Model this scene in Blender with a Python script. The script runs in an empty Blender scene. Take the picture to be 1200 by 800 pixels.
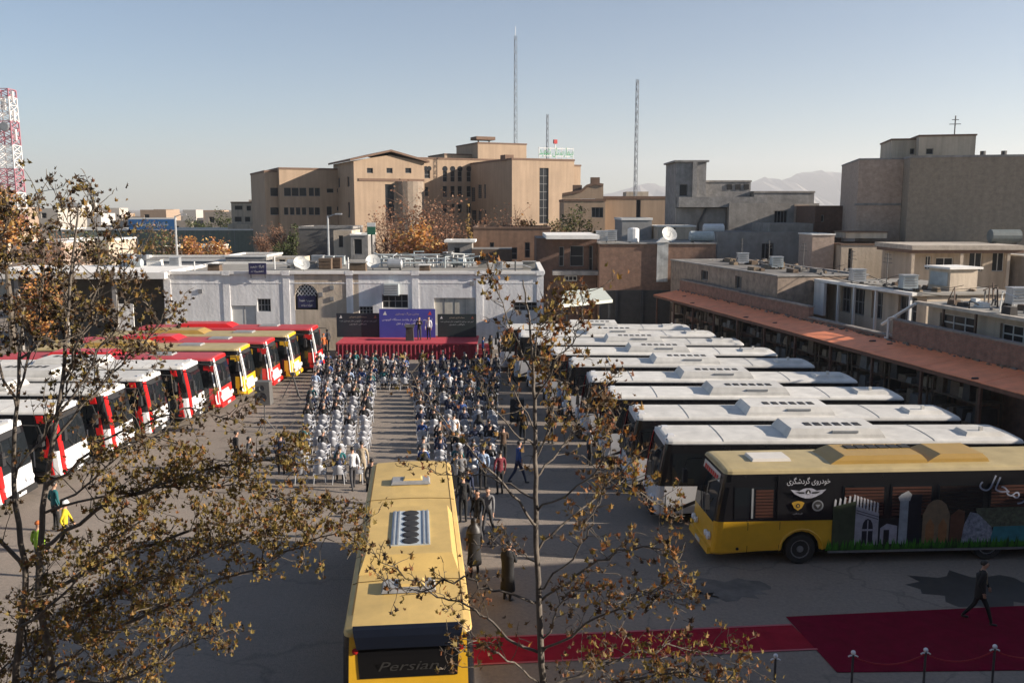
import bpy, bmesh, math, random, unicodedata
from mathutils import Vector, Matrix
R = math.radians
rnd = random.Random(7)
scene = bpy.context.scene
col = scene.collection

# ------------------------------------------------------------------ camera, light, exposure
F = 1070.0                      # focal length in photo pixels (1200 wide)
PITCH = math.atan(155.0 / F)
CAMZ = 10.9
cam = bpy.data.cameras.new('camera')
cam.lens = F / 1200 * 36.0
cam.sensor_width = 36.0
cam.clip_start = 0.1
cam.clip_end = 30000
cam_o = bpy.data.objects.new('camera', cam)
col.objects.link(cam_o)
cam_o.location = (0, 0, CAMZ)
cam_o.rotation_euler = (math.pi / 2 - PITCH, 0, 0)
scene.camera = cam_o

SUN_EL, SUN_AZ = R(20), R(8)    # from the +X side, turned a little towards the viewer
S = Vector((math.cos(SUN_EL) * math.cos(SUN_AZ), -math.cos(SUN_EL) * math.sin(SUN_AZ), math.sin(SUN_EL)))
sun = bpy.data.lights.new('sun', 'SUN')
sun.energy = 5.0
sun.angle = R(0.5)
sun.color = (1.0, 0.885, 0.75)
sun_o = bpy.data.objects.new('sun', sun)
col.objects.link(sun_o)
sun_o.rotation_euler = S.to_track_quat('Z', 'Y').to_euler()

world = bpy.data.worlds.new('World')
scene.world = world
world.use_nodes = True
wn = world.node_tree
sky = wn.nodes.new('ShaderNodeTexSky')
sky.sky_type = 'NISHITA'
sky.sun_disc = False
sky.sun_elevation = SUN_EL
sky.sun_rotation = math.atan2(S.x, S.y)
sky.altitude = 1200
sky.air_density = 1.0
sky.dust_density = 0.8
sky.ozone_density = 2.0
wn.links.new(sky.outputs[0], wn.nodes['Background'].inputs[0])
wn.nodes['Background'].inputs[1].default_value = 0.054
scene.view_settings.view_transform = 'Standard'
scene.view_settings.look = 'None'
scene.view_settings.exposure = 1.22
scene.view_settings.gamma = 1.0

# ------------------------------------------------------------------ pixel -> world
cP, sP = math.cos(PITCH), math.sin(PITCH)
def ray(px, py):
    dx, dy = (px - 600) / F, (400 - py) / F
    return Vector((dx, cP + dy * sP, -sP + dy * cP))
def P(px, py, z=0.0):
    "point seen at that pixel at height z"
    d = ray(px, py); t = (z - CAMZ) / d.z
    return Vector((d.x * t, d.y * t, z))
def PV(px, py, v):
    "point seen at that pixel at distance v ahead: (x, z)"
    d = ray(px, py); t = v / d.y
    return d.x * t, CAMZ + d.z * t
def PD(px, py, v):
    x, z = PV(px, py, v); return Vector((x, v, z))

class Plane:
    "a vertical wall plane: local x along the wall, outward normal (sin a, -cos a)"
    def __init__(s, x, y, a=0.0):
        s.p = Vector((x, y, 0)); s.a = a
        s.e = Vector((math.cos(a), math.sin(a), 0)); s.n = Vector((math.sin(a), -math.cos(a), 0))
    def at(s, px, py, off=0.0):
        "local (x, z) of the pixel on the plane pushed 'off' metres outwards"
        d = ray(px, py); o = Vector((0, 0, CAMZ)); q = s.p + s.n * off
        t = (q - o).dot(s.n) / d.dot(s.n); w = o + d * t
        return (w - s.p).dot(s.e), w.z

# ------------------------------------------------------------------ materials
MATS = {}
def srgb(r, g, b):
    f = lambda c: (c / 255 / 12.92) if c / 255 <= 0.04045 else ((c / 255 + 0.055) / 1.055) ** 2.4
    return (f(r), f(g), f(b))
def M(name, c=(0.5, 0.5, 0.5), rough=0.8, metal=0.0, var=0.12, scale=2.0, bump=0.0, bscale=40.0,
      streak=0.0, spec=0.5, emit=None, coat=0.0):
    if name in MATS: return MATS[name]
    m = bpy.data.materials.new(name); MATS[name] = m
    m.use_nodes = True
    nt = m.node_tree; N = nt.nodes; L = nt.links
    b = N['Principled BSDF']
    b.inputs['Roughness'].default_value = rough
    b.inputs['Metallic'].default_value = metal
    b.inputs['Specular IOR Level'].default_value = spec
    if coat: b.inputs['Coat Weight'].default_value = coat
    m.diffuse_color = (*c, 1)
    if var <= 0 and not streak and not bump:
        b.inputs['Base Color'].default_value = (*c, 1)
        return m
    tc = N.new('ShaderNodeTexCoord')
    n1 = N.new('ShaderNodeTexNoise'); n1.inputs['Scale'].default_value = scale; n1.inputs['Detail'].default_value = 6
    n1.inputs['Roughness'].default_value = 0.65
    L.new(tc.outputs['Object'], n1.inputs['Vector'])
    rp = N.new('ShaderNodeMapRange'); rp.inputs[1].default_value = 0.3; rp.inputs[2].default_value = 0.7
    rp.inputs[3].default_value = 1 - var; rp.inputs[4].default_value = 1 + var
    L.new(n1.outputs['Fac'], rp.inputs[0])
    val = rp.outputs[0]
    if streak:
        mp = N.new('ShaderNodeMapping'); mp.inputs['Scale'].default_value = (1.6, 1.6, 0.12)
        n2 = N.new('ShaderNodeTexNoise'); n2.inputs['Scale'].default_value = 1.3; n2.inputs['Detail'].default_value = 5
        L.new(tc.outputs['Object'], mp.inputs[0]); L.new(mp.outputs[0], n2.inputs['Vector'])
        r2 = N.new('ShaderNodeMapRange'); r2.inputs[1].default_value = 0.38; r2.inputs[2].default_value = 0.66
        r2.inputs[3].default_value = 1.0 + streak * 0.3; r2.inputs[4].default_value = 1 - streak
        L.new(n2.outputs['Fac'], r2.inputs[0])
        mu = N.new('ShaderNodeMath'); mu.operation = 'MULTIPLY'
        L.new(val, mu.inputs[0]); L.new(r2.outputs[0], mu.inputs[1]); val = mu.outputs[0]
    vm = N.new('ShaderNodeVectorMath'); vm.operation = 'SCALE'
    vm.inputs[0].default_value = c
    L.new(val, vm.inputs['Scale'])
    L.new(vm.outputs[0], b.inputs['Base Color'])
    if bump:
        n3 = N.new('ShaderNodeTexNoise'); n3.inputs['Scale'].default_value = bscale; n3.inputs['Detail'].default_value = 4
        L.new(tc.outputs['Object'], n3.inputs['Vector'])
        bp = N.new('ShaderNodeBump'); bp.inputs['Strength'].default_value = bump; bp.inputs['Distance'].default_value = 0.054
        L.new(n3.outputs['Fac'], bp.inputs['Height']); L.new(bp.outputs[0], b.inputs['Normal'])
    return m
def brick_mat(name, c1, c2, mortar, scale=1.0, bw=0.24, bh=0.075, var=0.25):
    if name in MATS: return MATS[name]
    m = M(name, c1, 0.9, var=var, scale=2.6, streak=0.08, bump=0.25, bscale=9)
    nt = m.node_tree; N = nt.nodes; L = nt.links
    tc = [n for n in N if n.type == 'TEX_COORD'][0]
    sx = N.new('ShaderNodeSeparateXYZ'); L.new(tc.outputs['Object'], sx.inputs[0])
    ad = N.new('ShaderNodeMath'); L.new(sx.outputs[0], ad.inputs[0]); L.new(sx.outputs[1], ad.inputs[1])
    cb = N.new('ShaderNodeCombineXYZ'); L.new(ad.outputs[0], cb.inputs[0]); L.new(sx.outputs[2], cb.inputs[1])
    br = N.new('ShaderNodeTexBrick'); L.new(cb.outputs[0], br.inputs['Vector'])
    br.inputs['Color1'].default_value = (*c1, 1); br.inputs['Color2'].default_value = (*c2, 1)
    br.inputs['Mortar'].default_value = (*mortar, 1); br.inputs['Scale'].default_value = scale
    br.inputs['Brick Width'].default_value = bw; br.inputs['Row Height'].default_value = bh
    br.inputs['Mortar Size'].default_value = 0.012
    vm = [n for n in N if n.type == 'VECT_MATH'][0]
    L.new(br.outputs['Color'], vm.inputs[0])
    return m

# ------------------------------------------------------------------ mesh builder
class MB:
    def __init__(s, T=None):
        s.V = []; s.Fc = []; s.mi = []; s.T = T
    def v(s, p):
        p = Vector(p)
        if s.T is not None: p = s.T @ p
        s.V.append(p); return len(s.V) - 1
    def f(s, idx, m=0):
        s.Fc.append(tuple(idx)); s.mi.append(m)
    def poly(s, pts, m=0):
        s.f([s.v(p) for p in pts], m)
    def box(s, x0, x1, y0, y1, z0, z1, m=0, taper=0.0):
        t = taper
        i = [s.v(p) for p in ((x0, y0, z0), (x1, y0, z0), (x1, y1, z0), (x0, y1, z0),
                              (x0 + t, y0 + t, z1), (x1 - t, y0 + t, z1), (x1 - t, y1 - t, z1), (x0 + t, y1 - t, z1))]
        for q in ((0, 3, 2, 1), (4, 5, 6, 7), (0, 1, 5, 4), (1, 2, 6, 5), (2, 3, 7, 6), (3, 0, 4, 7)):
            s.f([i[k] for k in q], m)
    def prism(s, pts, d, m=0, m_side=None):
        "extrude the 3-D polygon pts by vector d"
        d = Vector(d); n = len(pts)
        a = [s.v(p) for p in pts]; b = [s.v(Vector(p) + d) for p in pts]
        s.f(a[::-1], m); s.f(b, m)
        for k in range(n):
            s.f((a[k], a[(k + 1) % n], b[(k + 1) % n], b[k]), m if m_side is None else m_side)
    def ring(s, c, ax, r, n=8, ph=0.0):
        ax = Vector(ax).normalized()
        u = ax.orthogonal().normalized() if abs(ax.z) < 0.99 else Vector((1, 0, 0))
        w = ax.cross(u)
        return [s.v(Vector(c) + (u * math.cos(2 * math.pi * k / n + ph) + w * math.sin(2 * math.pi * k / n + ph)) * r) for k in range(n)]
    def tube(s, pts, rad, n=6, m=0, cap=True):
        pts = [Vector(p) for p in pts]
        if not hasattr(rad, '__len__'): rad = [rad] * len(pts)
        rings = []; u = None
        for k, p in enumerate(pts):
            ax = (pts[min(k + 1, len(pts) - 1)] - pts[max(k - 1, 0)])
            if ax.length < 1e-9: ax = Vector((0, 0, 1))
            ax.normalize()
            if u is None: u = ax.orthogonal().normalized()
            u = (u - ax * u.dot(ax))
            u = u.normalized() if u.length > 1e-6 else ax.orthogonal().normalized()
            w = ax.cross(u)
            rings.append([s.v(p + (u * math.cos(2 * math.pi * j / n) + w * math.sin(2 * math.pi * j / n)) * rad[k]) for j in range(n)])
        for a, b in zip(rings, rings[1:]):
            for j in range(n): s.f((a[j], a[(j + 1) % n], b[(j + 1) % n], b[j]), m)
        if cap:
            s.f(rings[0][::-1], m); s.f(rings[-1], m)
    def cyl(s, c, ax, r, h, n=12, m=0, r2=None):
        ax = Vector(ax).normalized(); c = Vector(c)
        s.tube([c, c + ax * h], [r, r if r2 is None else r2], n, m)
    def lathe(s, c, ax, prof, n=14, m=0):
        "prof: (along, radius)"
        ax = Vector(ax).normalized(); c = Vector(c)
        rs = [s.ring(c + ax * a, ax, max(r, 1e-4), n) for a, r in prof]
        for a, b in zip(rs, rs[1:]):
            for j in range(n): s.f((a[j], a[(j + 1) % n], b[(j + 1) % n], b[j]), m)
        s.f(rs[0][::-1], m); s.f(rs[-1], m)
    def blob(s, c, rx, ry, rz, n=8, k=5, m=0, jit=0.0):
        prof = []
        rows = []
        for i in range(k + 1):
            th = math.pi * i / k
            row = []
            for j in range(n):
                ph = 2 * math.pi * j / n; q = 1 + rnd.uniform(-jit, jit)
                row.append(s.v((c[0] + rx * q * math.sin(th) * math.cos(ph), c[1] + ry * q * math.sin(th) * math.sin(ph), c[2] + rz * q * math.cos(th))))
            rows.append(row)
        for a, b in zip(rows, rows[1:]):
            for j in range(n): s.f((a[j], b[j], b[(j + 1) % n], a[(j + 1) % n]), m)
    def wall(s, x0, x1, z0, z1, holes=(), y=0.0, depth=0.25, m=0, m_rev=None):
        "front wall sheet (facing -y) with recessed openings; holes: (x0,x1,z0,z1)"
        xs = sorted({x0, x1, *[h[0] for h in holes], *[h[1] for h in holes]})
        zs = sorted({z0, z1, *[h[2] for h in holes], *[h[3] for h in holes]})
        xs = [x for x in xs if x0 - 1e-6 <= x <= x1 + 1e-6]; zs = [z for z in zs if z0 - 1e-6 <= z <= z1 + 1e-6]
        for a, b in zip(xs, xs[1:]):
            for c, d in zip(zs, zs[1:]):
                cx, cz = (a + b) / 2, (c + d) / 2
                if any(h[0] < cx < h[1] and h[2] < cz < h[3] for h in holes): continue
                s.poly(((a, y, c), (b, y, c), (b, y, d), (a, y, d)), m)
        mr = m if m_rev is None else m_rev
        for a, b, c, d in holes:
            for q in (((a, y, c), (a, y, d), (a, y + depth, d), (a, y + depth, c)), ((b, y, d), (b, y, c), (b, y + depth, c), (b, y + depth, d)),
                      ((a, y, d), (b, y, d), (b, y + depth, d), (a, y + depth, d)), ((b, y, c), (a, y, c), (a, y + depth, c), (b, y + depth, c))):
                s.poly(q, mr)
    def mesh(s, name, mats, smooth=False):
        me = bpy.data.meshes.new(name)
        me.from_pydata(s.V, [], s.Fc)
        for m in (mats if isinstance(mats, (list, tuple)) else [mats]): me.materials.append(m)
        me.polygons.foreach_set('material_index', s.mi)
        if smooth: me.polygons.foreach_set('use_smooth', [True] * len(me.polygons))
        me.update()
        return me
    def build(s, name, mats, parent=None, smooth=False, loc=None):
        return link(name, s.mesh(name, mats, smooth), parent, loc)
def link(name, me, parent=None, loc=None):
    o = bpy.data.objects.new(name, me); col.objects.link(o)
    if parent is not None: o.parent = parent
    if loc is not None: o.location = loc
    return o
def tag(o, label=None, cat=None, group=None, kind=None):
    if label: o['label'] = label
    if cat: o['category'] = cat
    if group: o['group'] = group
    if kind: o['kind'] = kind
    return o
def thing(name, label, cat, loc=(0, 0, 0), rz=0.0, group=None):
    o = bpy.data.objects.new(name, None); col.objects.link(o)
    o.location = loc; o.rotation_euler = (0, 0, rz); o.empty_display_size = 0.2
    return tag(o, label, cat, group)
def box_part(name, mats, parent, *b, taper=0.0):
    mb = MB(); mb.box(*b, taper=taper); return mb.build(name, mats, parent)
KIDS = {}
def copy_tree(o, loc=None, rz=None, label=None, group=None):
    kids = {}
    def cp(q, par):
        c = q.copy(); col.objects.link(c)
        if par is not None: c.parent = par
        for ch in q.children: cp(ch, c)
        return c
    c = cp(o, None)
    if loc is not None: c.location = loc
    if rz is not None: c.rotation_euler = (0, 0, rz)
    if label: c['label'] = label
    if group: c['group'] = group
    return c

# text: right-to-left shaping through the presentation forms of the bundled font
FORMS = {}
for cp_ in list(range(0xFB50, 0xFDFF)) + list(range(0xFE70, 0xFEFF)):
    d_ = unicodedata.decomposition(chr(cp_)).split()
    if len(d_) == 2: FORMS.setdefault(chr(int(d_[1], 16)), {})[d_[0]] = chr(cp_)
def shape(s):
    out = []
    for i, c in enumerate(s):
        f = FORMS.get(c)
        if not f: out.append(c); continue
        pj = i > 0 and '<initial>' in FORMS.get(s[i - 1], {}) and '<final>' in f
        nj = i + 1 < len(s) and '<initial>' in f and '<final>' in FORMS.get(s[i + 1], {})
        out.append(f.get('<medial>' if pj and nj else '<final>' if pj else '<initial>' if nj else '<isolated>', c))
    return ''.join(reversed(out))
def text_part(name, s, mat_, parent, w, h, T, shear=0.0, depth=0.004):
    "lettering fitted to w x h metres, centred, lying in the local xz plane of T (facing -y)"
    c = bpy.data.curves.new(name, 'FONT'); c.body = s; c.resolution_u = 2; c.extrude = 0.0; c.shear = shear
    o = bpy.data.objects.new(name, c); col.objects.link(o)
    bpy.context.view_layer.update()
    me = bpy.data.meshes.new_from_object(o.evaluated_get(bpy.context.evaluated_depsgraph_get()))
    bpy.data.objects.remove(o); bpy.data.curves.remove(c)
    xs = [v.co.x for v in me.vertices]; ys = [v.co.y for v in me.vertices]
    cx, cy = (min(xs) + max(xs)) / 2, (min(ys) + max(ys)) / 2
    sx, sy = w / (max(xs) - min(xs)), h / (max(ys) - min(ys))
    for v in me.vertices:
        v.co = T @ Vector(((v.co.x - cx) * sx, 0, (v.co.y - cy) * sy))
    me.materials.clear(); me.materials.append(mat_); me.name = name
    return link(name, me, parent)
TR = Matrix.Translation
def RZ(a): return Matrix.Rotation(a, 4, 'Z')
# ------------------------------------------------------------------ ground
def ground_material():
    m = M('asphalt', (0.225, 0.188, 0.155), 0.92, var=0.2, scale=0.12, bump=0.35, bscale=25)
    nt = m.node_tree; N = nt.nodes; L = nt.links
    tc = [n for n in N if n.type == 'TEX_COORD'][0]; vm = [n for n in N if n.type == 'VECT_MATH'][0]
    b = N['Principled BSDF']
    col_in = vm.outputs[0]
    # fine aggregate
    n1 = N.new('ShaderNodeTexNoise'); n1.inputs['Scale'].default_value = 9; n1.inputs['Detail'].default_value = 8
    n1.inputs['Roughness'].default_value = 0.75
    L.new(tc.outputs['Object'], n1.inputs['Vector'])
    r1 = N.new('ShaderNodeMapRange'); r1.inputs[1].default_value = .3; r1.inputs[2].default_value = .7; r1.inputs[3].default_value = .78; r1.inputs[4].default_value = 1.2
    L.new(n1.outputs['Fac'], r1.inputs[0])
    s1 = N.new('ShaderNodeVectorMath'); s1.operation = 'SCALE'; L.new(col_in, s1.inputs[0]); L.new(r1.outputs[0], s1.inputs['Scale'])
    # oil spots
    n2 = N.new('ShaderNodeTexNoise'); n2.inputs['Scale'].default_value = 0.42; n2.inputs['Detail'].default_value = 5
    L.new(tc.outputs['Object'], n2.inputs['Vector'])
    r2 = N.new('ShaderNodeMapRange'); r2.inputs[1].default_value = .62; r2.inputs[2].default_value = .72; r2.inputs[3].default_value = 1.0; r2.inputs[4].default_value = .55
    L.new(n2.outputs['Fac'], r2.inputs[0])
    s2 = N.new('ShaderNodeVectorMath'); s2.operation = 'SCALE'; L.new(s1.outputs[0], s2.inputs[0]); L.new(r2.outputs[0], s2.inputs['Scale'])
    # cracks
    vo = N.new('ShaderNodeTexVoronoi'); vo.feature = 'DISTANCE_TO_EDGE'; vo.inputs['Scale'].default_value = 0.17
    nd = N.new('ShaderNodeTexNoise'); nd.inputs['Scale'].default_value = 0.9; nd.inputs['Detail'].default_value = 5
    L.new(tc.outputs['Object'], nd.inputs['Vector'])
    mx = N.new('ShaderNodeVectorMath'); mx.operation = 'MULTIPLY_ADD'; L.new(nd.outputs['Color'], mx.inputs[0])
    mx.inputs[1].default_value = (2.2, 2.2, 0); L.new(tc.outputs['Object'], mx.inputs[2])
    L.new(mx.outputs[0], vo.inputs['Vector'])
    r3 = N.new('ShaderNodeMapRange'); r3.inputs[1].default_value = .0; r3.inputs[2].default_value = .012; r3.inputs[3].default_value = .74; r3.inputs[4].default_value = 1.0
    L.new(vo.outputs['Distance'], r3.inputs[0])
    s3 = N.new('ShaderNodeVectorMath'); s3.operation = 'SCALE'; L.new(s2.outputs[0], s3.inputs[0]); L.new(r3.outputs[0], s3.inputs['Scale'])
    L.new(s3.outputs[0], b.inputs['Base Color'])
    return m
g = MB(); G = 9000
xs = [-G, -60, 60, G]; ys = [-300, -20, 130, G]
for i in range(3):
    for j in range(3):
        g.poly(((xs[i], ys[j], 0), (xs[i + 1], ys[j], 0), (xs[i + 1], ys[j + 1], 0), (xs[i], ys[j + 1], 0)))
tag(g.build('ground', ground_material()), 'grey worn asphalt of the bus yard', kind='structure')

# dried and wet stains, as thin sheets of their own outline
def stain(name, px, py, rx, ry, mat_, seed, label):
    r_ = random.Random(seed); c = P(px, py, 0.004); mb = MB(); pts = []
    for k in range(26):
        a = 2 * math.pi * k / 26; q = 0.55 + 0.45 * r_.random()
        pts.append((math.cos(a) * rx * q, math.sin(a) * ry * q, 0))
    mb.poly(pts)
    tag(mb.build(name, mat_, loc=c), label, 'stain')
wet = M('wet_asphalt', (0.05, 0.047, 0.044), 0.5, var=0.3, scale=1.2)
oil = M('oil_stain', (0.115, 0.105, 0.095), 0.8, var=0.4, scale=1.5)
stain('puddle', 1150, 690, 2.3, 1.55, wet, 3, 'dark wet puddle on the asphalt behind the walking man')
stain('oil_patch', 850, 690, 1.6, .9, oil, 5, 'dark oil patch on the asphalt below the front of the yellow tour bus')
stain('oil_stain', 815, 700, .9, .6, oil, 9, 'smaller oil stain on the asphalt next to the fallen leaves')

# mountains on the horizon
def mountains():
    r_ = random.Random(4); mb = MB(); V0 = 7000.0
    prof = [(560, 240), (640, 238), (720, 226), (760, 214), (790, 222), (830, 219), (870, 221), (893, 207), (915, 213), (930, 204), (958, 200), (1000, 203), (1060, 196), (1120, 203), (1200, 192), (1300, 200), (1420, 222)]
    rows = []
    for d, k in ((0, 0.0), (500, .45), (1000, .8), (1500, 1.0), (2600, 0.2)):
        row = []
        for i in range(len(prof) - 1):
            for j in range(4):
                t = j / 4; x = prof[i][0] * (1 - t) + prof[i + 1][0] * t; y = prof[i][1] * (1 - t) + prof[i + 1][1] * t
                X, Z = PV(x, y, V0 + 1500)
                jit = r_.uniform(-.12, .12) if 0 < k < 1 else r_.uniform(-.02, .02)
                row.append(mb.v((X, V0 + d + r_.uniform(-120, 120), max(-5, Z * (k + jit * (k > 0))))))
        rows.append(row)
    for a, b in zip(rows, rows[1:]):
        for i in range(len(a) - 1): mb.f((a[i], a[i + 1], b[i + 1], b[i]))
    tag(mb.build('mountains', M('mountain_rock', (0.2, 0.18, 0.16), .95, var=.2, scale=.002)), 'pale hazy mountain ridge on the horizon', kind='structure')
mountains()
# ------------------------------------------------------------------ buses
# local axes: the front is at x = 0 and looks to -x, the body runs to x = LB; +y is the door side
LB = 12.2                       # the white ones are longer
glass_dark = M('bus_glass', (0.012, 0.015, 0.018), 0.06, var=0, spec=0.6)
black_body = M('black_body_panel', (0.012, 0.012, 0.014), 0.25, var=0.2, scale=1.5)
rubber = M('tyre_rubber', (0.02, 0.02, 0.02), 0.85, var=0.15, scale=6)
rim_steel = M('rim_steel', (0.33, 0.33, 0.34), 0.4, metal=0.6, var=0.15, scale=8)
under = M('underbody', (0.015, 0.015, 0.015), 0.9, var=0)
lamp_glass = M('headlamp_glass', (0.75, 0.77, 0.8), 0.12, var=0)
red_lamp = M('red_lamp', (0.35, 0.01, 0.01), 0.2, var=0)
chrome = M('chrome', (0.7, 0.7, 0.7), 0.15, metal=1.0, var=0)
grey_metal = M('grey_metal', (0.3, 0.31, 0.32), 0.5, metal=0.3, var=0.15)
slot_black = M('vent_slot', (0.015, 0.015, 0.017), 0.8, var=0)
white_roof = M('white_bus_roof', (0.62, 0.60, 0.555), 0.5, var=0.13, scale=1.3, streak=.1, bump=0.03, bscale=3)
for _m in (white_roof,):     # every bus weathers a little differently
    _n = _m.node_tree.nodes; _l = _m.node_tree.links
    _oi = _n.new('ShaderNodeObjectInfo'); _mr = _n.new('ShaderNodeMapRange'); _mr.inputs[3].default_value = .86; _mr.inputs[4].default_value = 1.06
    _vs = _n.new('ShaderNodeVectorMath'); _vs.operation = 'SCALE'; _l.new(_oi.outputs['Random'], _mr.inputs[0]); _l.new(_mr.outputs[0], _vs.inputs['Scale'])
    _b = _n['Principled BSDF'].inputs['Base Color']; _l.new(_b.links[0].from_socket, _vs.inputs[0]); _l.new(_vs.outputs[0], _b)
    _va = _n.new('ShaderNodeVectorMath'); _va.operation = 'ADD'; _tc = [q for q in _n if q.type == 'TEX_COORD'][0]; _sc = _n.new('ShaderNodeMath'); _sc.operation = 'MULTIPLY'; _sc.inputs[1].default_value = 60
    _l.new(_oi.outputs['Random'], _sc.inputs[0]); _l.new(_sc.outputs[0], _va.inputs[1]); _l.new(_tc.outputs['Object'], _va.inputs[0])
    for _q in [q for q in _n if q.type == 'TEX_NOISE' and q.inputs['Vector'].links and q.inputs['Vector'].links[0].from_node == _tc]: _l.new(_va.outputs[0], _q.inputs['Vector'])
white_paint = M('white_bus_paint', (0.62, 0.62, 0.63), 0.3, var=0.05)
red_roof = M('red_bus_roof', (0.42, 0.045, 0.05), 0.45, var=0.12)
red_paint = M('red_bus_paint', (0.55, 0.015, 0.015), 0.3, var=0.08)
yellow_roof = M('yellow_bus_roof', (0.54, 0.37, 0.125), 0.5, var=0.14, scale=1.2, streak=0.06)
tan_roof = M('tan_bus_roof', (0.40, 0.315, 0.155), 0.5, var=0.12, scale=1.4, streak=0.1)
yellow_paint = M('yellow_bus_paint', (0.70, 0.40, 0.025), 0.3, var=0.08)
yellow_ac = M('yellow_unit_paint', (0.38, 0.235, 0.055), 0.35, var=0.08)
hatch_grey = M('hatch_grey', (0.25, 0.25, 0.25), 0.5, var=0.2, scale=5)
stripe_black = M('stripe_black', (0.02, 0.018, 0.02), 0.35, var=0)
sign_white = M('destination_sign_white', (0.62, 0.58, 0.52), 0.4, var=0.1)
led_orange = M('destination_digits', (0.5, 0.12, 0.02), 0.4, var=0)
panel_seam = M('panel_seam', (0.1, 0.06, 0.01), 0.7, var=0)
blind_brown = M('brown_window_blind', (0.075, 0.03, 0.02), 0.35, var=0.2, scale=3)
blind_dark = M('dark_window_blind', (0.022, 0.014, 0.013), 0.2, var=0.2, scale=3)

PROF = [(1.16, .34), (1.24, .42), (1.265, .8), (1.27, 1.42), (1.255, 2.0), (1.24, 2.66), (1.23, 2.90), (1.195, 2.985), (1.07, 3.025), (.5, 3.055), (0, 3.065)]
def rake_f(z): return (0.0 if z < 1.0 else 0.34 * ((z - 1.0) / 2.1) ** 1.35) - (0.05 if .38 < z < .75 else 0)
def rake_r(z): return 0.0 if z < 1.2 else 0.22 * ((z - 1.2) / 1.9) ** 1.6
def side_y(z):
    for (y0, z0), (y1, z1) in zip(PROF, PROF[1:]):
        if z0 <= z <= z1: return y0 + (y1 - y0) * (z - z0) / (z1 - z0)
    return PROF[0][0]
WHEELS = (2.75, 8.75); AR = .60; WZ = .48
def bus_body(mats):
    "materials: 0 lower paint, 1 window band, 2 front mask, 3 rear, 4 underbody -> (body, roof) builders"
    st = [(0.0, .87, 0), (0.03, .93, 0), (0.10, .975, 0), (0.26, 1.0, 0)]
    xs = []
    for w in WHEELS:
        for k in range(9): xs.append(w - AR * math.cos(math.pi * k / 8))
    st += [(x, 1.0, 1) for x in sorted(xs)]
    st += [(LB - .26, 1.0, 2), (LB - .10, .98, 2), (LB - .03, .94, 2), (LB, .90, 2)]
    body = MB(); roof = MB()
    rows = []
    n = len(PROF)
    for x, sc, kind in st:
        za = 0.0
        for w in WHEELS:
            if abs(x - w) <= AR + 1e-6: za = WZ + math.sqrt(max(0, AR * AR - (x - w) ** 2))
        row = []
        for y, z in PROF:
            z = max(z, za) if kind == 1 else z
            f = max(0, 1 - x / 3.0); g = max(0, 1 - (LB - x) / 2.0)
            row.append((x + rake_f(z) * f - rake_r(z) * g, y * sc if z < 3.0 else y * sc, z - (0.05 * (1 - sc) / .13 if z > 2.9 else 0)))
        rows.append(row)
    for sgn in (1, -1):
        for a, b in zip(rows, rows[1:]):
            for k in range(n - 1):
                q = [Vector((p[0], p[1] * sgn, p[2])) for p in (a[k], b[k], b[k + 1], a[k + 1])]
                if (q[0] - q[3]).length < 1e-5 and (q[1] - q[2]).length < 1e-5: continue
                if sgn < 0: q = q[::-1]
                tgt = roof if k >= 6 else body
                tgt.poly(q, 0 if k >= 6 else (0 if k < 3 else 1))
    for row, m, rev in ((rows[0], 2, False), (rows[-1], 3, True)):
        for k in range(n - 1):
            q = [Vector((row[k][0], row[k][1], row[k][2])), Vector((row[k + 1][0], row[k + 1][1], row[k + 1][2])),
                 Vector((row[k + 1][0], -row[k + 1][1], row[k + 1][2])), Vector((row[k][0], -row[k][1], row[k][2]))]
            if rev: q = q[::-1]
            (roof if k >= 6 else body).poly(q, 0 if k >= 6 else (0 if k < 3 else m))
    body.box(.3, LB - .3, -1.0, 1.0, .30, .5, 4)
    for w in WHEELS:
        body.box(w - AR - .02, w + AR + .02, -1.02, 1.02, .5, 1.12, 4)
    return body, roof
def pane(mb, x0, x1, z0, z1, sgn, off=0.012, m=0):
    "a thin slab on the side wall"
    p = [Vector((x, (side_y(z) + off) * sgn, z)) for x, z in ((x0, z0), (x1, z0), (x1, z1), (x0, z1))]
    if sgn > 0: p = p[::-1]
    mb.prism(p, (0, -.02 * sgn, 0), m)
def front_patch(mb, y0, y1, z0, z1, off=0.012, m=0, rear=False, n=4):
    for k in range(n):
        a, b = z0 + (z1 - z0) * k / n, z0 + (z1 - z0) * (k + 1) / n
        def X(z): return (LB - rake_r(z) + off) if rear else (rake_f(z) - off)
        q = [Vector((X(a), y1, a)), Vector((X(a), y0, a)), Vector((X(b), y0, b)), Vector((X(b), y1, b))]
        if rear: q = q[::-1]
        mb.prism(q, (-.02 if rear else .02, 0, 0), m)
def make_wheels(root):
    for w in WHEELS:
        for s in (1, -1):
            mb = MB(); mb.lathe((w, s * .95, WZ), (0, s, 0), [(0, .3), (0, .46), (.05, .48), (.25, .48), (.3, .45), (.3, .31), (.25, .3)], 20)
            wh = mb.build('wheel', rubber, root, smooth=False)
            rm = MB(); rm.lathe((w, s * 1.19, WZ), (0, s, 0), [(0, .3), (.02, .3), (.02, .27), (-.06, .22), (-.05, .12), (.04, .1), (.05, .02)], 16)
            for k in range(8):
                a = 2 * math.pi * k / 8
                rm.cyl((w + .17 * math.cos(a), s * 1.145, WZ + .17 * math.sin(a)), (0, s, 0), .022, .03, 6)
            rm.build('rim', rim_steel, wh)
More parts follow.
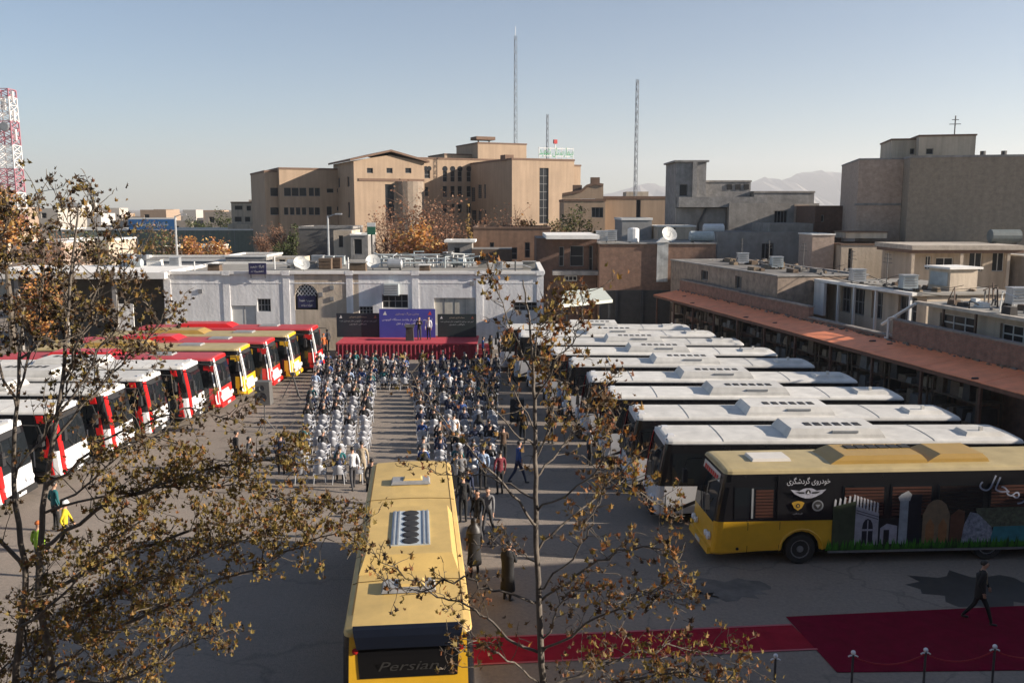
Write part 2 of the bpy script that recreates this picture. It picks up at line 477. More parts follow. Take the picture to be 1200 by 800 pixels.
def roof_unit(root, x0, x1, hw, mat_, style):
    mb = MB(); h = 3.35 if style == 'white' else 3.29
    c = .16; k_ = .9 if style == 'white' else .6
    s1_, s2_ = (.07, .2) if style == 'white' else (.2, .5)
    zb = 3.03
    pts = [(x0, -hw, zb), (x0 + .5, -hw + c, h), (x1 - .2, -hw + c, h), (x1, -hw, zb)]
    a = [mb.v((x0, -hw, zb)), mb.v((x1, -hw, zb)), mb.v((x1, hw, zb)), mb.v((x0, hw, zb))]
    b = [mb.v((x0 + s1_, -hw + .03, zb + .12)), mb.v((x1 - .06, -hw + .03, zb + .12)), mb.v((x1 - .06, hw - .03, zb + .12)), mb.v((x0 + s1_, hw - .03, zb + .12))]
    d = [mb.v((x0 + s2_, -hw + c * k_, h)), mb.v((x1 - .2, -hw + c * k_, h)), mb.v((x1 - .2, hw - c * k_, h)), mb.v((x0 + s2_, hw - c * k_, h))]
    for u, w in ((a, b), (b, d)):
        for k in range(4): mb.f((u[k], u[(k + 1) % 4], w[(k + 1) % 4], w[k]))
    mb.f(d)
    un = mb.build('roof_unit', mat_, root)
    if style == 'white':
        for k in range(6):
            v = MB(); xx = x0 + .95 + k * (x1 - x0 - 1.7) / 5
            v.box(xx - .13, xx + .13, -.42, .06, h - .02, h + .02, taper=.03); v.build('fan_vent', slot_black, un)
        v = MB(); v.box(x0 + 1.6, x0 + 2.5, -hw + .03, -hw + .14, zb + .17, zb + .25); v.build('vent_slot', grey_metal, un)
    elif style == 'tour':
        for k in range(6):
            v = MB(); xx = x0 + .9 + k * .36
            v.box(xx, xx + .3, .1, .5, h, h + .03); v.build('vent_slot', slot_black, un)
        v = MB(); v.prism([(x0 + .75, -hw + .072, zb + .13), (x1 - .5, -hw + .072, zb + .13), (x1 - .5, -hw + .15, zb + .24), (x0 + .75, -hw + .15, zb + .24)], (0, -.025, .0)); v.build('vent_slot', slot_black, un)
    elif style == 'centre':
        pass
    return un
def make_bus(kind, name, label, group=None):
    global LB
    LB = 12.95 if kind == 'white' else 12.2
    cfg = {'white': (white_paint, white_roof), 'red': (red_paint, red_roof), 'yellow': (yellow_paint, tan_roof),
           'tour': (yellow_paint, tan_roof), 'centre': (yellow_paint, yellow_roof)}[kind]
    paint, roofm = cfg
    root = thing(name, label, 'bus', group=group)
    body, roof = bus_body(None)
    side_low = black_body if kind in ('red', 'yellow') else paint
    bo = body.build('body', [paint if kind != 'tour' else paint, black_body, black_body if kind != 'centre' else black_body, paint if kind == 'centre' else black_body, under], root)
    ro = roof.build('roof', [roofm], root, smooth=True)
    make_wheels(root)
    # windscreen, header with destination sign, wipers
    w = MB(); front_patch(w, -1.08, -.015, 1.36, 2.55); w.build('windscreen', glass_dark, root)
    w = MB(); front_patch(w, .015, 1.08, 1.36, 2.55); w.build('windscreen', glass_dark, root)
    w = MB(); front_patch(w, -.9, .9, 2.58, 2.82, n=2); hd = w.build('destination_sign', sign_white if kind == 'tour' else slot_black, root)
    for s in (-1, 1):
        w = MB(); w.tube([(rake_f(1.4) - .05, s * .15, 1.4), (rake_f(2.0) - .04, s * .62, 2.0)], .015, 5); w.build('wiper', under, root)
        w = MB(); w.lathe((-.07, s * .88, .86), (-1, 0, 0), [(-.05, .13), (.03, .13), (.05, .1), (.055, .02)], 12); w.build('headlight', lamp_glass, root)
        w = MB(); w.lathe((-.07, s * .6, .86), (-1, 0, 0), [(-.05, .1), (.03, .1), (.045, .07), (.05, .02)], 12); w.build('headlight', lamp_glass, root)
        w = MB(); w.lathe((LB - .02, s * 1.08, 1.0), (1, 0, 0), [(-.05, .09), (.04, .09), (.05, .02)], 10); w.build('tail_light', red_lamp, root)
        w = MB(); w.tube([(.25, s * 1.12, 2.78), (-.22, s * 1.3, 2.72), (-.3, s * 1.36, 2.35)], .025, 6); mi = w.build('mirror_arm', under, root)
        w = MB(); w.box(-.36, -.2, s * 1.36 - .11, s * 1.36 + .11, 1.9, 2.36, taper=.02); w.build('mirror', slot_black, mi)
    w = MB(); w.box(-.16, .05, -1.12, 1.12, .36, .56, taper=.03); w.build('bumper', under if kind == 'white' else paint, root)
    w = MB(); w.box(-.175, -.155, -.26, .26, .4, .52); w.build('licence_plate', white_paint, root)
    # side panes and doors
    edges = [.5, 1.95, 3.45, 5.05, 6.65, 8.25, 9.85, 11.75]
    for s in (-1, 1):
        for k in range(7):
            if kind == 'tour' and s < 0: continue
            p = MB(); pane(p, edges[k] + .04, edges[k + 1] - .04, 1.5, 2.58, s); p.build('window', glass_dark, root)
    for x0, x1 in ((.42, 1.6), (5.1, 6.3)):
        p = MB(); pane(p, x0, x1, .42, 2.55, 1, .02); dr = p.build('door', black_body, root)
        q = MB(); pane(q, x0 + .08, (x0 + x1) / 2 - .03, .6, 2.4, 1, .034); pane(q, (x0 + x1) / 2 + .03, x1 - .08, .6, 2.4, 1, .034); q.build('door_glass', glass_dark, dr)
    # roof hatches, front cap, marker lights
    hx = {'white': (), 'tour': (1.9,), 'centre': (2.7, 10.2), 'red': (3.2,), 'yellow': (3.2,)}[kind]
    for x in hx:
        w = MB()
        if kind == 'centre':
            w.box(x - .3, x + .3, -.56, .56, 3.08, 3.16, 0, taper=.04); w.box(x - .22, x + .18, -.22, .34, 3.155, 3.21, 1, taper=.05)
        else:
            w.box(x - .5, x + .75, -.42, .42, 3.06, 3.15, 0, taper=.04)
        w.build('roof_hatch', [hatch_grey, yellow_roof] if kind == 'centre' else [sign_white if kind == 'tour' else hatch_grey], root)
    if kind == 'white':
        for x in (2.3, 9.6):
            w = MB(); w.tube([(x, yy, zz_) for yy, zz_ in ((-1.19, 2.992), (-1.07, 3.03), (-.5, 3.06), (0, 3.07), (.5, 3.06), (1.07, 3.03), (1.19, 2.992))], .012, 4); w.build('roof_seam', hatch_grey, root)
        for s in (-1, 1):
            w = MB(); w.tube([(.5, s * 1.235, 2.9), (LB - .3, s * 1.235, 2.9)], .022, 4); w.build('gutter', hatch_grey, root)
        roof_unit(root, 4.55, 8.0, .95, white_roof, 'white')
        w = MB(); w.box(10.9, 12.3, -.75, .2, 3.04, 3.17, taper=.08); w.box(11.5, 11.62, -.5, -.4, 3.165, 3.32); w.build('roof_vent', white_roof, root)
        cap = MB()
        for s in (-1, 1):
            cap = MB(); cap.box(.42, .72, s * .62 - .14, s * .62 + .14, 3.0, 3.12, taper=.05); cap.build('roof_marker', white_paint, root)
        for s in (-1, 1):
            w = MB(); w.lathe((.36, s * .95, 2.93), (-1, 0, .5), [(-.05, .1), (.03, .1), (.04, .05)], 10); w.build('marker_light', slot_black, root)
        # white front mask around the glass, red corner stripe, dark diagonal on the flanks
        w = MB(); front_patch(w, -1.08, 1.08, 2.82, 2.98, n=2); w.build('front_cap', white_paint, root)
        w = MB()
        for k in range(8):
            a, b = .45 + k * .3, .45 + (k + 1) * .3
            q = [Vector((rake_f(z) + .34, side_y(z) + .016, z)) for z in (a, b)]
            d_ = Vector((.26, 0, 0)); e_ = Vector((-.37, -.15, 0)); g_ = Vector((-.03, -.2, 0))
            w.prism([q[0] + d_, q[0], q[1], q[1] + d_], (.0, -.012, 0))
            w.prism([q[0], q[0] + e_, q[1] + e_, q[1]], (.0, -.012, 0))
            w.prism([q[0] + e_, q[0] + e_ + g_, q[1] + e_ + g_, q[1] + e_], (.012, 0, 0))
        w.build('red_corner_stripe', red_paint, root)
        for s in (-1, 1):
            w = MB(); pp = [Vector((x, (side_y(z) + .006) * s, z)) for x, z in ((.35, .5), (.65, .5), (1.9, 1.02), (1.6, 1.02))]
            w.prism(pp if s < 0 else pp[::-1], (0, .01 * s, 0)); w.build('flank_stripe', stripe_black, root)
            for x in (.33, 1.95, 3.6, 5.0, 6.5, 8.0, 9.6, 11.2):
                w = MB(); w.box(x, x + .015, s * 1.262, s * 1.272, .5, 1.14); w.build('panel_joint', slot_black, root)
    if kind in ('red', 'yellow'):
        roof_unit(root, 5.6, 9.3, .8, red_paint if kind == 'red' else yellow_ac, 'plain')
        w = MB(); front_patch(w, -1.08, 1.08, 2.82, 2.98, n=2); w.build('front_cap', paint, root)
        for s in (-1, 1):   # black wrapped flanks behind the painted nose
            w = MB(); pane(w, 1.05 if s < 0 else 1.62, 2.1, .44, 1.41, s, .006); pane(w, 3.4, 8.1, .44, 1.41, s, .006); pane(w, 9.4, 12.0, .44, 1.41, s, .006)
            w.build('side_wrap', black_body, root)
        # white sweep over the nose
        w = MB()
        N_ = 8
        for k in range(N_):
            z0, z1 = .6 + .3 * k, .6 + .3 * (k + 1)
            f = lambda z: -1.05 + 1.25 * max(0, math.sin((z - .6) * .7)) if z < 1.1 else -.95
            if z0 < 1.05:
                y0, y1 = -.95 + (z0 - .6) * .9, .75
            else:
                y0, y1 = .8, 1.06
            q = [Vector((rake_f(z) - .02, y, z)) for z, y in ((z0, y1), (z0, y0), (z1, y0 if z0 >= 1.05 else y0 + .25), (z1, y1))]
            w.prism(q, (.02, 0, 0))
        for k in range(7):   # white corner post on the door side
            z0, z1 = .55 + .3 * k, .55 + .3 * (k + 1)
            q = [Vector((rake_f(z) + .17, side_y(z) + .002, z)) for z in (z0, z1)]
            w.prism([q[0], q[1], q[1] + Vector((-.16, -.14, 0)), q[0] + Vector((-.16, -.14, 0))], (-.006, .012, 0))
        w.build('white_sweep', white_paint, root)
        w = MB(); pane(w, .2, .75, 2.3, 2.64, 1, .03); pane(w, .2, .75, 2.3, 2.64, -1, .03); w.build('corner_cap', paint, root)
    if kind == 'tour':
        roof_unit(root, 3.75, 6.9, .78, yellow_ac, 'tour')
        roof_unit(root, 6.85, 8.9, .74, yellow_ac, 'plain')
        # dark glass nose cap on the corner
        w = MB()
        pane(w, .3, 12.0, 2.5, 2.66, -1, .006); w.build('cantrail', black_body, root)
        # left flank: cab window, wrapped panes with blinds, yellow skirt panels
        for (x0, x1, kk) in ((.62, 1.85, 0), (1.95, 3.05, 1), (4.0, 5.35, 2), (5.5, 6.85, 2), (7.0, 8.5, 1), (8.65, 10.15, 2), (10.3, 11.8, 2)):
            p = MB(); pane(p, x0, x1, 1.5, 2.5, -1); pw = p.build('window', glass_dark, root)
            if kk and x0 > 3.5 or (x0 < 1 and False):
                q = MB()
                for i in range(9): pane(q, x0 + .06, x1 - .06, 1.54 + i * .103, 1.54 + i * .103 + .07, -1, .02)
                q.build('blind', blind_brown if kk == 2 else blind_dark, pw)
        q = MB()
        for i in range(9): pane(q, 1.28, 1.82, 1.54 + i * .1, 1.54 + i * .1 + .07, -1, .02)
        q.build('blind', blind_brown, root)
        p = MB(); pane(p, 1.14, 1.2, 1.52, 2.46, -1, .025); p.build('window_post', grey_metal, root)
        p = MB(); pane(p, 1.95, 3.68, 1.46, 2.84, -1, .028); p.build('side_wrap', black_body, root)
        for x in (1.05, 2.05):
            p = MB(); pane(p, x, x + .018, .42, 1.4, -1, .006); p.build('panel_joint', panel_seam, root)
        w = MB(); w.lathe((.75, -1.262, .55), (0, -1, 0), [(0, .05), (.012, .05), (.013, .01)], 10); w.build('fuel_cap', slot_black, root)
        # yellow arch trim
        w = MB()
        pts = [(2.75 - .68 * math.cos(math.pi * k / 12), .48 + .66 * math.sin(math.pi * k / 12)) for k in range(13)]
        w.tube([(x, -1.272, z) for x, z in pts], .03, 5); w.build('wheel_arch', yellow_paint, root)
        w = MB(); w.box(3.6, 11.9, -1.29, -1.262, .36, .43); w.build('skirt_rail', rim_steel, root)
        tour_mural(root)
        w = MB()
        for k in range(7): w.box(.0, .0 + .012, -.75 + k * .22, -.75 + k * .22 + .13, 2.6, 2.74)
        for v in w.V: v.x += rake_f(v.z) - .035
        w.build('destination_text', red_paint, hd)
    if kind == 'centre':
        for x in (4.2, 9.75):
            w = MB(); w.tube([(x, yy, zz_) for yy, zz_ in ((-1.19, 2.992), (-1.07, 3.03), (-.5, 3.06), (0, 3.07), (.5, 3.06), (1.07, 3.03), (1.19, 2.992))], .011, 4); w.build('roof_seam', panel_seam, root)
        # broad low roof cowl over the middle with a grey fan panel
        w = MB(); x0, x1, hw, zb, h = 5.4, 9.4, 1.1, 3.0, 3.3
        a = [w.v(p) for p in ((x0, -hw, zb), (x1, -hw, zb), (x1, hw, zb), (x0, hw, zb))]
        b = [w.v(p) for p in ((x0 + .2, -hw + .14, h), (x1 - .5, -hw + .14, h), (x1 - .5, hw - .14, h), (x0 + .2, hw - .14, h))]
        for k in range(4): w.f((a[k], a[(k + 1) % 4], b[(k + 1) % 4], b[k]))
        w.f(b)
        cow = w.build('roof_unit', yellow_roof, root)
        w = MB(); w.box(x0 + .01, x1 - .01, -hw - .004, hw + .004, zb - .02, zb + .018); w.build('unit_gasket', panel_seam, cow)
        w = MB(); w.box(6.05, 8.4, -.42, .48, h - .01, h + .03); pan = w.build('fan_panel', M('fan_panel_blue_grey', (.42, .47, .5), .4, var=.08), cow)
        for yy in (-.38, -.28, .32, .42):
            q = MB(); q.box(6.05, 8.4, yy, yy + .035, h + .03, h + .05); q.build('panel_rib', grey_metal, cow)
        for k in range(6):
            q = MB(); q.lathe((6.26 + k * .385, .03, h + .02), (0, 0, 1), [(0, .2), (.03, .2), (.04, .16)], 8); q.build('fan_vent', slot_black, cow)
        for s in (-1, 1):
            w = MB(); w.lathe((LB - .18, s * 1.0, 2.63), (1, 0, .2), [(-.05, .06), (.06, .06), (.075, .02)], 10); w.build('tail_light', red_lamp, root)
        # rear glass reaching over the roof edge, in two slabs, with the script on it
        w = MB()
        zz = [2.12, 2.32, 2.52, 2.73]
        for a_, b_ in zip(zz, zz[1:]):
            wa, wb = .93 + (a_ - 2.18) * .07, .93 + (b_ - 2.18) * .07
            q = [Vector((LB - rake_r(a_) + .012, -wa, a_)), Vector((LB - rake_r(a_) + .012, wa, a_)), Vector((LB - rake_r(b_) + .012, wb, b_)), Vector((LB - rake_r(b_) + .012, -wb, b_))]
            w.prism(q, (-.02, 0, 0))
        rg = w.build('rear_window', M('rear_glass', (.008, .008, .009), .12, var=0, spec=.15), root)
        w = MB()
        zs = [(2.7, LB - .07), (2.93, LB - .09), (3.05, LB - .15), (3.085, LB - .25)]
        for (a_, xa), (b_, xb) in zip(zs, zs[1:]):
            wa, wb = .96 + (a_ - 2.66) * .2, .96 + (b_ - 2.66) * .2
            w.prism([Vector((xa, -wa, a_)), Vector((xa, wa, a_)), Vector((xb, wb, b_)), Vector((xb, -wb, b_))], (-.03, 0, -.01))
        w.build('rear_spoiler', M('rear_spoiler_blue_black', (.008, .011, .02), .35, var=.1, spec=.12), root)
        T = TR((LB - rake_r(2.34) + .035, 0, 2.34)) @ RZ(math.pi / 2) @ Matrix.Rotation(R(7), 4, 'X')
        text_part('rear_script', 'Persian', M('faded_script', (.035, .035, .034), .6, var=0), rg, 1.15, .2, T, shear=.35)
        for x in (1.6, 3.9):
            w = MB(); w.box(x, x + .02, -1.24, 1.24, 3.0, 3.0); 
        w = MB()
        for s in (-1, 1):
            w.tube([(x, s * 1.09, 3.015) for x in (.7, 4, 8, 11.3)], .018, 4)
        w.build('roof_rail', panel_seam, root)
    return root

def tour_mural(root):
    "the printed scene on the tour bus flank, as flat film pieces on the wall"
    Y = -1.272
    X_ = lambda x: 3.7 + (x - 3.98) * .684 if 3.95 < x < 11.89 else x
    def film(name, pts, c, parent, off, rough=.35, var=.25, scale=4):
        mb = MB(); mb.prism([(X_(x), Y - off, z) for x, z in pts], (0, .004, 0)); return mb.build(name, M('print_' + name + str(round(c[0], 3)) + str(round(c[1], 3)), c, rough, var=var, scale=scale), parent)
    base = film('mural', [(3.7, .44), (11.9, .44), (11.9, 1.44), (3.7, 1.44)], (.012, .012, .016), root, .0)
    # crenellated castle: shaded green wall and pale gate wall
    cas = film('castle_print', [(3.98, .6), (5.02, .6), (5.02, 2.02), (3.98, 1.86)], (.045, .06, .035), base, .03)
    w = MB()
    for k in range(5):
        x = 4.0 + k * .22; z = 1.86 + k * .035
        w.prism([(X_(a), Y - .034, b) for a, b in ((x, z), (x + .1, z + .01), (x + .12, z + .2), (x + .04, z + .24))], (0, .004, 0))
    w.build('castle_battlement', M('print_pale_stone', (.5, .5, .52), .4, var=.2, scale=5), base)
    gw = film('castle_gate_wall', [(5.02, .6), (6.1, .6), (6.1, 1.62), (5.02, 1.86)], (.36, .36, .41), base, .032)
    w = MB()
    for k in range(7):
        x = 5.04 + k * .155; z = 1.86 - k * .036
        w.prism([(X_(a), Y - .036, b) for a, b in ((x, z - .02), (x + .09, z - .04), (x + .1, z + .3), (x + .01, z + .34))], (0, .004, 0))
    w.build('castle_battlement', MATS['print_pale_stone'], base)
    for zz in (1.74, 1.66):
        film('wall_band', [(5.05, zz), (6.08, zz - .22), (6.08, zz - .25), (5.05, zz - .03)], (.08, .08, .1), base, .036)
    arch = [(5.35 , .62), (5.85, .62), (5.85, 1.15)] + [(5.6 + .25 * math.cos(a), 1.15 + .3 * math.sin(a)) for a in (.5, 1.0, 1.5708, 2.1, 2.6)] + [(5.35, 1.15)]
    ar = film('castle_arch', arch, (.015, .015, .025), base, .037)
    for x in (5.58,):
        film('arch_bar', [(x, .62), (x + .05, .62), (x + .05, 1.4), (x, 1.4)], (.36, .36, .41), base, .041)
    film('arch_bar', [(5.36, 1.06), (5.84, 1.06), (5.84, 1.12), (5.36, 1.12)], (.36, .36, .41), base, .041)
    # round tower with capital
    tw = film('tower_print', [(7.05, .6), (7.45, .6), (7.45, 2.0), (7.05, 2.0)], (.30, .34, .38), base, .031)
    film('tower_shade', [(7.45, .6), (8.05, .6), (8.05, 2.2), (7.45, 2.2)], (.012, .014, .022), base, .032)
    film('tower_capital', [(7.02, 2.0), (7.5, 2.0), (7.58, 2.2), (7.4, 2.32), (7.1, 2.22), (6.95, 2.12)], (.46, .47, .47), base, .036)
    film('tower_house', [(6.2, .62), (6.98, .62), (6.98, 1.2), (6.5, 1.28), (6.2, 1.14)], (.34, .34, .4), base, .03)
    film('house_door', [(6.36, .62), (6.62, .62), (6.62, 1.08), (6.36, 1.08)], (.015, .015, .02), base, .034)
    # brick dome with two arches
    dome = [(8.15, .62), (9.4, .62), (9.4, 1.55)] + [(8.78 + .55 * math.cos(a), 1.6 + .42 * math.sin(a)) for a in (0.2, .7, 1.2, 1.57, 1.95, 2.45, 2.95)] + [(8.15, 1.55)]
    dm = film('dome_print', dome, (.22, .16, .1), base, .03)
    for x in (8.3, 8.9):
        film('dome_arch', [(x, .66), (x + .4, .66), (x + .4, 1.2), (x + .2, 1.42), (x, 1.2)], (.3, .14, .06), base, .034)
    film('brick_house_print', [(9.45, .6), (10.1, .6), (10.1, 1.62), (9.8, 1.7), (9.45, 1.5)], (.12, .055, .035), base, .029)
    film('stone_relief_print', [(10.0, .62), (11.55, .62), (11.4, 1.1), (11.1, 1.3), (10.7, 1.55), (10.35, 1.6), (10.1, 1.2)], (.25, .27, .33), base, .031, var=.6, scale=9)
    film('cave_print', [(10.85, 1.1), (11.9, 1.1), (11.9, 1.75), (10.6, 1.72)], (.1, .11, .075), base, .028, var=.6, scale=7)
    film('lake_print', [(11.35, .62), (11.9, .62), (11.9, 1.15), (11.5, 1.12)], (.04, .2, .24), base, .035)
    # grass fringe along the skirt: little blades
    w = MB(); r_ = random.Random(2)
    x = 3.5
    while x < 11.9:
        h_ = r_.uniform(.14, .34); d = r_.uniform(-.05, .05)
        w.prism([(x, Y - .042, .45), (x + .1, Y - .042, .45), (x + .05 + d, Y - .042, .5 + h_)], (0, .004, 0), r_.choice((0, 0, 1))); x += .035
    w.build('grass_print', [M('print_grass', (.045, .22, .015), .6, var=.4, scale=9), M('print_grass_dark', (.015, .07, .01), .6, var=.3)], base)
    # emblem panel: script, winged crest and two round crests
    white = M('print_white', (.55, .55, .58), .5, var=0)
    text_part('side_script', shape('خودروی گردشگری'), white, base, 1.35, .26, TR((2.88, Y - .05, 2.68)))
    def em(name, pts, m, off=.05):
        mb = MB(); mb.prism([(x, Y - off, z + .36) for x, z in pts], (0, .004, 0)); return mb.build(name, m, base)
    wing = [(2.33, 2.06), (2.6, 2.02), (2.72, 2.08), (2.8, 2.1), (2.95, 2.1), (3.03, 2.08), (3.15, 2.02), (3.44, 2.06), (3.3, 1.92), (3.12, 1.83), (2.96, 1.78), (2.8, 1.78), (2.64, 1.83), (2.46, 1.92)]
    em('winged_crest', wing, M('print_silver', (.4, .4, .46), .4, var=.3, scale=12))
    em('winged_crest', [(2.5, 2.0), (2.76, 1.98), (2.76, 1.93), (2.6, 1.93)], slot_black, .054)
    em('winged_crest', [(3.27, 2.0), (3.0, 1.98), (3.0, 1.93), (3.16, 1.93)], slot_black, .054)
    disc = lambda cx, cz, r, n=14: [(cx + r * math.cos(2 * math.pi * k / n), cz + r * math.sin(2 * math.pi * k / n)) for k in range(n)]
    em('winged_crest', disc(2.88, 1.98, .08), slot_black, .054); em('winged_crest', [(2.83, 1.92), (2.93, 1.92), (2.88, 2.03)], white, .058)
    gold = M('print_gold', (.42, .25, .03), .4, var=.2)
    em('gold_crest', [(2.38, 1.64), (2.46, 1.68), (2.58, 1.7), (2.7, 1.68), (2.78, 1.64), (2.74, 1.56), (2.7, 1.48), (2.58, 1.4), (2.46, 1.48), (2.42, 1.56)], gold)
    em('gold_crest', disc(2.58, 1.55, .07), slot_black, .054); em('gold_crest', disc(2.58, 1.55, .035), gold, .058)
    text_part('crest_script', shape('گردشگری'), MATS['print_silver'], base, .3, .06, TR((2.58, Y - .05, 1.66)))
    ringm = M('print_grey', (.2, .21, .23), .5, var=.2)
    em('round_crest', disc(3.2, 1.54, .18), ringm); em('round_crest', disc(3.2, 1.55, .135), slot_black, .054)
    em('round_crest', [(3.12, 1.58), (3.28, 1.58), (3.2, 1.46)], ringm, .058)
    # large outlined script rising to the rear window
    T = TR((9.35, Y - .05, 2.2)) @ Matrix.Rotation(R(22), 4, 'Y')
    text_part('large_script', shape('چارمحال'), M('print_blue_grey', (.30, .33, .42), .5, var=.2), base, 2.2, .62, T)

def place_bus(o, pf, pr, zref=2.9, flip=False, yoff=0.0):
    "front and rear near-edge pixels of the roof"
    a = P(*pf, zref); b = P(*pr, zref)
    d = (b - a); rz = math.atan2(d.y, d.x)
    n = Vector((-math.sin(rz), math.cos(rz), 0))
    side = -1 if flip else 1
    o.location = (a.x + n.x * 1.22 * side, a.y + n.y * 1.22 * side, 0)
    o.rotation_euler = (0, 0, rz)

centre_bus = make_bus('centre', 'bus', 'yellow bus seen from behind, standing alone in the middle of the yard')
a = P(436, 536, 3.05); b = P(528, 536, 3.05); f_ = (a + b) / 2
c_ = P(478, 741, 3.05); d_ = (c_ - f_)
centre_bus.location = (f_.x, f_.y, 0); centre_bus.rotation_euler = (0, 0, math.atan2(d_.y, d_.x))
tour_bus = make_bus('tour', 'bus', 'yellow tour bus with black flank and printed castle mural, by red carpet')
place_bus(tour_bus, (838, 558), (1200, 552), 2.85)
rows_w = [((770, 522), (1200, 521)), ((737, 494), (1130, 494)), ((707, 469), (1058, 470)), ((684, 449), (994, 450)), ((662, 431), (943, 432)), ((640, 417), (902, 418)),
          ((620, 405), (866, 406)), ((603, 396), (836, 396)), ((586, 387), (802, 388))]
ordn = ['first', 'second', 'third', 'fourth', 'fifth', 'sixth', 'seventh', 'eighth', 'ninth', 'tenth']
wb = None
for i, (pf, pr) in enumerate(rows_w):
    lab = ('white bus, %s behind the yellow tour bus, in the row by the orange canopy' % ordn[i]) if i < 8 else 'white bus parked last in the row, next to the dark base wall'
    if wb is None: wb = make_bus('white', 'bus', lab, 'white buses in the row by the orange canopy'); o = wb
    else: o = copy_tree(wb, label=lab)
    place_bus(o, pf, pr, 2.85)
# the facing row: fronts look to the right
rows_l = [('red', 378, 388), ('yellow', 352, 396), ('red', 328, 404), ('yellow', 299, 412), ('red', 271, 424), ('white', 239, 434), ('white', 196, 448), ('white', 155, 465), ('white', 101, 487), ('white', 36, 514), ('white', -40, 548)]
protos = {'white': wb}
cnt = {'red': 0, 'yellow': 0, 'white': 0}
for kind, px, py in rows_l:
    cnt[kind] += 1
    k = cnt[kind]
    if kind == 'red': lab = 'red bus parked nearest the white building, end of the facing row' if k == 1 else 'red bus between the two yellow buses' if k == 2 else 'red bus with white nose sweep next to the white buses'
    elif kind == 'yellow': lab = 'yellow bus with tan roof between the two farther red buses' if k == 1 else 'yellow bus with tan roof right before the red bus beside the white ones'
    else: lab = 'white bus with red corner stripe behind leafy tree, %s from the red buses' % ordn[k - 1]
    grp = 'buses in the facing row behind the leafy tree'
    if kind not in protos: protos[kind] = make_bus(kind, 'bus', lab, grp); o = protos[kind]
    else: o = copy_tree(protos[kind], label=lab, group=grp)
    a = P(px, py, 2.85)
    o.location = ((px - 600) / F * ((a.y + 2.44) * cP + (CAMZ - 2.85) * sP), a.y + 1.22, 0); o.rotation_euler = (0, 0, math.pi)
# ------------------------------------------------------------------ buildings
plaster_white = M('white_plaster', (0.70, 0.69, 0.68), 0.9, var=0.1, scale=.7, streak=.15, bump=.3, bscale=5)
plaster_beige = M('beige_plaster', (0.48, 0.40, 0.31), 0.9, var=0.1, scale=.7, streak=.2, bump=.3, bscale=5)
coping_white = M('white_coping', (0.72, 0.70, 0.66), 0.85, var=0.1)
tan_stone = M('tan_stone', (0.36, 0.262, 0.182), 0.9, var=0.1, scale=.25, streak=.12, bump=.2, bscale=3)
tan_dark = M('brown_coping', (0.16, 0.10, 0.07), 0.9, var=0.15)
concrete = M('grey_concrete', (0.24, 0.23, 0.22), 0.95, var=0.28, scale=1.4, streak=.1, bump=.3, bscale=6)
cement = M('grey_cement_render', (0.27, 0.25, 0.23), 0.95, var=0.25, scale=.8, streak=.1, bump=.3, bscale=4)
roof_felt = M('roof_felt', (0.15, 0.14, 0.13), 0.95, var=0.25, scale=.6)
roof_pale = M('pale_roof', (0.24, 0.225, 0.20), 0.9, var=0.2, scale=.5)
dark_pane = M('dark_pane', (0.02, 0.022, 0.026), 0.3, var=0.3, scale=.8, spec=.25)
frame_grey = M('frame_grey', (0.2, 0.2, 0.2), 0.6, var=0)
frame_white = M('frame_white', (0.6, 0.6, 0.58), 0.6, var=0)
frame_brown = M('frame_brown', (0.1, 0.06, 0.04), 0.6, var=0)
steel_dark = M('dark_steel', (0.07, 0.07, 0.072), 0.6, metal=.3, var=.2)
galv = M('galvanised', (0.42, 0.43, 0.44), 0.45, metal=.5, var=.15)
gal_blue = M('cooler_blue_grey', (0.34, 0.38, 0.39), 0.6, var=.2)
brown_brick = brick_mat('brown_brick', (0.24, 0.12, 0.075), (0.19, 0.10, 0.065), (0.2, 0.15, 0.12))
dark_brick = brick_mat('dark_brick', (0.16, 0.075, 0.05), (0.12, 0.065, 0.045), (0.13, 0.1, 0.085))
old_brick = brick_mat('old_brick', (0.44, 0.32, 0.25), (0.38, 0.27, 0.21), (0.36, 0.31, 0.26), var=.18)
grey_brick = brick_mat('grey_brown_brick', (0.27, 0.225, 0.17), (0.245, 0.205, 0.16), (0.25, 0.21, 0.17), var=.18)
red_brick = brick_mat('red_brick', (0.25, 0.11, 0.075), (0.2, 0.1, 0.07), (0.17, 0.13, 0.11), var=.35)

def window(root, x0, x1, z0, z1, y, fm=None, pm=None, bars=(1, 1), name='window', T=None, t=.06):
    "frame with a pane inside, seated 'y' behind the wall face"
    fm = fm or frame_grey; pm = pm or dark_pane
    w = MB(T)
    for a in (x0, x1 - t): w.box(a, a + t, y - .06, y, z0, z1)
    for c in (z0, z1 - t): w.box(x0 + t, x1 - t, y - .06, y, c, c + t)
    for k in range(1, bars[0] + 1):
        if bars[0]: xx = x0 + (x1 - x0) * k / (bars[0] + 1); w.box(xx - t / 2, xx + t / 2, y - .05, y, z0 + t, z1 - t)
    for k in range(1, bars[1] + 1):
        if bars[1]: zz = z0 + (z1 - z0) * k / (bars[1] + 1); w.box(x0 + t, x1 - t, y - .048, y - .002, zz - t / 2, zz + t / 2)
    f = w.build(name, fm, root)
    p = MB(T); p.poly(((x0 + .01, y - .02, z0 + .01), (x1 - .01, y - .02, z0 + .01), (x1 - .01, y - .02, z1 - .01), (x0 + .01, y - .02, z1 - .01)))
    p.build('pane', pm, f)
    return f
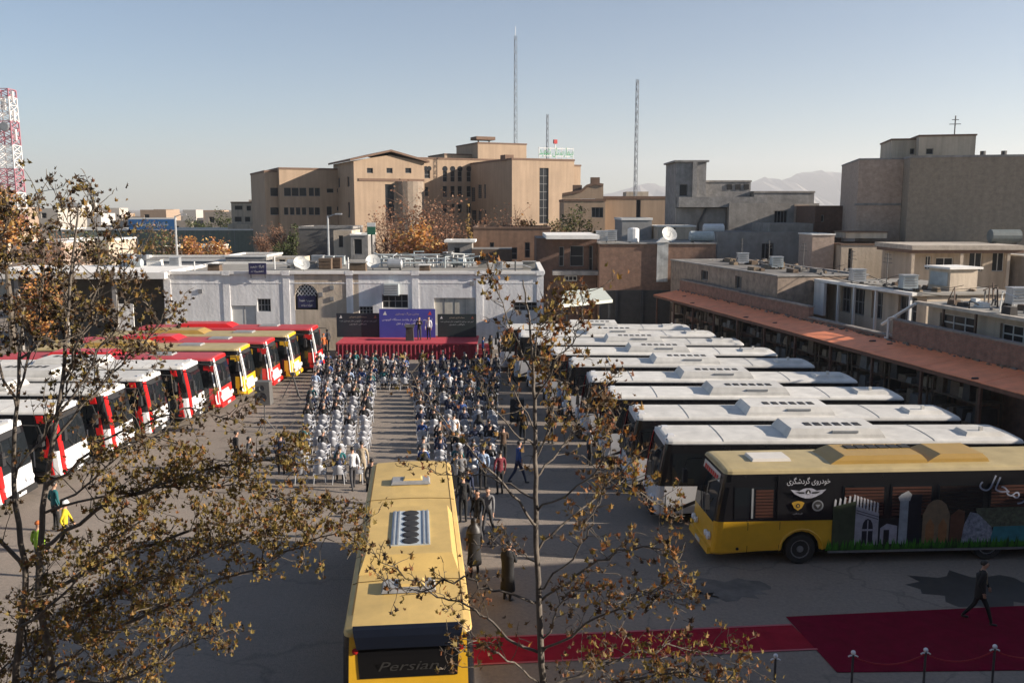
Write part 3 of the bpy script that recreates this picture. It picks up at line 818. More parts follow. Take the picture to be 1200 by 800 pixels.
def block(root, x0, x1, z1, y0, y1, wm, holes=(), hl=(), hr=(), z0=0.0, roofm=None, cop=None, cop_h=.25, cop_o=.08, name='wall', fm=None, bars=(1, 1), rec=.22, wins=True, pm=None):
    "a rectangular volume: recessed openings on the front, left and right faces, roof slab, coping"
    w = MB(); d = y1 - y0
    w.wall(x0, x1, z0, z1, holes, y0, rec)
    TL = TR((x0, y1, 0)) @ RZ(-math.pi / 2)      # local x runs from back to front
    TRi = TR((x1, y0, 0)) @ RZ(math.pi / 2)
    w.T = TL; w.wall(0, d, z0, z1, hl, 0, rec)
    w.T = TRi; w.wall(0, d, z0, z1, hr, 0, rec)
    w.T = None
    w.poly(((x1, y1, z0), (x0, y1, z0), (x0, y1, z1), (x1, y1, z1)))
    w.build(name, wm, root)
    r = MB(); r.poly(((x0, y0, z1 - .004), (x1, y0, z1 - .004), (x1, y1, z1 - .004), (x0, y1, z1 - .004)))
    if roofm is not False: r.build('roof', roofm or roof_felt, root)
    if cop is not None:
        c = MB(); o = cop_o; zc = z1 + cop_h
        c.box(x0 - o, x1 + o, y0 - o, y0 + .25, z1 - .0, zc); c.box(x0 - o, x1 + o, y1 - .25, y1 + o, z1, zc)
        c.box(x0 - o, x0 + .25, y0 + .25, y1 - .25, z1, zc); c.box(x1 - .25, x1 + o, y0 + .25, y1 - .25, z1, zc)
        c.build('coping', cop, root)
    if wins:
        for h in holes: window(root, *h, y0 + rec - .01, fm, pm, bars)
        for h in hl: window(root, *h, rec - .01, fm, pm, bars, T=TL)
        for h in hr: window(root, *h, rec - .01, fm, pm, bars, T=TRi)
def pxr(pl, x0, y0, x1, y1, off=0.0):
    a = pl.at(x0, y1, off); b = pl.at(x1, y0, off)
    return (min(a[0], b[0]), max(a[0], b[0]), min(a[1], b[1]), max(a[1], b[1]))
def bthing(pl, name, label, cat='building', group=None):
    return thing(name, label, cat, pl.p, pl.a, group)

# ---- white hall behind the stage ------------------------------------------------
pl = Plane(0, 71.0)
hall = bthing(pl, 'hall', 'long white plastered hall with pilasters behind the stage')
q = lambda *r: pxr(pl, *r)
hx0, hx1, _, hz = q(195, 318, 637, 400)
zt = pl.at(400, 321)[1]
ax0, ax1, az0, az1 = q(346, 333, 372, 363)
zarch = az1 - (ax1 - ax0) / 2
holes = [(ax0, ax1, az0, az1)]
w1 = q(448, 345, 478, 361); w2 = q(421, 359, 437, 368); w3 = q(302, 350, 317, 365); d1 = q(273, 358, 300, 402); w4 = q(602, 354, 630, 364); d2 = q(509, 349, 557, 380)
w5 = q(458, 337, 464, 341)
hl_ = [(ax0, ax1, az0, az1), w1, w2, w3, (d1[0], d1[1], 0.02, d1[3]), w4, d2]
wl = MB(); D = 13.0
xs_split = pl.at(408, 350)[0]; xs_b0 = pl.at(336, 350)[0]
wl.wall(hx0, hx1, 0, zt, hl_, 0, .25)
for fi, f in enumerate(wl.Fc):
    cx = sum(wl.V[i].x for i in f) / len(f)
    if xs_b0 < cx < xs_split: wl.mi[fi] = 1
TL = TR((hx0, D, 0)) @ RZ(-math.pi / 2); wl.T = TL; wl.wall(0, D, 0, zt, (), 0, .2)
wl.T = TR((hx1, 0, 0)) @ RZ(math.pi / 2); wl.wall(0, D, 0, zt, (), 0, .2); wl.T = None
wl.poly(((hx1, D, 0), (hx0, D, 0), (hx0, D, zt), (hx1, D, zt)))
wl.build('wall', [plaster_white, plaster_beige], hall)
r = MB(); r.poly(((hx0, 0, zt - .01), (hx1, 0, zt - .01), (hx1, D, zt - .01), (hx0, D, zt - .01))); r.build('roof', roof_pale, hall)
c = MB(); c.box(hx0 - .1, hx1 + .1, -.18, .3, zt, zt + .2); c.box(hx0 - .1, hx0 + .3, .3, D, zt, zt + .2); c.box(hx1 - .3, hx1 + .1, .3, D, zt, zt + .2); c.box(hx0 + .3, hx1 - .3, D - .3, D, zt, zt + .2)
c.build('coping', coping_white, hall)
for px in (197, 266, 336, 410, 487, 562, 633):
    x = pl.at(px, 350)[0]; p = MB(); p.box(x - .26, x + .26, -.045, 0, 0, zt - .02); p.box(x - .3, x + .3, -.19, 0, zt - .1, zt + .24); p.build('pilaster', plaster_white, hall)
b = MB(); b.box(hx0, hx1, -.025, 0, zt - .75, zt - .66); b.build('string_course', plaster_white, hall)
# arched sign window
sp = MB(); n = 10
for k in range(n):     # spandrels closing the square opening to an arch
    a0, a1 = math.pi * k / n, math.pi * (k + 1) / n; cx = (ax0 + ax1) / 2; rr = (ax1 - ax0) / 2
    pts = [(cx + rr * math.cos(a0), -.012, zarch + rr * math.sin(a0)), (cx + rr * math.cos(a0), -.012, az1 + .02), (cx + rr * math.cos(a1), -.012, az1 + .02), (cx + rr * math.cos(a1), -.012, zarch + rr * math.sin(a1))]
    sp.prism(pts, (0, .1, 0))
sp.build('arch_spandrel', plaster_beige, hall)
aw = MB(); aw.poly(((ax0, .2, az0), (ax1, .2, az0), (ax1, .2, az1), (ax0, .2, az1))); awo = aw.build('arch_window', dark_pane, hall)
m_ = MB(); cx = (ax0 + ax1) / 2
for k in range(-3, 4):
    m_.tube([(cx + k * .28 - .45, .15, zarch - .05), (cx + k * .28 + .3, .15, zarch + .9)], .035, 4)
    m_.tube([(cx + k * .28 + .45, .16, zarch - .05), (cx + k * .28 - .3, .16, zarch + .9)], .035, 4)
m_.build('arch_lattice', frame_white, awo)
sg = MB(); sg.box(ax0 + .2, ax1 - .2, .08, .12, az0 + .15, zarch); so = sg.build('sign_board', M('sign_navy', (.02, .02, .07), .5, var=0), awo)
text_part('sign_text', shape('حسینیه شهدا'), frame_white, awo, (ax1 - ax0) * .62, .26, TR((cx, .07, (az0 + .15 + zarch) / 2 + .1)))
text_part('sign_text', shape('شرکت واحد'), frame_white, awo, (ax1 - ax0) * .5, .2, TR((cx, .07, az0 + .35)))
for h in (w1, w2, w3, w4): window(hall, *h, .24, frame_grey, dark_pane, (3, 1))
box_part('door', M('pale_door', (.5, .5, .48), .6, var=.1), hall, d1[0], d1[1], .12, .2, .02, d1[3])
box_part('door_leaf_seam', frame_grey, hall, (d1[0] + d1[1]) / 2 - .015, (d1[0] + d1[1]) / 2 + .015, .105, .12, .05, d1[3])
dd = box_part('boarded_opening', M('pale_boarding', (.5, .47, .4), .8, var=.15, streak=.2), hall, d2[0], d2[1], .14, .22, d2[2], d2[3])
for k in range(1, 4): box_part('board_joint', frame_grey, dd, d2[0] + (d2[1] - d2[0]) * k / 4 - .02, d2[0] + (d2[1] - d2[0]) * k / 4 + .02, .12, .14, d2[2], d2[3])
for (px, py) in ((389, 337), (389, 350), (553, 332), (235, 341), (376, 345)):
    x, z = pl.at(px, py); box_part('wall_vent', frame_grey, hall, x - .16, x + .16, -.08, 0, z - .16, z + .16)
x0, x1, z0, z1 = q(451, 332, 468, 345)
wc = thing('window_cooler', 'boxy grey air cooler on the wall above the blue banner', 'air cooler', (pl.p.x, pl.p.y, 0))
box_part('body', gal_blue, wc, x0, x1, -.7, 0, z0, z1)
for k in range(4): box_part('louvre', frame_grey, wc, x0 + .08, x1 - .08, -.72, -.7, z0 + .12 + k * .18, z0 + .2 + k * .18)
box_part('bracket', steel_dark, wc, x0, x1, -.6, 0, z0 - .1, z0 - .004)
x0, x1, z0, z1 = q(293, 308, 313, 321)
sb = thing('roof_sign', 'small navy sign with white lettering on the hall parapet', 'sign', (pl.p.x, pl.p.y, 0))
box_part('board', MATS['sign_navy'], sb, x0, x1, -.35, -.25, z0, z1)
box_part('post', steel_dark, sb, x0 + .1, x0 + .16, -.24, -.19, z0 - .3, z1); box_part('post', steel_dark, sb, x1 - .16, x1 - .1, -.24, -.19, z0 - .3, z1)
text_part('lettering', shape('کارگاه شهید'), frame_white, sb, (x1 - x0) * .8, .26, TR(((x0 + x1) / 2, -.356, (z0 + z1) / 2 + .16)))
text_part('lettering', shape('تعمیرات'), frame_white, sb, (x1 - x0) * .7, .22, TR(((x0 + x1) / 2, -.356, (z0 + z1) / 2 - .2)))

# dark open shed left of the hall
pl = Plane(0, 70.5)
sh = bthing(pl, 'open_shed', 'open shed with pale roof slab and dark inside, joined to the hall')
x0, x1, z0, z1 = pxr(pl, -40, 319, 194, 328)
box_part('roof_slab', coping_white, sh, x0, x1, -.3, 9, z0 + .1, z1)
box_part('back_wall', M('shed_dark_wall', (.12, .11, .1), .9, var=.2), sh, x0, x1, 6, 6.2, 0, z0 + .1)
for px in (20, 75, 134): x = pl.at(px, 350)[0]; box_part('post', concrete, sh, x - .16, x + .16, 0, .3, 0, z0 + .1)
x0, x1, z0, z1 = pxr(pl, 131, 357, 152, 400); box_part('panel', plaster_white, sh, x0, x1, .6, .7, 0, z1)

# ---- tan hospital-like complex ---------------------------------------------------
A = R(24)
pc = PD(457, 250, 150.0)
pl = Plane(pc.x, pc.y, A)
tan = bthing(pl, 'hospital', 'big tan stone complex with gabled block and green roof sign')
OB = 0.0; OA = -11.0; OD = -9.0; OE = 9.0   # how far each wing stands out
def pt(r, off): return pxr(pl, *r, off)
# gabled block (front plane)
gx0, gx1, _, gz = pt((416, 190, 497, 260), OB)
gh = [pt(r, OB) for r in ((430, 197, 437, 203), (453, 197, 460, 203), (475, 197, 482, 203), (452, 216, 462, 262))]
apx, apz = pl.at(457, 178, OB); 
block(tan, gx0, gx1, gz, 0, 14, tan_stone, gh, [(3.0, 4.6, gz - 4, gz - 2.4), (9.5, 11, gz - 4, gz - 2.4), (9.5, 11, gz - 9, gz - 6.5)], roofm=False, bars=(0, 0))
g = MB(); g.prism([(gx0, .01, gz), (gx1, .01, gz), (apx, .01, apz - .5)], (0, 13.9, 0)); g.build('gable', tan_stone, tan)
g = MB()
o = .7
for (xa, za), (xb, zb) in (((gx0 - o, gz - .1), (apx, apz)), ((apx, apz), (gx1 + o, gz - .1))):
    g.prism([(xa, -o, za), (xb, -o, zb), (xb, -o, zb + .32), (xa, -o, za + .32)], (0, 15.5, 0))
g.build('gable_roof', tan_dark, tan)
x0, x1, z0, z1 = pt((420, 210, 497, 212), OB); box_part('string_course', tan_dark, tan, x0, x1, -.12, .02, z0, z1)
# rounded grey stair bay on the gabled block
x0, x1, z0, z1 = pt((466, 213, 496, 300), OB)
bay = MB(); n = 8; pts = [(x0 + (x1 - x0) * (0.5 - .5 * math.cos(math.pi * k / n)), -1.6 * math.sin(math.pi * k / n) - .02, 0) for k in range(n + 1)]
bay.prism(pts, (0, 0, z1)); bay.build('stair_bay', M('stair_bay_stone', (.25, .20, .155), .9, var=.2, scale=1.5), tan)
# left wing
lx0, lx1, _, lz = pt((329, 200, 424, 260), OA)
lh = [pt(r, OA) for r in ((333, 220, 341, 230), (342, 220, 350, 230), (351, 220, 359, 230), (362, 220, 368, 230), (369, 220, 375, 230), (383, 221, 391, 226), (395, 221, 403, 226),
                         (333, 243, 338, 252), (340, 243, 345, 252), (347, 243, 352, 252), (354, 243, 359, 252), (362, 243, 368, 252), (369, 243, 375, 252), (383, 242, 389, 252), (395, 242, 404, 247))]
block(tan, lx0, lx1 + 3, lz, -OA, -OA + 18, tan_stone, lh, roofm=None, cop=tan_dark, cop_h=.3, bars=(0, 0))
fx0, fx1, _, fz = pt((312, 202, 328.5, 260), OA - 1.5)
block(tan, fx0, fx1, fz, -OA + 1.5, -OA + 17, tan_stone, [pt((317, 220, 327, 230), OA - 1.5), pt((317, 243, 327, 252), OA - 1.5)], cop=tan_dark, cop_h=.3, bars=(0, 0))
# centre wing with arched windows
dx0, dx1, _, dz = pt((496, 189, 605, 260), OD)
def dwin(px0, px1, py0, py1): return pt((px0, py0, px1, py1), OD)
dh = []
for px in (519, 528, 536.5, 547, 555.5):
    dh += [dwin(px, px + 5, 201, 213), dwin(px, px + 5, 218, 231), dwin(px, px + 5, 239, 250)]
dh += [dwin(497.5, 504, 200, 209), dwin(498, 502, 219, 230), dwin(574, 582, 201, 210), dwin(568.5, 587, 220, 252)]
block(tan, dx0 - 2, dx1 + 6, dz, -OD, -OD + 16, tan_stone, dh, cop=tan_dark, cop_h=.3, bars=(0, 1))
for px in (519, 528, 536.5, 547, 555.5):   # round heads above the upper windows
    x, z = pl.at(px + 2.5, 198, OD); w = MB(); w.lathe((x, -OD - .03, z), (0, 1, 0), [(0, .5), (.06, .5)], 10); w.build('round_window', dark_pane, tan)
for px in (499, 503, 576, 581):
    x, z = pl.at(px, 197.5, OD); w = MB(); w.lathe((x, -OD - .03, z), (0, 1, 0), [(0, .42), (.06, .42)], 10); w.build('round_window', dark_pane, tan)
# penthouses
px0, px1, pz0, pz1 = pt((560, 170, 617, 190), OD - 2)
block(tan, px0, px1, pz1, -OD + 2, -OD + 13, tan_stone, z0=dz - .3, cop=tan_dark, cop_h=.25)
px0, px1, pz0, pz1 = pt((521, 182.5, 561, 190), OD - 5)
block(tan, px0, px1, pz1, -OD + 5, -OD + 14, tan_stone, z0=dz - .3, cop=tan_dark, cop_h=.25)
px0, px1, pz0, pz1 = pt((556, 161, 578, 164), OD - 4)
box_part('roof_canopy', tan_dark, tan, px0, px1, -OD + 3, -OD + 6, pz0, pz1)
for xx in (px0 + .8, px1 - .8): box_part('canopy_post', tan_dark, tan, xx - .1, xx + .1, -OD + 4, -OD + 4.2, dz, pz0)
# right block standing forward, tall stair window
ex0, ex1, _, ez = pt((600, 189, 673, 260), OE)
eh = [pt((632, 197, 643, 262), OE)]
depth_e = OE - OD
block(tan, ex0, ex1, ez, -OE, -OD + 10, tan_stone, eh, [(9.5, 12, ez - 6.5, ez - 4), (13.3, 15, ez - 6, ez - 3.6), (16, 17, ez - 6, ez - 3.6), (13.3, 15, ez - 11, ez - 8), (16, 17, ez - 11, ez - 8), (9.5, 12.4, ez - 14, ez - 8)], cop=tan_dark, cop_h=.3, bars=(1, 6))
px0, px1, pz0, pz1 = pt((672, 195, 680.5, 260), OE - 1)
block(tan, ex1 + .01, px1, pz1, -OE + 1, -OD + 9, tan_stone, cop=tan_dark, cop_h=.25)
x0, x1, z0, z1 = pt((592, 184.5, 602, 187.5), OE - 2); box_part('roof_box', tan_dark, tan, x0, x1, -OE + 2, -OE + 4, ez, ez + .9)
# green roof lettering on a frame: its own thing
x0, x1, z0, z1 = pt((632, 172.5, 672, 187.5), OE - .6)
gs = thing('roof_lettering', 'green roof lettering on a white frame on top of the tan block', 'sign', pl.p, pl.a)
fr = MB()
for xx in [x0 + (x1 - x0) * k / 6 for k in range(7)]: fr.box(xx - .05, xx + .05, -OE + .7, -OE + .8, ez + .3, z1 - .1)
for zz in (z0 + (z1 - z0) * .3, z1 - .3): fr.box(x0, x1, -OE + .66, -OE + .7, zz - .05, zz + .05)
fr.build('frame', frame_white, gs)
text_part('lettering', shape('بیمارستان شهید'), M('sign_green', (.03, .26, .09), .5, var=0), gs, x1 - x0, (z1 - z0) * .72, TR(((x0 + x1) / 2, -OE + .62, z0 + (z1 - z0) * .58)))
x, z = pl.at(651, 167, OE - .6)
box_part('beacon_post', frame_white, gs, x - .06, x + .06, -OE + .66, -OE + .78, z1 - .4, z - .2); box_part('beacon', M('beacon_red', (.4, .03, .03), .4, var=0), gs, x - .3, x + .3, -OE + .5, -OE + .9, z - .2, z + .45)

# masts
def mast(px, pyt, pyb, v, w, label, col_=None, n=16):
    t = PD(px, pyt, v); b_ = PD(px, pyb, v)
    root = thing('radio_mast', label, 'mast', (t.x, v, b_.z))
    H = t.z - b_.z; mb = MB()
    cs = [(w * math.cos(a), w * math.sin(a)) for a in (.3, .3 + 2.094, .3 + 4.189)]
    for x, y in cs: mb.tube([(x, y, 0), (x * .8, y * .8, H)], .06, 4)
    mb.build('leg_tubes', galv, root)
    br = MB()
    for k in range(n):
        z0, z1 = H * k / n, H * (k + 1) / n
        for j in range(3):
            a, c = cs[j], cs[(j + 1) % 3]
            if k % 2: a, c = c, a
            br.tube([(a[0], a[1], z0), (c[0] * .95, c[1] * .95, z1)], .035, 4, cap=False)
    tag(br.build('bracing', galv, root), kind='stuff')
    return root, H
m1, H1 = mast(604, 42, 172, 175, .35, 'tall slim lattice mast rising behind the tan block')
an = MB(); an.cyl((0, 0, H1), (0, 0, 1), .05, 1.6, 5); an.build('antenna', galv, m1)
m2, H2 = mast(641.5, 134, 190, 160, .22, 'short thin mast next to the green roof lettering', n=8)
m3, H3 = mast(747, 93, 232, 130, .26, 'tall slim mast standing above the low tan building')
# red and white lattice tower at the far left
def tower():
    v = 190; t = PD(5, 105, v); b_ = PD(5, 290, v)
    root = thing('lattice_tower', 'broad red and white lattice telecom tower', 'tower', (t.x, v, 0))
    H = t.z; W = 1.5; mats = [M('tower_white', (.6, .58, .57), .6, var=0), M('tower_red', (.34, .14, .17), .6, var=0)]
    n = 22
    for seg in range(n):
        mb = MB(); z0, z1 = H * seg / n, H * (seg + 1) / n
        w0 = W * (1.25 - .25 * seg / n); w1 = W * (1.25 - .25 * (seg + 1) / n)
        c0 = [(w0, w0), (-w0, w0), (-w0, -w0), (w0, -w0)]; c1 = [(w1, w1), (-w1, w1), (-w1, -w1), (w1, -w1)]
        for j in range(4):
            mb.tube([(*c0[j], z0), (*c1[j], z1)], .16, 4)
            mb.tube([(*c0[j], z0), (*c1[(j + 1) % 4], z1)], .09, 4); mb.tube([(*c0[(j + 1) % 4], z0), (*c1[j], z1)], .09, 4)
            mb.tube([(*c1[j], z1), (*c1[(j + 1) % 4], z1)], .09, 4)
        mb.build('tower_section', mats[1 if (seg // 3) % 2 else 0], root)
    for k in range(7):
        z = H - 1.5 - k * 1.25; a = k * 2.1
        mb = MB(); r_ = W * 1.1
        if k in (4,): mb.lathe((r_ * .3, -W - .3, z - 1), (0, -1, 0), [(0, .9), (.25, .95), (.3, .8)], 12)
        else: mb.box(r_ * math.cos(a) - .25, r_ * math.cos(a) + .25, r_ * math.sin(a) - .25 - W * .2, r_ * math.sin(a) + .25 - W * .2, z - 1.1, z + 1.1)
        mb.build('antenna_panel', mats[0] if k != 4 else grey_metal, root)
tower()

# ---- second tan building with the curved parapet ---------------------------------
pl = Plane(0, 128.0)
t2 = bthing(pl, 'clinic', 'low tan building with a curved brown parapet and dark slot')
qq = lambda *r: pxr(pl, *r)
x0, x1, _, z = qq(659, 231, 707, 300)
block(t2, x0, x1, z - .6, -3, 9, tan_stone, [pxr(pl, 693, 243, 707, 255, 3)], cop=tan_dark, cop_h=.3, bars=(2, 0))
cp_ = MB(); pts = [pl.at(*p, 3.05) for p in ((659, 233), (659, 228), (681, 224), (688, 218), (697, 215), (707, 217), (707, 233))]
cp_.prism([(x, -3.05, z) for x, z in pts], (0, .8, 0)); cp_.build('curved_parapet', tan_stone, t2)
e = MB(); e.tube([(x, -3.0, z) for x, z in pts[1:-1]], .25, 4); e.build('coping', tan_dark, t2)
for px, py in ((677, 222), (698, 213)): x, z = pl.at(px, py, 3); box_part('chimney', tan_dark, t2, x - .6, x + .6, -2.6, -1.6, z - .8, z + .6)
x0, x1, _, z = qq(706, 233, 789, 300)
block(t2, x0, x1, z, 0, 12, tan_stone, [qq(745, 234, 751, 270)], cop=tan_dark, cop_h=.35, bars=(0, 0))
x0, x1, z0, z1 = qq(738, 224, 765, 233); hc = block(t2, x0, x1, z1, 4, 8, plaster_beige, z0=z, cop=None, name='roof_room')

# ---- grey unfinished concrete building -------------------------------------------
pl = Plane(0, 104.0)
gb = bthing(pl, 'grey_building', 'grey unfinished concrete building with stair tower and open floor')
qq = lambda *r: pxr(pl, *r)
x0, x1, _, z = qq(791, 190, 828, 260); block(gb, x0, x1, z, 0, 7, concrete, [qq(796, 216, 806, 230)], cop=concrete, cop_h=.2, cop_o=.25, bars=(0, 0))
xx = pl.at(814, 200)[0]; box_part('corner_rib', concrete, gb, xx - .25, xx + .25, -.3, .0, 10, z)
xa, xb, zz0, zz1 = qq(828, 213, 884, 240); block(gb, xa, xb, zz1, 1.5, 9, concrete, z0=0, cop=cement, cop_h=.2)
for px in (852, 862, 872): wx0, wx1, wz0, wz1 = pxr(pl, px, 216, px + 6, 222, -1.4); box_part('parapet_gap', slot_black, gb, wx0, wx1, 1.42, 1.5, wz0, wz1)
xa, xb, zz0, zz1 = qq(793, 231, 896, 243); box_part('floor_slab', concrete, gb, xa, xb, -1.2, 1.4, zz0, zz1)
xa, xb, zz0, zz1 = qq(884, 226, 955, 238); block(gb, xa, xb + .0, zz1, 0.2, 9, concrete, z0=0, cop=cement, cop_h=.2)
xa, xb, zz0, zz1 = qq(790, 244, 850, 300); block(gb, xa, xb, zz1 - .02, -.4, 1.3, cement, bars=(0, 0), roofm=False)
xa, xb, zz0, zz1 = qq(848, 238, 955, 330); block(gb, xa, xb, zz1 - .03, -1.5, .1, cement, [pxr(pl, 907, 247, 923, 264, 1.5)], roofm=False, bars=(3, 0))
box_part('red_infill', old_brick, gb, *pxr(pl, 930, 240, 948, 263, 1.5)[:2], -1.56, -1.49, *pxr(pl, 930, 240, 948, 263, 1.5)[2:])
gi = MB()
a = pl.at(827, 244, .5); b_ = pl.at(818, 262, .5); c_ = pl.at(818, 280, .5)
gi.tube([(a[0], -.6, a[1]), (b_[0], -.6, b_[1]), (c_[0], -.6, c_[1])], .12, 5); gi.build('brace', steel_dark, gb)
# lower cement house in front of it
pl = Plane(0, 92.0)
gc = bthing(pl, 'cement_house', 'plain grey cement house with barred window above the orange canopy end')
qq = lambda *r: pxr(pl, *r)
x0, x1, _, z = qq(839, 272, 957, 330); block(gc, x0, x1, z, 0, 9, cement, [qq(892, 285, 907, 305)], cop=None, bars=(2, 0), fm=frame_grey)
x0, x1, z0, z1 = qq(905, 262, 957, 274); block(gc, x0, x1, z1, 1, 8, cement, z0=z - .2)
x0, x1, z0, z1 = qq(853, 318, 867, 323); box_part('awning', coping_white, gc, x0, x1, -.6, 0, z0, z1)
x0, x1, z0, z1 = qq(853, 323, 880, 332); box_part('low_opening', slot_black, gc, x0, x1, -.02, .0, z0, z1)

# ---- brown brick building behind the steel canopy --------------------------------
pl = Plane(0, 84.0)
bb = bthing(pl, 'brick_building', 'brown brick building with one white weathered pier, behind the green canopy')
qq = lambda *r: pxr(pl, *r)
x0, x1, _, z = qq(702, 286, 839, 340)
block(bb, x0, x1, z, 0, 10, brown_brick, roofm=roof_pale, cop=concrete, cop_h=.12, cop_o=.12)
a0, a1, b0, b1 = qq(769, 284, 783, 330); box_part('white_pier', M('weathered_pier', (.5, .5, .48), .9, var=.4, scale=1.2, streak=.3), bb, a0, a1, -.2, 0, b0, b1)
pr = MB(); pr.prism([(a0 - .1, -.3, b1), (a1 + .1, -.3, b1), ((a0 + a1) / 2, -.3, b1 + .5)], (0, .6, 0)); pr.build('pier_cap', coping_white, bb)
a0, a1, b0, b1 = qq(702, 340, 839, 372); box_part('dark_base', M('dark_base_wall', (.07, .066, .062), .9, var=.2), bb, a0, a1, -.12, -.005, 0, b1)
for px in (722, 752, 792): x = pl.at(px, 350)[0]; box_part('steel_post', steel_dark, bb, x - .12, x + .12, -.3, -.13, 0, b1)
x0, x1, _, z2 = qq(629, 280, 702, 340)
block(bb, x0, x1, z2, 2.0, 10, dark_brick, [pxr(pl, 655, 289, 661, 312, -2), pxr(pl, 690, 288, 695, 318, -2), pxr(pl, 668, 288, 684, 312, -2)], roofm=roof_felt, bars=(0, 1))
a0, a1, b0, b1 = qq(640, 277, 702, 282); box_part('white_cornice', coping_white, bb, a0, a1, -.5, 10, z2, z2 + .35)
a0, a1, b0, b1 = qq(648, 318, 702, 323); box_part('ledge', concrete, bb, a0, a1, .5, 2, b0, b1)
a0, a1, b0, b1 = pxr(pl, 663, 325, 678, 331, 0); window(bb, a0, a1, b0, b1, 1.98, frame_white, dark_pane, (2, 0))

# light green steel canopy
cn = thing('steel_canopy', 'pale green flat steel canopy on thin posts beside the hall', 'canopy', (0, 0, 0))
top = [P(655, 357, 4.2), P(718, 351, 4.2), P(706, 337, 4.6), P(662, 341, 4.6)]
mb = MB(); mb.prism(top, (0, 0, -.22)); mb.build('roof_sheet', M('canopy_green', (.5, .53, .47), .6, var=.08), cn)
for p in (top[0], top[1], top[2], top[3]):
    mb = MB(); s_ = (p + (sum(top, Vector()) / 4 - p) * .12); mb.box(s_.x - .08, s_.x + .08, s_.y - .08, s_.y + .08, 0, s_.z - .2); mb.build('post', steel_dark, cn)

# ---- big bare brick block on the right -------------------------------------------
pb = PD(1063, 250, 82.0)
pl = Plane(pb.x, pb.y, R(-13))
big = bthing(pl, 'brick_block', 'tall windowless brick block with a roof room and aerial')
x0, x1, _, z = pxr(pl, 1063, 183, 1260, 300)
block(big, 0, x1, z, 0, 17, grey_brick, cop=concrete, cop_h=.2, cop_o=.05)
lf = Plane(pb.x, pb.y, R(-13) - math.pi / 2)
# the darker old brick wing on its left side
yd = 9.5
a0, a1, b0, b1 = pxr(pl, 1001, 187, 1062.5, 300, -3.0)
block(big, a0, -.02, b1, 3.0, 16, old_brick, cop=concrete, cop_h=.15, cop_o=.04)
a0, a1, b0, b1 = pxr(pl, 1001, 238, 1062, 241, -3.0); box_part('string_course', concrete, big, a0, -.03, 2.93, 3.0, b0, b1)
a0, a1, b0, b1 = pxr(pl, 1076, 159, 1144, 186, -5); 
block(big, a0, a1, b1, 5, 13, plaster_beige, [pxr(pl, 1085, 174, 1094, 181, -5)], z0=z - .1, cop=tan_dark, cop_h=.15, bars=(0, 0))
a0b, a1b, b0b, b1b = pxr(pl, 1044, 164, 1076, 186, -6.5); block(big, a0b, a0 - .02, b1b, 6.5, 13, plaster_beige, [pxr(pl, 1066, 174, 1072, 181, -6.5)], z0=b1 - 7 if False else z - .5, cop=tan_dark, cop_h=.15, bars=(0, 0))
x, zz = pl.at(1119, 150, -7); ae = MB(); ae.cyl((x, 7, b1), (0, 0, 1), .06, 2.0, 5); ae.box(x - .5, x + .5, 6.97, 7.03, b1 + 1.2, b1 + 1.26); ae.box(x - .3, x + .3, 6.97, 7.03, b1 + 1.6, b1 + 1.66); ae.build('aerial', steel_dark, big)
for px, py in ((1035, 186), (1155, 184), (1180, 184)):
    x, zz = pl.at(px, py, -4); c = MB(); c.cyl((x, 5, z - .1 if px > 1063 else zz - .8), (0, 0, 1), .25, .9, 8); c.build('chimney_pot', steel_dark, big)

# dark brown wall and beige house between the blocks
pl = Plane(0, 96.0)
dk = bthing(pl, 'brown_house', 'dark brown house squeezed between the grey building and the tall brick block')
x0, x1, _, z = pxr(pl, 953, 241, 1004, 300); block(dk, x0, x1, z, 0, 9, dark_brick, [pxr(pl, 962, 252, 966, 260)], cop=None, bars=(0, 0))
pl = Plane(0, 80.0)
bg = bthing(pl, 'beige_house', 'beige flat-roofed house with one narrow dark door, below the brick block')
x0, x1, _, z = pxr(pl, 984, 287, 1066, 330); block(bg, x0, x1, z, 0, 5, plaster_beige, [pxr(pl, 993, 291, 999, 319)], cop=tan_dark, cop_h=.12, bars=(0, 0))
x0, x1, _, z = pxr(pl, 955, 276, 984, 330); block(bg, x0, x1 - .02, z, 1.2, 5, old_brick, bars=(0, 0), cop=coping_white, cop_h=.12)
x0, x1, z0, z1 = pxr(pl, 996, 273, 1045, 290, -1); block(bg, x0, x1, z1, 2, 5, plaster_beige, z0=z - .3, cop=tan_dark, cop_h=.1)
pl = Plane(0, 72.0)
ph = bthing(pl, 'porch_house', 'low house with deep shaded porch and pale roof edge, under the brick block')
x0, x1, _, z = pxr(pl, 1068, 292, 1184, 330)
po = [pxr(pl, *r) for r in ((1084, 300, 1092, 316), (1096, 302, 1118, 318), (1135, 296, 1152, 318), (1162, 296, 1178, 318))]
block(ph, x0, x1, z, 0, 6, plaster_beige, po, bars=(1, 0), fm=frame_white)
x0, x1, z0, z1 = pxr(pl, 1060, 285, 1190, 291); box_part('roof_edge', M('weathered_edge', (.42, .37, .31), .9, var=.25), ph, x0, x1, -1.4, 6, z, z + .35)
box_part('fascia', tan_dark, ph, x0, x1, -1.3, 5.5, z - .25, z - .004)
for px in (1070, 1127, 1182): x = pl.at(px, 300, 1.2)[0]; box_part('porch_post', plaster_beige, ph, x - .12, x + .12, -1.25, -1.0, 0, z - .26)
x0, x1, _, z = pxr(pl, 1188, 300, 1290, 340); 
rh = bthing(pl, 'cement_block_house', 'grey cement house cut by the picture edge below the tall brick block')
block(rh, x0, x1, z, -2, 8, cement, cop=coping_white, cop_h=.12)

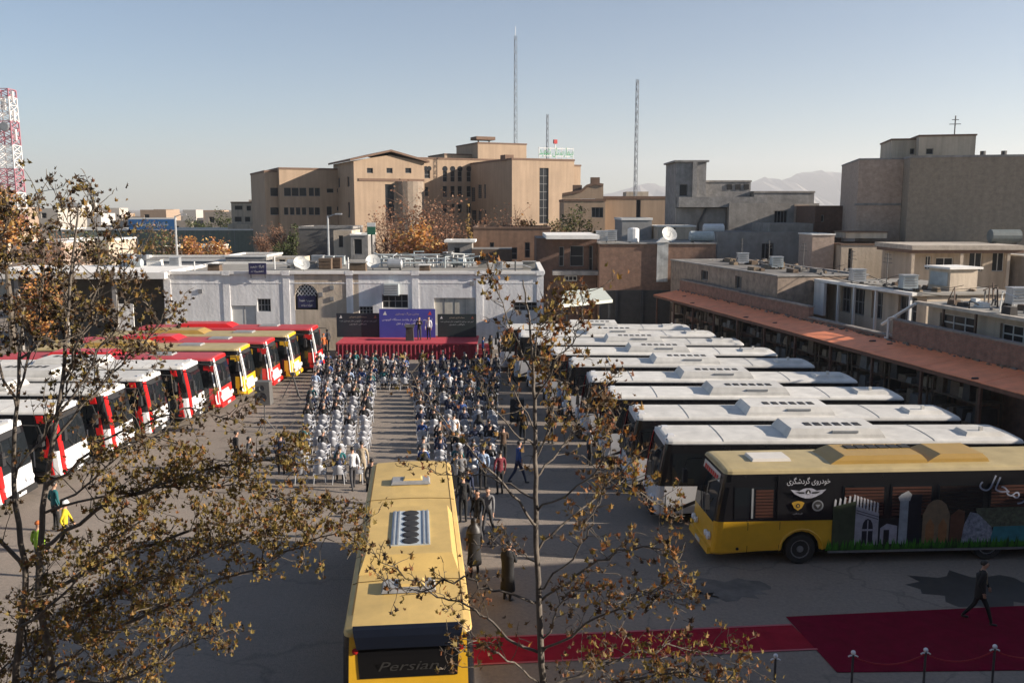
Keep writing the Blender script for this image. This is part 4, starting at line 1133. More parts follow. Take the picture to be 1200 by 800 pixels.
# ---- the wall with the orange canopy along the yard --------------------------------
far = P(766, 345, 3.7); near = P(1200, 462, 3.7)
dv = (near - far).normalized(); ang = math.atan2(dv.y, dv.x)
wallL = (near - far).length + 26
pl = Plane(far.x, far.y, ang)               # local x runs from the far end towards the viewer; -y faces the yard
oc = bthing(pl, 'orange_canopy', 'long orange sheet canopy sloping down towards the yard', 'canopy')
orange = M('orange_sheet', (0.92, 0.29, 0.13), 0.6, var=0.12, scale=.8, streak=.1, bump=.1, bscale=2)
def slope_z(y): return 3.7 + y * .16
W_ = 2.3
sheet_n = 34
for k in range(sheet_n):
    x0, x1 = wallL * k / sheet_n + .006, wallL * (k + 1) / sheet_n - .006
    dz = (k % 2) * .008
    mb = MB(); mb.prism([(x0, 0, slope_z(0) + dz), (x1, 0, slope_z(0) + dz), (x1, W_, slope_z(W_) + dz), (x0, W_, slope_z(W_) + dz)], (0, 0, -.03)); mb.build('roof_sheet', orange, oc)
mb = MB(); mb.box(0, wallL, -.04, .04, 3.5, 3.66); mb.build('edge_beam', M('rusty_beam', (.13, .06, .04), .8, var=.3), oc)
for k in range(18):
    x = .6 + k * (wallL - 1.2) / 17; mb = MB(); mb.box(x - .06, x + .06, .05, .17, 0, 3.5); mb.build('post', MATS['rusty_beam'], oc)
    mb = MB(); mb.prism([(x - .04, .1, 3.5), (x + .04, .1, 3.5), (x + .04, W_, slope_z(W_) - .16), (x - .04, W_, slope_z(W_) - .16)], (0, 0, .11)); mb.build('rafter', MATS['rusty_beam'], oc)
# brick yard wall behind the canopy
yw = bthing(pl, 'yard_wall', 'red brick wall running along the back of the orange canopy', 'wall')
for k, (x0, x1, zz) in enumerate(((0, 12, 4.9), (12, 22, 4.85), (22, 30.8, 4.2), (30.8, wallL, 5.1))):
    box_part('wall_panel', red_brick, yw, x0 + .003, x1 - .003, W_ + .02, W_ + .34, 0, zz + (.0))
    box_part('coping', M('wall_coping', (.2, .18, .165), .9, var=.3), yw, x0 + .003, x1 - .003, W_ - .02, W_ + .38, zz, zz + .09)
# things under the canopy: rough shelves and scrap
r_ = random.Random(11)
scrap_m = [M('scrap_brown', (.11, .075, .05), .9, var=.3), M('scrap_grey', (.14, .13, .12), .8, var=.3), M('scrap_tan', (.2, .15, .1), .9, var=.3), M('scrap_dark', (.04, .035, .033), .9, var=.3)]
for k in range(11):
    x = 3 + k * 3.4
    rk = thing('storage_rack', 'brown storage rack loaded with scrap under the orange canopy, %s from the canopy\'s far end' % (ordn + ['eleventh'])[k], 'rack', pl.p, pl.a, 'storage racks under the orange canopy')
    L_ = 3.0
    for xx in (x, x + L_):
        for yy in (.4, 1.6): box_part('upright', scrap_m[0], rk, xx - .04, xx + .04, yy, yy + .08, 0, 3.3)
    for zz in (.6, 1.6, 2.6):
        box_part('shelf', scrap_m[0], rk, x, x + L_, .4, 1.68, zz, zz + .05)
        t = x + .1
        while t < x + L_ - .5:
            w_ = r_.uniform(.3, .7); h_ = r_.uniform(.25, .75)
            box_part('crate', r_.choice(scrap_m), rk, t, t + w_, .38 + r_.uniform(0, .3), 1.5, zz + .052, zz + .05 + h_, taper=r_.uniform(0, .06)); t += w_ + .06
# debris line on the canopy edge by the wall and leaves on the sheets
db = MB()
for k in range(420):
    x = r_.uniform(0, wallL); y = W_ - abs(r_.gauss(0, .14)) - .03; s_ = r_.uniform(.03, .12)
    z = slope_z(y) + .01
    db.box(x, x + s_ * r_.uniform(1, 3), y - s_ / 2, y + s_ / 2, z, z + s_ * .6, r_.randrange(3), taper=s_ * .2)
tag(db.build('rubble', scrap_m[:3], loc=pl.p), 'line of grey rubble and dry leaves along the wall on the orange canopy', 'rubble', kind='stuff').rotation_euler = (0, 0, pl.a)
xs_ = sorted(r_.uniform(2, wallL - 14) for _ in range(14))
for k in range(14):
    x = xs_[k]; y = r_.uniform(.2, 1.8); mb = MB(); s_ = r_.uniform(.1, .22)
    mb.prism([(-s_, -s_ * .5, 0), (s_ * .6, -s_ * .8, 0), (s_, s_ * .3, .02), (-s_ * .2, s_ * .8, 0)], (0, 0, .03))
    w = pl.p + pl.e * x - pl.n * y
    tag(mb.build('dry_leaf_clump', scrap_m[3], loc=(w.x, w.y, slope_z(y) + .012)), 'dark dry leaf clump on the orange canopy, %s from its far end' % (ordn + ['eleventh', 'twelfth', 'thirteenth', 'fourteenth'])[k], 'leaves', 'leaf clumps on the orange canopy')

# ---- low houses behind the yard wall ------------------------------------------------
HB = W_ + .4
h1 = bthing(pl, 'row_house', 'low plastered house with two small windows behind the far yard wall end')
block(h1, -4, 16.4, 6.35, HB + .3, HB + 7, M('row_house_plaster', (.27, .21, .165), .9, var=.35, scale=2.0, streak=.15), [(3.0, 4.4, 5.15, 5.95), (9.6, 10.7, 5.0, 5.95)], roofm=roof_felt, cop=concrete, cop_h=.1, bars=(1, 0))
h2 = bthing(pl, 'veranda_house', 'house with slanting white end wall and glazed dark veranda behind the yard wall')
block(h2, 16.6, 27.3, 6.0, HB + 4.0, HB + 10, plaster_beige, [(18.2, 19.4, 4.1, 5.8), (19.6, 21, 4.1, 5.8), (21.8, 23.0, 4.1, 5.8), (24.6, 26.4, 4.1, 5.8)], roofm=roof_pale, bars=(2, 1))
box_part('roof_edge', coping_white, h2, 16.5, 27.5, HB + 2.9, HB + 3.2, 6.02, 6.2); box_part('roof_sheet', roof_pale, h2, 16.5, 27.5, HB + 3.21, HB + 10.1, 6.01, 6.12)
ew = MB(); ew.prism([(16.6, HB + 2.9, 3.8), (16.6, HB + 3.1, 3.8), (16.6, HB + 3.1, 6.0), (16.6, HB + 2.9, 6.0)], (1.3, 0, 0)); ew.build('end_wall', plaster_white, h2)
for x in (19.5, 21.4, 23.8, 27.2): box_part('veranda_post', frame_white, h2, x - .07, x + .07, HB + 2.95, HB + 3.09, 0, 6.0)
h3 = bthing(pl, 'terrace_house', 'house with white cluttered terrace edge and barred window behind the yard wall')
block(h3, 31, 41, 5.95, HB + 1.5, HB + 8, plaster_beige, [(32, 34.6, 4.3, 5.6), (36.4, 38.4, 4.2, 5.6)], roofm=roof_pale, bars=(2, 2), fm=frame_white)
box_part('roof_edge', MATS['weathered_edge'], h3, 30.9, 41.2, HB + .7, HB + 1.0, 5.96, 6.12); box_part('roof_sheet', roof_pale, h3, 30.9, 41.2, HB + 1.01, HB + 8.1, 5.96, 6.06)
st = MB(); st.tube([(28.6, HB + .4, 4.6), (31.2, HB + .6, 6.0)], .09, 5); st.build('stair_rail', frame_white, h3)
for x in (33.2, 35.6): box_part('porch_post', frame_brown, h3, x - .05, x + .05, HB + .75, HB + .85, 0, 5.95)
dp = MB(); dp.tube([(30.35, W_ - .1, slope_z(W_) + .05), (30.6, W_ - .12, slope_z(W_) + .08), (30.6, W_ - .12, 5.2), (31.2, W_ - .12, 5.35)], .07, 6); tag(dp.build('drain_pipe', frame_white, loc=pl.p), 'pale bent drain pipe on the yard wall above the orange canopy', 'pipe').rotation_euler = (0, 0, pl.a)
h4 = bthing(pl, 'corner_house', 'two-storey brick house beyond the picture edge that shades the near yard')
block(h4, 41.4, 56.2, 5.2, HB + .6, HB + 10, red_brick, [(43, 45, 4, 5.4), (48, 50, 4, 5.4)], roofm=roof_felt, cop=coping_white, cop_h=.15)
block(h4, 56.4, 92, 9.7, HB - .5, HB + 10, red_brick, [(60, 62, 4, 5.4), (66, 68, 4, 5.4)], roofm=roof_felt, cop=coping_white, cop_h=.15)
PLW = pl

# ---- left background ----------------------------------------------------------------
pl = Plane(0, 168.0)
wh = bthing(pl, 'warehouse', 'long low green-grey warehouse behind the autumn trees')
x0, x1, _, z = pxr(pl, 60, 270, 318, 300); block(wh, x0, x1, z, 0, 14, M('green_grey_cladding', (.15, .175, .145), .8, var=.15, streak=.15), cop=coping_white, cop_h=.25)
for k in range(9): x = x0 + (x1 - x0) * (k + .5) / 9; box_part('cladding_seam', frame_grey, wh, x - .06, x + .06, -.06, 0, 0, z)
pl = Plane(0, 150.0)
bbd = bthing(pl, 'billboard', 'long blue billboard with white lettering above the warehouse', 'billboard')
x0, x1, z0, z1 = pxr(pl, 151, 257, 205, 269)
box_part('panel', M('billboard_blue', (.02, .10, .26), .5, var=.1), bbd, x0, x1, 0, .3, z0, z1)
box_part('frame', frame_white, bbd, x0 - .15, x1 + .15, .02, .28, z1, z1 + .25)
for xx in (x0 + 1, x1 - 1): box_part('post', steel_dark, bbd, xx - .15, xx + .15, .31, .6, 0, z1)
text_part('lettering', shape('سازمان اتوبوسرانی'), frame_white, bbd, (x1 - x0) * .7, (z1 - z0) * .5, TR(((x0 + x1) / 2, -.02, (z0 + z1) / 2)))
def pole(px, py0, py1, v, label, r0=.09):
    t = PD(px, py0, v); root = thing('lamp_pole', label, 'lamp pole', (t.x, v, 0))
    mb = MB(); mb.cyl((0, 0, 0), (0, 0, 1), r0, t.z, 8, r2=r0 * .7); mb.build('shaft', galv, root)
    mb = MB(); mb.tube([(0, 0, t.z - .1), (.9, -.1, t.z + .2)], .05, 5); mb.box(.8, 1.5, -.2, .05, t.z + .12, t.z + .27); mb.build('lamp_head', galv, root)
pole(205, 253, 290, 118, 'thin pale lamp pole at the end of the blue billboard', .18)
pole(384, 253, 300, 96, 'pale slim pole rising in front of the tan wing', .14)
pl = Plane(0, 175.0)
sb_ = bthing(pl, 'apartment_house', 'small two-tone beige apartment house next to the tan complex')
x0, x1, _, z = pxr(pl, 273, 238, 296, 290); block(sb_, x0, x1, z, 0, 8, plaster_beige, [pxr(pl, *r) for r in ((275, 241, 284, 246), (289, 241, 294, 247), (275, 254, 283, 260), (287, 254, 293, 260))], cop=tan_dark, bars=(0, 0))
x0, x1, z0, z1 = pxr(pl, 288, 234, 295, 239); block(sb_, x0, x1, z1, 2, 6, plaster_beige, z0=z)
x0, x1, _, z = pxr(pl, 276, 262, 300, 300); block(sb_, x0, x1, z, -4, -.1, plaster_beige)
pl = Plane(0, 330.0)
for k, (a_, b_, t_, lab) in enumerate(((78, 96, 238, 'pale far tower block showing above the leafy tree'), (298, 314, 247, 'far pale block in the gap left of the tan complex'), (96, 118, 250, 'low cream far block left of the blue billboard'), (400, 470, 246, 'far low block hidden behind the tan complex'))):
    fb = bthing(pl, 'far_block', lab); x0, x1, _, z = pxr(pl, a_, t_, b_, 290)
    block(fb, x0, x1, z, 0, 12, M('far_pale_wall', (.42, .40, .38), .9, var=.1), [(x0 + 1 + j * 2.6, x0 + 2.2 + j * 2.6, z - 3.2, z - 1.7) for j in range(max(1, int((x1 - x0 - 2) / 2.6)))], bars=(0, 0))

# ---- houses and sheds between the hall and the tan complex ---------------------------
def simple(px0, py0, px1, v, depth, m_, label, name='low_house', wins=(), cop=None, roofm=None, pyb=320, **k):
    pl = Plane(0, v); x0, x1, _, z = pxr(pl, px0, py0, px1, pyb)
    o = bthing(pl, name, label); block(o, x0, x1, z, 0, depth, m_, [pxr(pl, *w) for w in wins], cop=cop, roofm=roofm, **k); return o
simple(320, 302, 352, 86, 4, plaster_beige, 'small beige roof house with one dark window behind the hall parapet', wins=((327, 304, 334, 312),), cop=None, roofm=roof_pale)
simple(265, 301, 312, 87, 6, concrete, 'grey flat shed behind the navy roof sign', 'shed', cop=coping_white, cop_h=.15)
simple(352, 268, 413, 118, 8, M('dark_grey_wall', (.11, .105, .1), .9, var=.15), 'dark grey shed wall with cluttered top before the tan wing', 'shed', cop=concrete, cop_h=.3)
simple(392, 270, 412, 108, 6, plaster_beige, 'narrow beige house beside the pale pole', wins=((397, 276, 402, 290),), cop=None, bars=(0, 0))
simple(412, 276, 431, 106, 6, concrete, 'grey house with brown door in front of the gabled block', wins=((415, 280, 424, 298),), cop=coping_white, cop_h=.2, bars=(0, 0))
simple(404, 306, 436, 86, 3, plaster_beige, 'low beige wall piece behind the hall roof, left of the dish', 'low_wall', cop=None, roofm=roof_pale)
simple(525, 284, 553, 96, 3.5, cement, 'grey roof cabin with a pale overhanging slab', 'roof_cabin', wins=((532, 290, 539, 299),), cop=coping_white, cop_h=.25, cop_o=.35, bars=(0, 0))
simple(555, 268, 645, 100, 9, tan_dark if False else M('brown_plaster', (.22, .13, .085), .9, var=.2, streak=.2), 'brown plastered house with narrow pale piers behind the hall corner', wins=((574, 284, 579, 300), (615, 284, 621, 302), (632, 284, 636, 304), (590, 290, 606, 304)), cop=tan_dark, cop_h=.2, bars=(0, 1))
simple(553, 292, 600, 92, 5, M('brown_plaster_dark', (.13, .085, .06), .9, var=.25), 'low dark brown outbuilding right behind the hall roof', 'outbuilding', wins=((562, 297, 567, 306), (577, 297, 582, 306)), bars=(0, 0))
simple(728, 258, 764, 100, 7, M('grey_pale_wall', (.27, .265, .26), .9, var=.15), 'grey flat-roofed box with white coping in front of the low tan building', cop=coping_white, cop_h=.25)
simple(770, 266, 815, 97, 5, plaster_beige, 'beige roof house with two openings left of the grey building', wins=((778, 268, 783, 278), (788, 267, 792, 277)), cop=coping_white, cop_h=.15, bars=(0, 0))
simple(430, 300, 560, 92, 5, M('dark_wall_strip', (.2, .19, .18), .9, var=.2), 'long low grey wall behind the pipe clutter of the hall roof', 'low_wall', cop=None, roofm=roof_pale)
simple(140, 306, 268, 90, 8, M('pale_grey_wall', (.33, .32, .31), .9, var=.15), 'pale flat roof house behind the left part of the hall', cop=coping_white, cop_h=.2)
for k, (px, v, hgt, m_, lab) in enumerate(((-30, 115, 268, plaster_beige, 'beige house behind the leafy tree at the picture edge'), (40, 100, 285, old_brick, 'brick house behind the leafy tree below the telecom tower'), (95, 110, 282, plaster_beige, 'beige house left of the warehouse behind the leafy tree'), (215, 130, 290, old_brick, 'low brick house below the orange bush'))):
    simple(px - 25, hgt, px + 32, v, 8, m_, lab, wins=((px - 15, hgt + 8, px - 8, hgt + 16), (px + 5, hgt + 8, px + 12, hgt + 16)), cop=coping_white, cop_h=.2, bars=(1, 0))
gsn = thing('green_sign', 'small green and white street sign by the gabled block', 'sign', (0, 103, 0))
a_ = PD(430, 262, 103); b_ = PD(440, 275, 103); box_part('board', M('sign_green_dark', (.02, .12, .07), .5, var=0), gsn, a_.x, b_.x, 0, .15, b_.z, a_.z - .35); box_part('header', frame_white, gsn, a_.x, b_.x, 0, .15, a_.z - .34, a_.z + .1)
box_part('post', steel_dark, gsn, (a_.x + b_.x) / 2 - .08, (a_.x + b_.x) / 2 + .08, .16, .3, 0, a_.z)

# ---- clutter on the roofs --------------------------------------------------------------
def cooler(x, y, z, s, label, m_=None):
    o = thing('evaporative_cooler', label, 'air cooler', (x, y, z), group='air coolers on the roofs')
    box_part('body', m_ or gal_blue, o, -s, s, -s * .8, s * .8, .15, .15 + s * 1.7, taper=.03)
    box_part('top', galv, o, -s * 1.04, s * 1.04, -s * .84, s * .84, .152 + s * 1.7, .2 + s * 1.7)
    for k in range(4): box_part('louvre', frame_grey, o, -s * .8, s * .8, -s * .83, -s * .8, .3 + k * s * .34, .3 + k * s * .34 + s * .12)
    for a in (-1, 1): box_part('leg', steel_dark, o, a * s * .8 - .03, a * s * .8 + .03, -.1, .1, 0, .15)
def dish(x, y, z, r, label, az=0.3):
    o = thing('satellite_dish', label, 'satellite dish', (x, y, z), az)
    mb = MB(); ax = Vector((0, -1, .55))
    mb.lathe((0, -.1, r * 1.05), ax, [(-.02, r * .1), (.03, r * .5), (.16 * r + .04, r), (.16 * r + .07, r), (.06, r * .5), (.02, .02)], 16); mb.build('bowl', M('dish_white', (.5, .5, .48), .5, var=.08), o)
    mb = MB(); mb.tube([(0, -.1, r * .4), (0, -.75 * r, r * 1.5)], .02, 4); mb.box(-.05, .05, -.8 * r, -.7 * r, r * 1.46, r * 1.56); mb.build('feed_arm', galv, o)
    mb = MB(); mb.cyl((0, 0, 0), (0, 0, 1), .035, r * 1.05, 6); mb.build('mount', steel_dark, o)
def tank(x, y, z, r, L_, label, m_=None, vertical=False):
    o = thing('water_tank', label, 'water tank', (x, y, z))
    mb = MB()
    if vertical: mb.lathe((0, 0, .1), (0, 0, 1), [(0, r * .98), (.05, r), (L_, r), (L_ + r * .2, r * .7), (L_ + r * .28, r * .2)], 14)
    else: mb.lathe((-L_ / 2, 0, r + .12), (1, 0, 0), [(0, .1), (.03, r * .7), (.12, r), (L_ - .12, r), (L_ - .03, r * .7), (L_, .1)], 14)
    mb.build('shell', m_ or galv, o)
    mb = MB()
    for a in ((-L_ * .35, L_ * .35) if not vertical else (-r * .6, r * .6)):
        mb = MB(); mb.box(a - .06, a + .06, -r * .7, r * .7, 0, .16); mb.build('cradle', steel_dark, o)
zr = zt + 0.0
def onroof(px, py, v): X, Z = PV(px, py, v); return X, v
for px, r_d, lab in ((437, .62, 'large white satellite dish on the hall roof left of the wall cooler'), (352, .55, 'white satellite dish on the hall roof beside the beige roof house'), (356, .5, 'smaller white dish in front of the one beside the beige roof house')):
    X, Z = PV(px, 318, 76 if r_d > .52 else 74); dish(X, 76 if r_d > .52 else 74, zt, r_d, lab)
for px, v, s, lab in ((373, 79, .5, 'grey cooler on the hall roof near the white dishes'), (386, 80, .45, 'small cooler between the brown crate and the dishes on the hall roof'), (150, 78, .6, 'cooler at the left end of the hall roof'), (168, 80, .5, 'cooler near the left end of the hall roof, beside the first one'), (399, 81, .42, 'cooler next to the brown boxes on the hall roof')):
    X, Z = PV(px, 315, v); cooler(X, v, zt, s, lab, galv if s > .48 else gal_blue)
for px, v, lab in ((382, 77, 'brown wooden box on the hall roof'), (393, 78, 'darker brown box next to the wooden one on the hall roof')):
    X, Z = PV(px, 315, v); o = thing('wooden_crate', lab, 'crate', (X, v, zt)); box_part('body', frame_brown if v > 77 else scrap_m[0], o, -.5, .5, -.4, .4, 0, .9)
    for k in range(3): box_part('slat', scrap_m[0], o, -.52, .52, -.43, -.4, .1 + k * .28, .3 + k * .28)
# rows of pipes and frames on the roof behind the dish
r_ = random.Random(21)
pk = thing('pipe_rack', 'tangle of grey-green pipes and frames along the back of the hall roof', 'pipe rack', (0, 0, 0))
xa = PV(445, 310, 80)[0]; xb = PV(556, 310, 80)[0]
for k in range(34):
    x = xa + (xb - xa) * (k + r_.random()) / 34; mb = MB(); y = 78 + r_.random() * 4; h_ = r_.uniform(.5, 1.25)
    mb.tube([(x, y, zt), (x + r_.uniform(-.2, .2), y, zt + h_), (x + r_.uniform(-1.2, 1.2), y + r_.uniform(-.5, .5), zt + h_ + r_.uniform(-.1, .2))], .07, 5); mb.build('pipe', r_.choice([galv, gal_blue, steel_dark, frame_white]), pk)
for k in range(3):
    mb = MB(); mb.tube([(xa, 78.5 + k, zt + .4 + .3 * k), (xb, 78.6 + k, zt + .45 + .3 * k)], .08, 5); mb.build('header_pipe', gal_blue, pk)
X, Z = PV(462, 312, 75); tank(X, 75.5, zt, .4, 1.3, 'small grey tank lying on the hall roof above the cooler')
for px, py, v, lab in ((705, 283, 88, 'grey cooler on the brown brick roof'), (716, 283, 90, 'white cooler on the brown brick roof')): X, Z = PV(px, py, v); cooler(X, v, PV(720, 286, 84)[1], .55, lab, galv)
zb = PV(720, 286, 84)[1]
X, Z = PV(742, 283, 87); tank(X, 87, zb, .55, 1.2, 'white upright tank on the brown brick roof', M('tank_white', (.6, .6, .6), .5, var=.1), True)
X, Z = PV(783, 283, 86); dish(X, 86, zb, .75, 'grey dish on the brown brick roof above the white pier')
X, Z = PV(822, 283, 87); tank(X, 87, zb, .5, 2.4, 'blue-grey tank lying on the brown brick roof near the grey building', gal_blue)
X, Z = PV(836, 270, 95); tank(X, 95, PV(836, 275, 95)[1], .5, 2.2, 'white tank lying on the roof of the cement house', M('tank_white', (.6, .6, .6), .5, var=.1))
X, Z = PV(1185, 276, 74); tank(X, 75, PV(1185, 287, 74)[1], .55, 2.6, 'dark grey tank at the roof end of the porch house', M('tank_dark', (.12, .14, .14), .6, var=.2))
# scaffold-like frames and junk on the terrace roofs on the right
jn = thing('roof_junk', 'tangle of thin pipes and frames on the white terrace roof at the right', 'scrap pipes', PLW.p, PLW.a)
for k in range(30):
    mb = MB(); x = r_.uniform(31.2, 40.5); y = HB + r_.uniform(1.1, 6); h_ = r_.uniform(.3, 1.1); d_ = r_.uniform(-1, 1)
    mb.tube([(x, y, 6.06), (x + d_ * .2, y, 6.06 + h_), (x + d_, y + r_.uniform(-.5, .5), 6.08 + h_ * r_.uniform(.1, 1))], .04, 4); mb.build('pipe', r_.choice([scrap_m[3], frame_white, scrap_m[1], frame_brown]), jn)
for k in range(12):
    mb = MB(); x = r_.uniform(31.2, 39.5); y = HB + r_.uniform(1.2, 5); s_ = r_.uniform(.15, .5)
    mb.box(x, x + s_ * 1.5, y, y + s_, 6.065, 6.065 + s_ * r_.uniform(.5, 1.2), taper=.03); mb.build('junk_box', r_.choice(scrap_m + [frame_white, roof_pale]), jn)
jm = thing('roof_stack', 'boards and rubble strewn on the row house roof', 'boards', PLW.p, PLW.a)
for k in range(14):
    mb = MB(); x = r_.uniform(-2, 14); y = HB + r_.uniform(1, 6); s_ = r_.uniform(.2, .6)
    mb.box(x, x + s_ * 2.5, y, y + s_, 6.355, 6.355 + s_ * .6, taper=.02); mb.build('board', r_.choice(scrap_m), jm)
kn = thing('kennel_box', 'small glazed rooftop cabin with pale slanted roof at the right', 'cabin', PLW.p, PLW.a)
box_part('body', plaster_beige, kn, 24.2, 26.2, HB + 6.2, HB + 8, 6.125, 7.4); box_part('roof', coping_white, kn, 24.0, 26.4, HB + 6.0, HB + 8.2, 7.41, 7.53); box_part('window', gal_blue, kn, 24.4, 26.0, HB + 6.16, HB + 6.198, 6.4, 7.2)
# cables, aerials and small junk on the houses behind the orange canopy
cr_ = random.Random(91)
cb = thing('roof_cables', 'slack dark cables strung between the house roofs behind the orange canopy', 'cables', PLW.p, PLW.a)
for k in range(7):
    xa_ = cr_.uniform(0, 30); xb_ = xa_ + cr_.uniform(4, 9); ya_, yb_ = HB + cr_.uniform(.6, 4), HB + cr_.uniform(.6, 6); za_ = 6.5 + cr_.uniform(0, .7)
    mb = MB(); mb.tube([(xa_ + (xb_ - xa_) * t / 8, ya_ + (yb_ - ya_) * t / 8, za_ - .5 * 4 * (t / 8) * (1 - t / 8)) for t in range(9)], .02, 4); mb.build('cable', slot_black, cb)
for k in range(6):
    x = (1.5, 6.5, 12, 18.5, 22.5, 37)[k]; w_ = PLW.p + PLW.e * x - PLW.n * (HB + 4.5)
    ae_ = thing('roof_aerial', 'thin roof aerial on the houses behind the orange canopy, %s from the far end' % ordn[k], 'aerial', (w_.x, w_.y, 6.1 if k > 2 else 6.36), PLW.a)
    mb = MB(); mb.cyl((0, 0, 0), (0, 0, 1), .03, 2.1, 5); mb.build('mast', steel_dark, ae_)
    for z_, l_ in ((1.5, .5), (1.75, .4), (2.0, .3)): mb = MB(); mb.box(-l_, l_, -.015, .015, z_, z_ + .03); mb.build('rod', steel_dark, ae_)
for k in range(5):
    x = (3, 9, 20.2, 25.6, 34.5)[k]; w_ = PLW.p + PLW.e * x - PLW.n * (HB + 3.9); cooler(w_.x, w_.y, 6.13 if k > 1 else 6.36, .45, 'cooler on the houses behind the orange canopy, %s from the far end' % ordn[k], gal_blue if k % 2 else galv)
rb = MB()
for k in range(160):
    x = cr_.uniform(-3, 40); y = HB + cr_.uniform(3.6, 8); s_ = cr_.uniform(.05, .28); z_ = 6.36 if x < 16 else 6.13 if x < 27 else 6.07
    if 27 < x < 31.2: continue
    rb.box(x, x + s_ * cr_.uniform(1, 2.5), y, y + s_, z_, z_ + s_ * cr_.uniform(.3, 1), cr_.randrange(4), taper=s_ * .15)
o_ = rb.build('rubble', scrap_m, loc=PLW.p); o_.rotation_euler = (0, 0, PLW.a); tag(o_, 'scattered scrap and rubble on the flat roofs behind the orange canopy', 'rubble', kind='stuff')
# more odds and ends along the hall parapet
cl_ = random.Random(5)
items = [(160, 'tank'), (182, 'box'), (206, 'cooler'), (228, 'pipe'), (252, 'box'), (322, 'pipe'), (342, 'tank'), (365, 'box'), (408, 'pipe'), (420, 'box'), (470, 'cooler'), (498, 'box'), (512, 'pipe'), (538, 'tank'), (566, 'box'), (584, 'cooler'), (604, 'pipe'), (620, 'box')]
nm = {}
for px, kd in items:
    v = 73.5 + cl_.uniform(0, 6); X, Z = PV(px, 316, v); nm[kd] = nm.get(kd, 0) + 1; w_ = '%s from the shed end of the hall roof' % ordn[nm[kd] - 1]
    if kd == 'tank': tank(X, v, zt, cl_.uniform(.28, .4), cl_.uniform(.7, 1.3), 'small tank behind the parapet, %s' % w_, [galv, gal_blue][nm[kd] % 2])
    elif kd == 'cooler': cooler(X, v, zt, cl_.uniform(.32, .45), 'low cooler behind the hall parapet, %s' % w_, [gal_blue, galv][nm[kd] % 2])
    elif kd == 'box':
        o = thing('roof_box', 'low weathered box behind the parapet, %s' % w_, 'box', (X, v, zt)); s_ = cl_.uniform(.3, .7)
        box_part('body', cl_.choice([concrete, scrap_m[0], roof_pale, scrap_m[2], coping_white]), o, -s_, s_, -.4, .4, 0, s_ * 1.1, taper=.03); box_part('lid', cl_.choice([concrete, steel_dark, coping_white]), o, -s_ - .06, s_ + .06, -.46, .46, s_ * 1.1 + .003, s_ * 1.1 + .07)
    else:
        o = thing('vent_pipe', 'thin vent pipe behind the parapet, %s' % w_, 'pipe', (X, v, zt)); mb = MB(); mb.cyl((0, 0, 0), (0, 0, 1), .07, cl_.uniform(.7, 1.3), 6); mb.build('shaft', cl_.choice([galv, frame_white, steel_dark]), o)
        mb = MB(); mb.tube([(0, 0, .5), (.5, .1, .55), (1.3, .1, .3)], .04, 5); mb.build('branch_pipe', galv, o)
# ---- far low city towards the horizon ----------------------------------------------------
fr_ = random.Random(77)
far_m = [M('far_wall_%d' % k, c, .9, var=.1) for k, c in enumerate(((.34, .31, .27), (.27, .235, .2), (.4, .37, .33), (.22, .2, .18), (.3, .22, .16)))]
tone = ['pale', 'buff', 'cream', 'dark grey', 'brown']
seg_names = [(-260, 'behind the leafy tree'), (20, 'below the telecom tower'), (120, 'left of the blue billboard'), (210, 'above the orange bush tree'), (300, 'left of the tan complex'), (420, 'hidden behind the tan complex'), (690, 'behind the low tan clinic'), (800, 'behind the grey unfinished building'), (950, 'beside the dark house'), (1010, 'behind the tall brick block')]
k = 0; px = -60.0; seen_ = {}
while px < 1290:
    for v in (235, 300, 380, 520):
        if fr_.random() < .32 or 335 < px < 660: continue
        w = fr_.uniform(16, 42) * 235 / v * 1.2; x = px + fr_.uniform(-12, 12); mi_ = fr_.randrange(5)
        top = 245 + (CAMZ - fr_.uniform(6.5, 11.5)) * F / v
        pl = Plane(0, v + fr_.uniform(-15, 15)); x0, x1, _, z = pxr(pl, x, top, x + w, 300)
        where = [n_ for a_, n_ in seg_names if x >= a_ - 1][-1] if x >= -260 else seg_names[0][1]
        dist = {235: 'nearer', 300: 'distant', 380: 'far', 520: 'very far'}[v]
        key_ = (dist, tone[mi_], where); seen_[key_] = seen_.get(key_, 0) + 1; n_ = seen_[key_]
        o = bthing(pl, 'far_house', '%s%s %s flat house on the skyline %s' % ('' if n_ == 1 else ordn[n_ - 1] + ' ', dist, tone[mi_], where), 'house', 'low houses on the skyline')
        hs = [(x0 + 1 + j * 3, x0 + 2.3 + j * 3, z - 2.6, z - 1.2) for j in range(int((x1 - x0 - 2) / 3))] if v < 320 else []
        block(o, x0, x1, z, 0, 9, far_m[mi_], hs, cop=None, bars=(0, 0)); k += 1
    px += 27
# ---- the building the picture is taken from, behind the viewer -------------------------
pl = Plane(-32, -2.6, 0)
ob = thing('office_building', 'brick office building behind the viewer, overlooking the yard', 'building', (28, -2.6, 0), math.pi)
holes_ = []
for fl in range(4):
    for k in range(9): holes_.append((3 + k * 6.3, 6 + k * 6.3, 1.2 + fl * 3.4, 3.0 + fl * 3.4))
block(ob, 0, 60, 15, 0, 12, old_brick, holes_, cop=concrete, cop_h=.3)
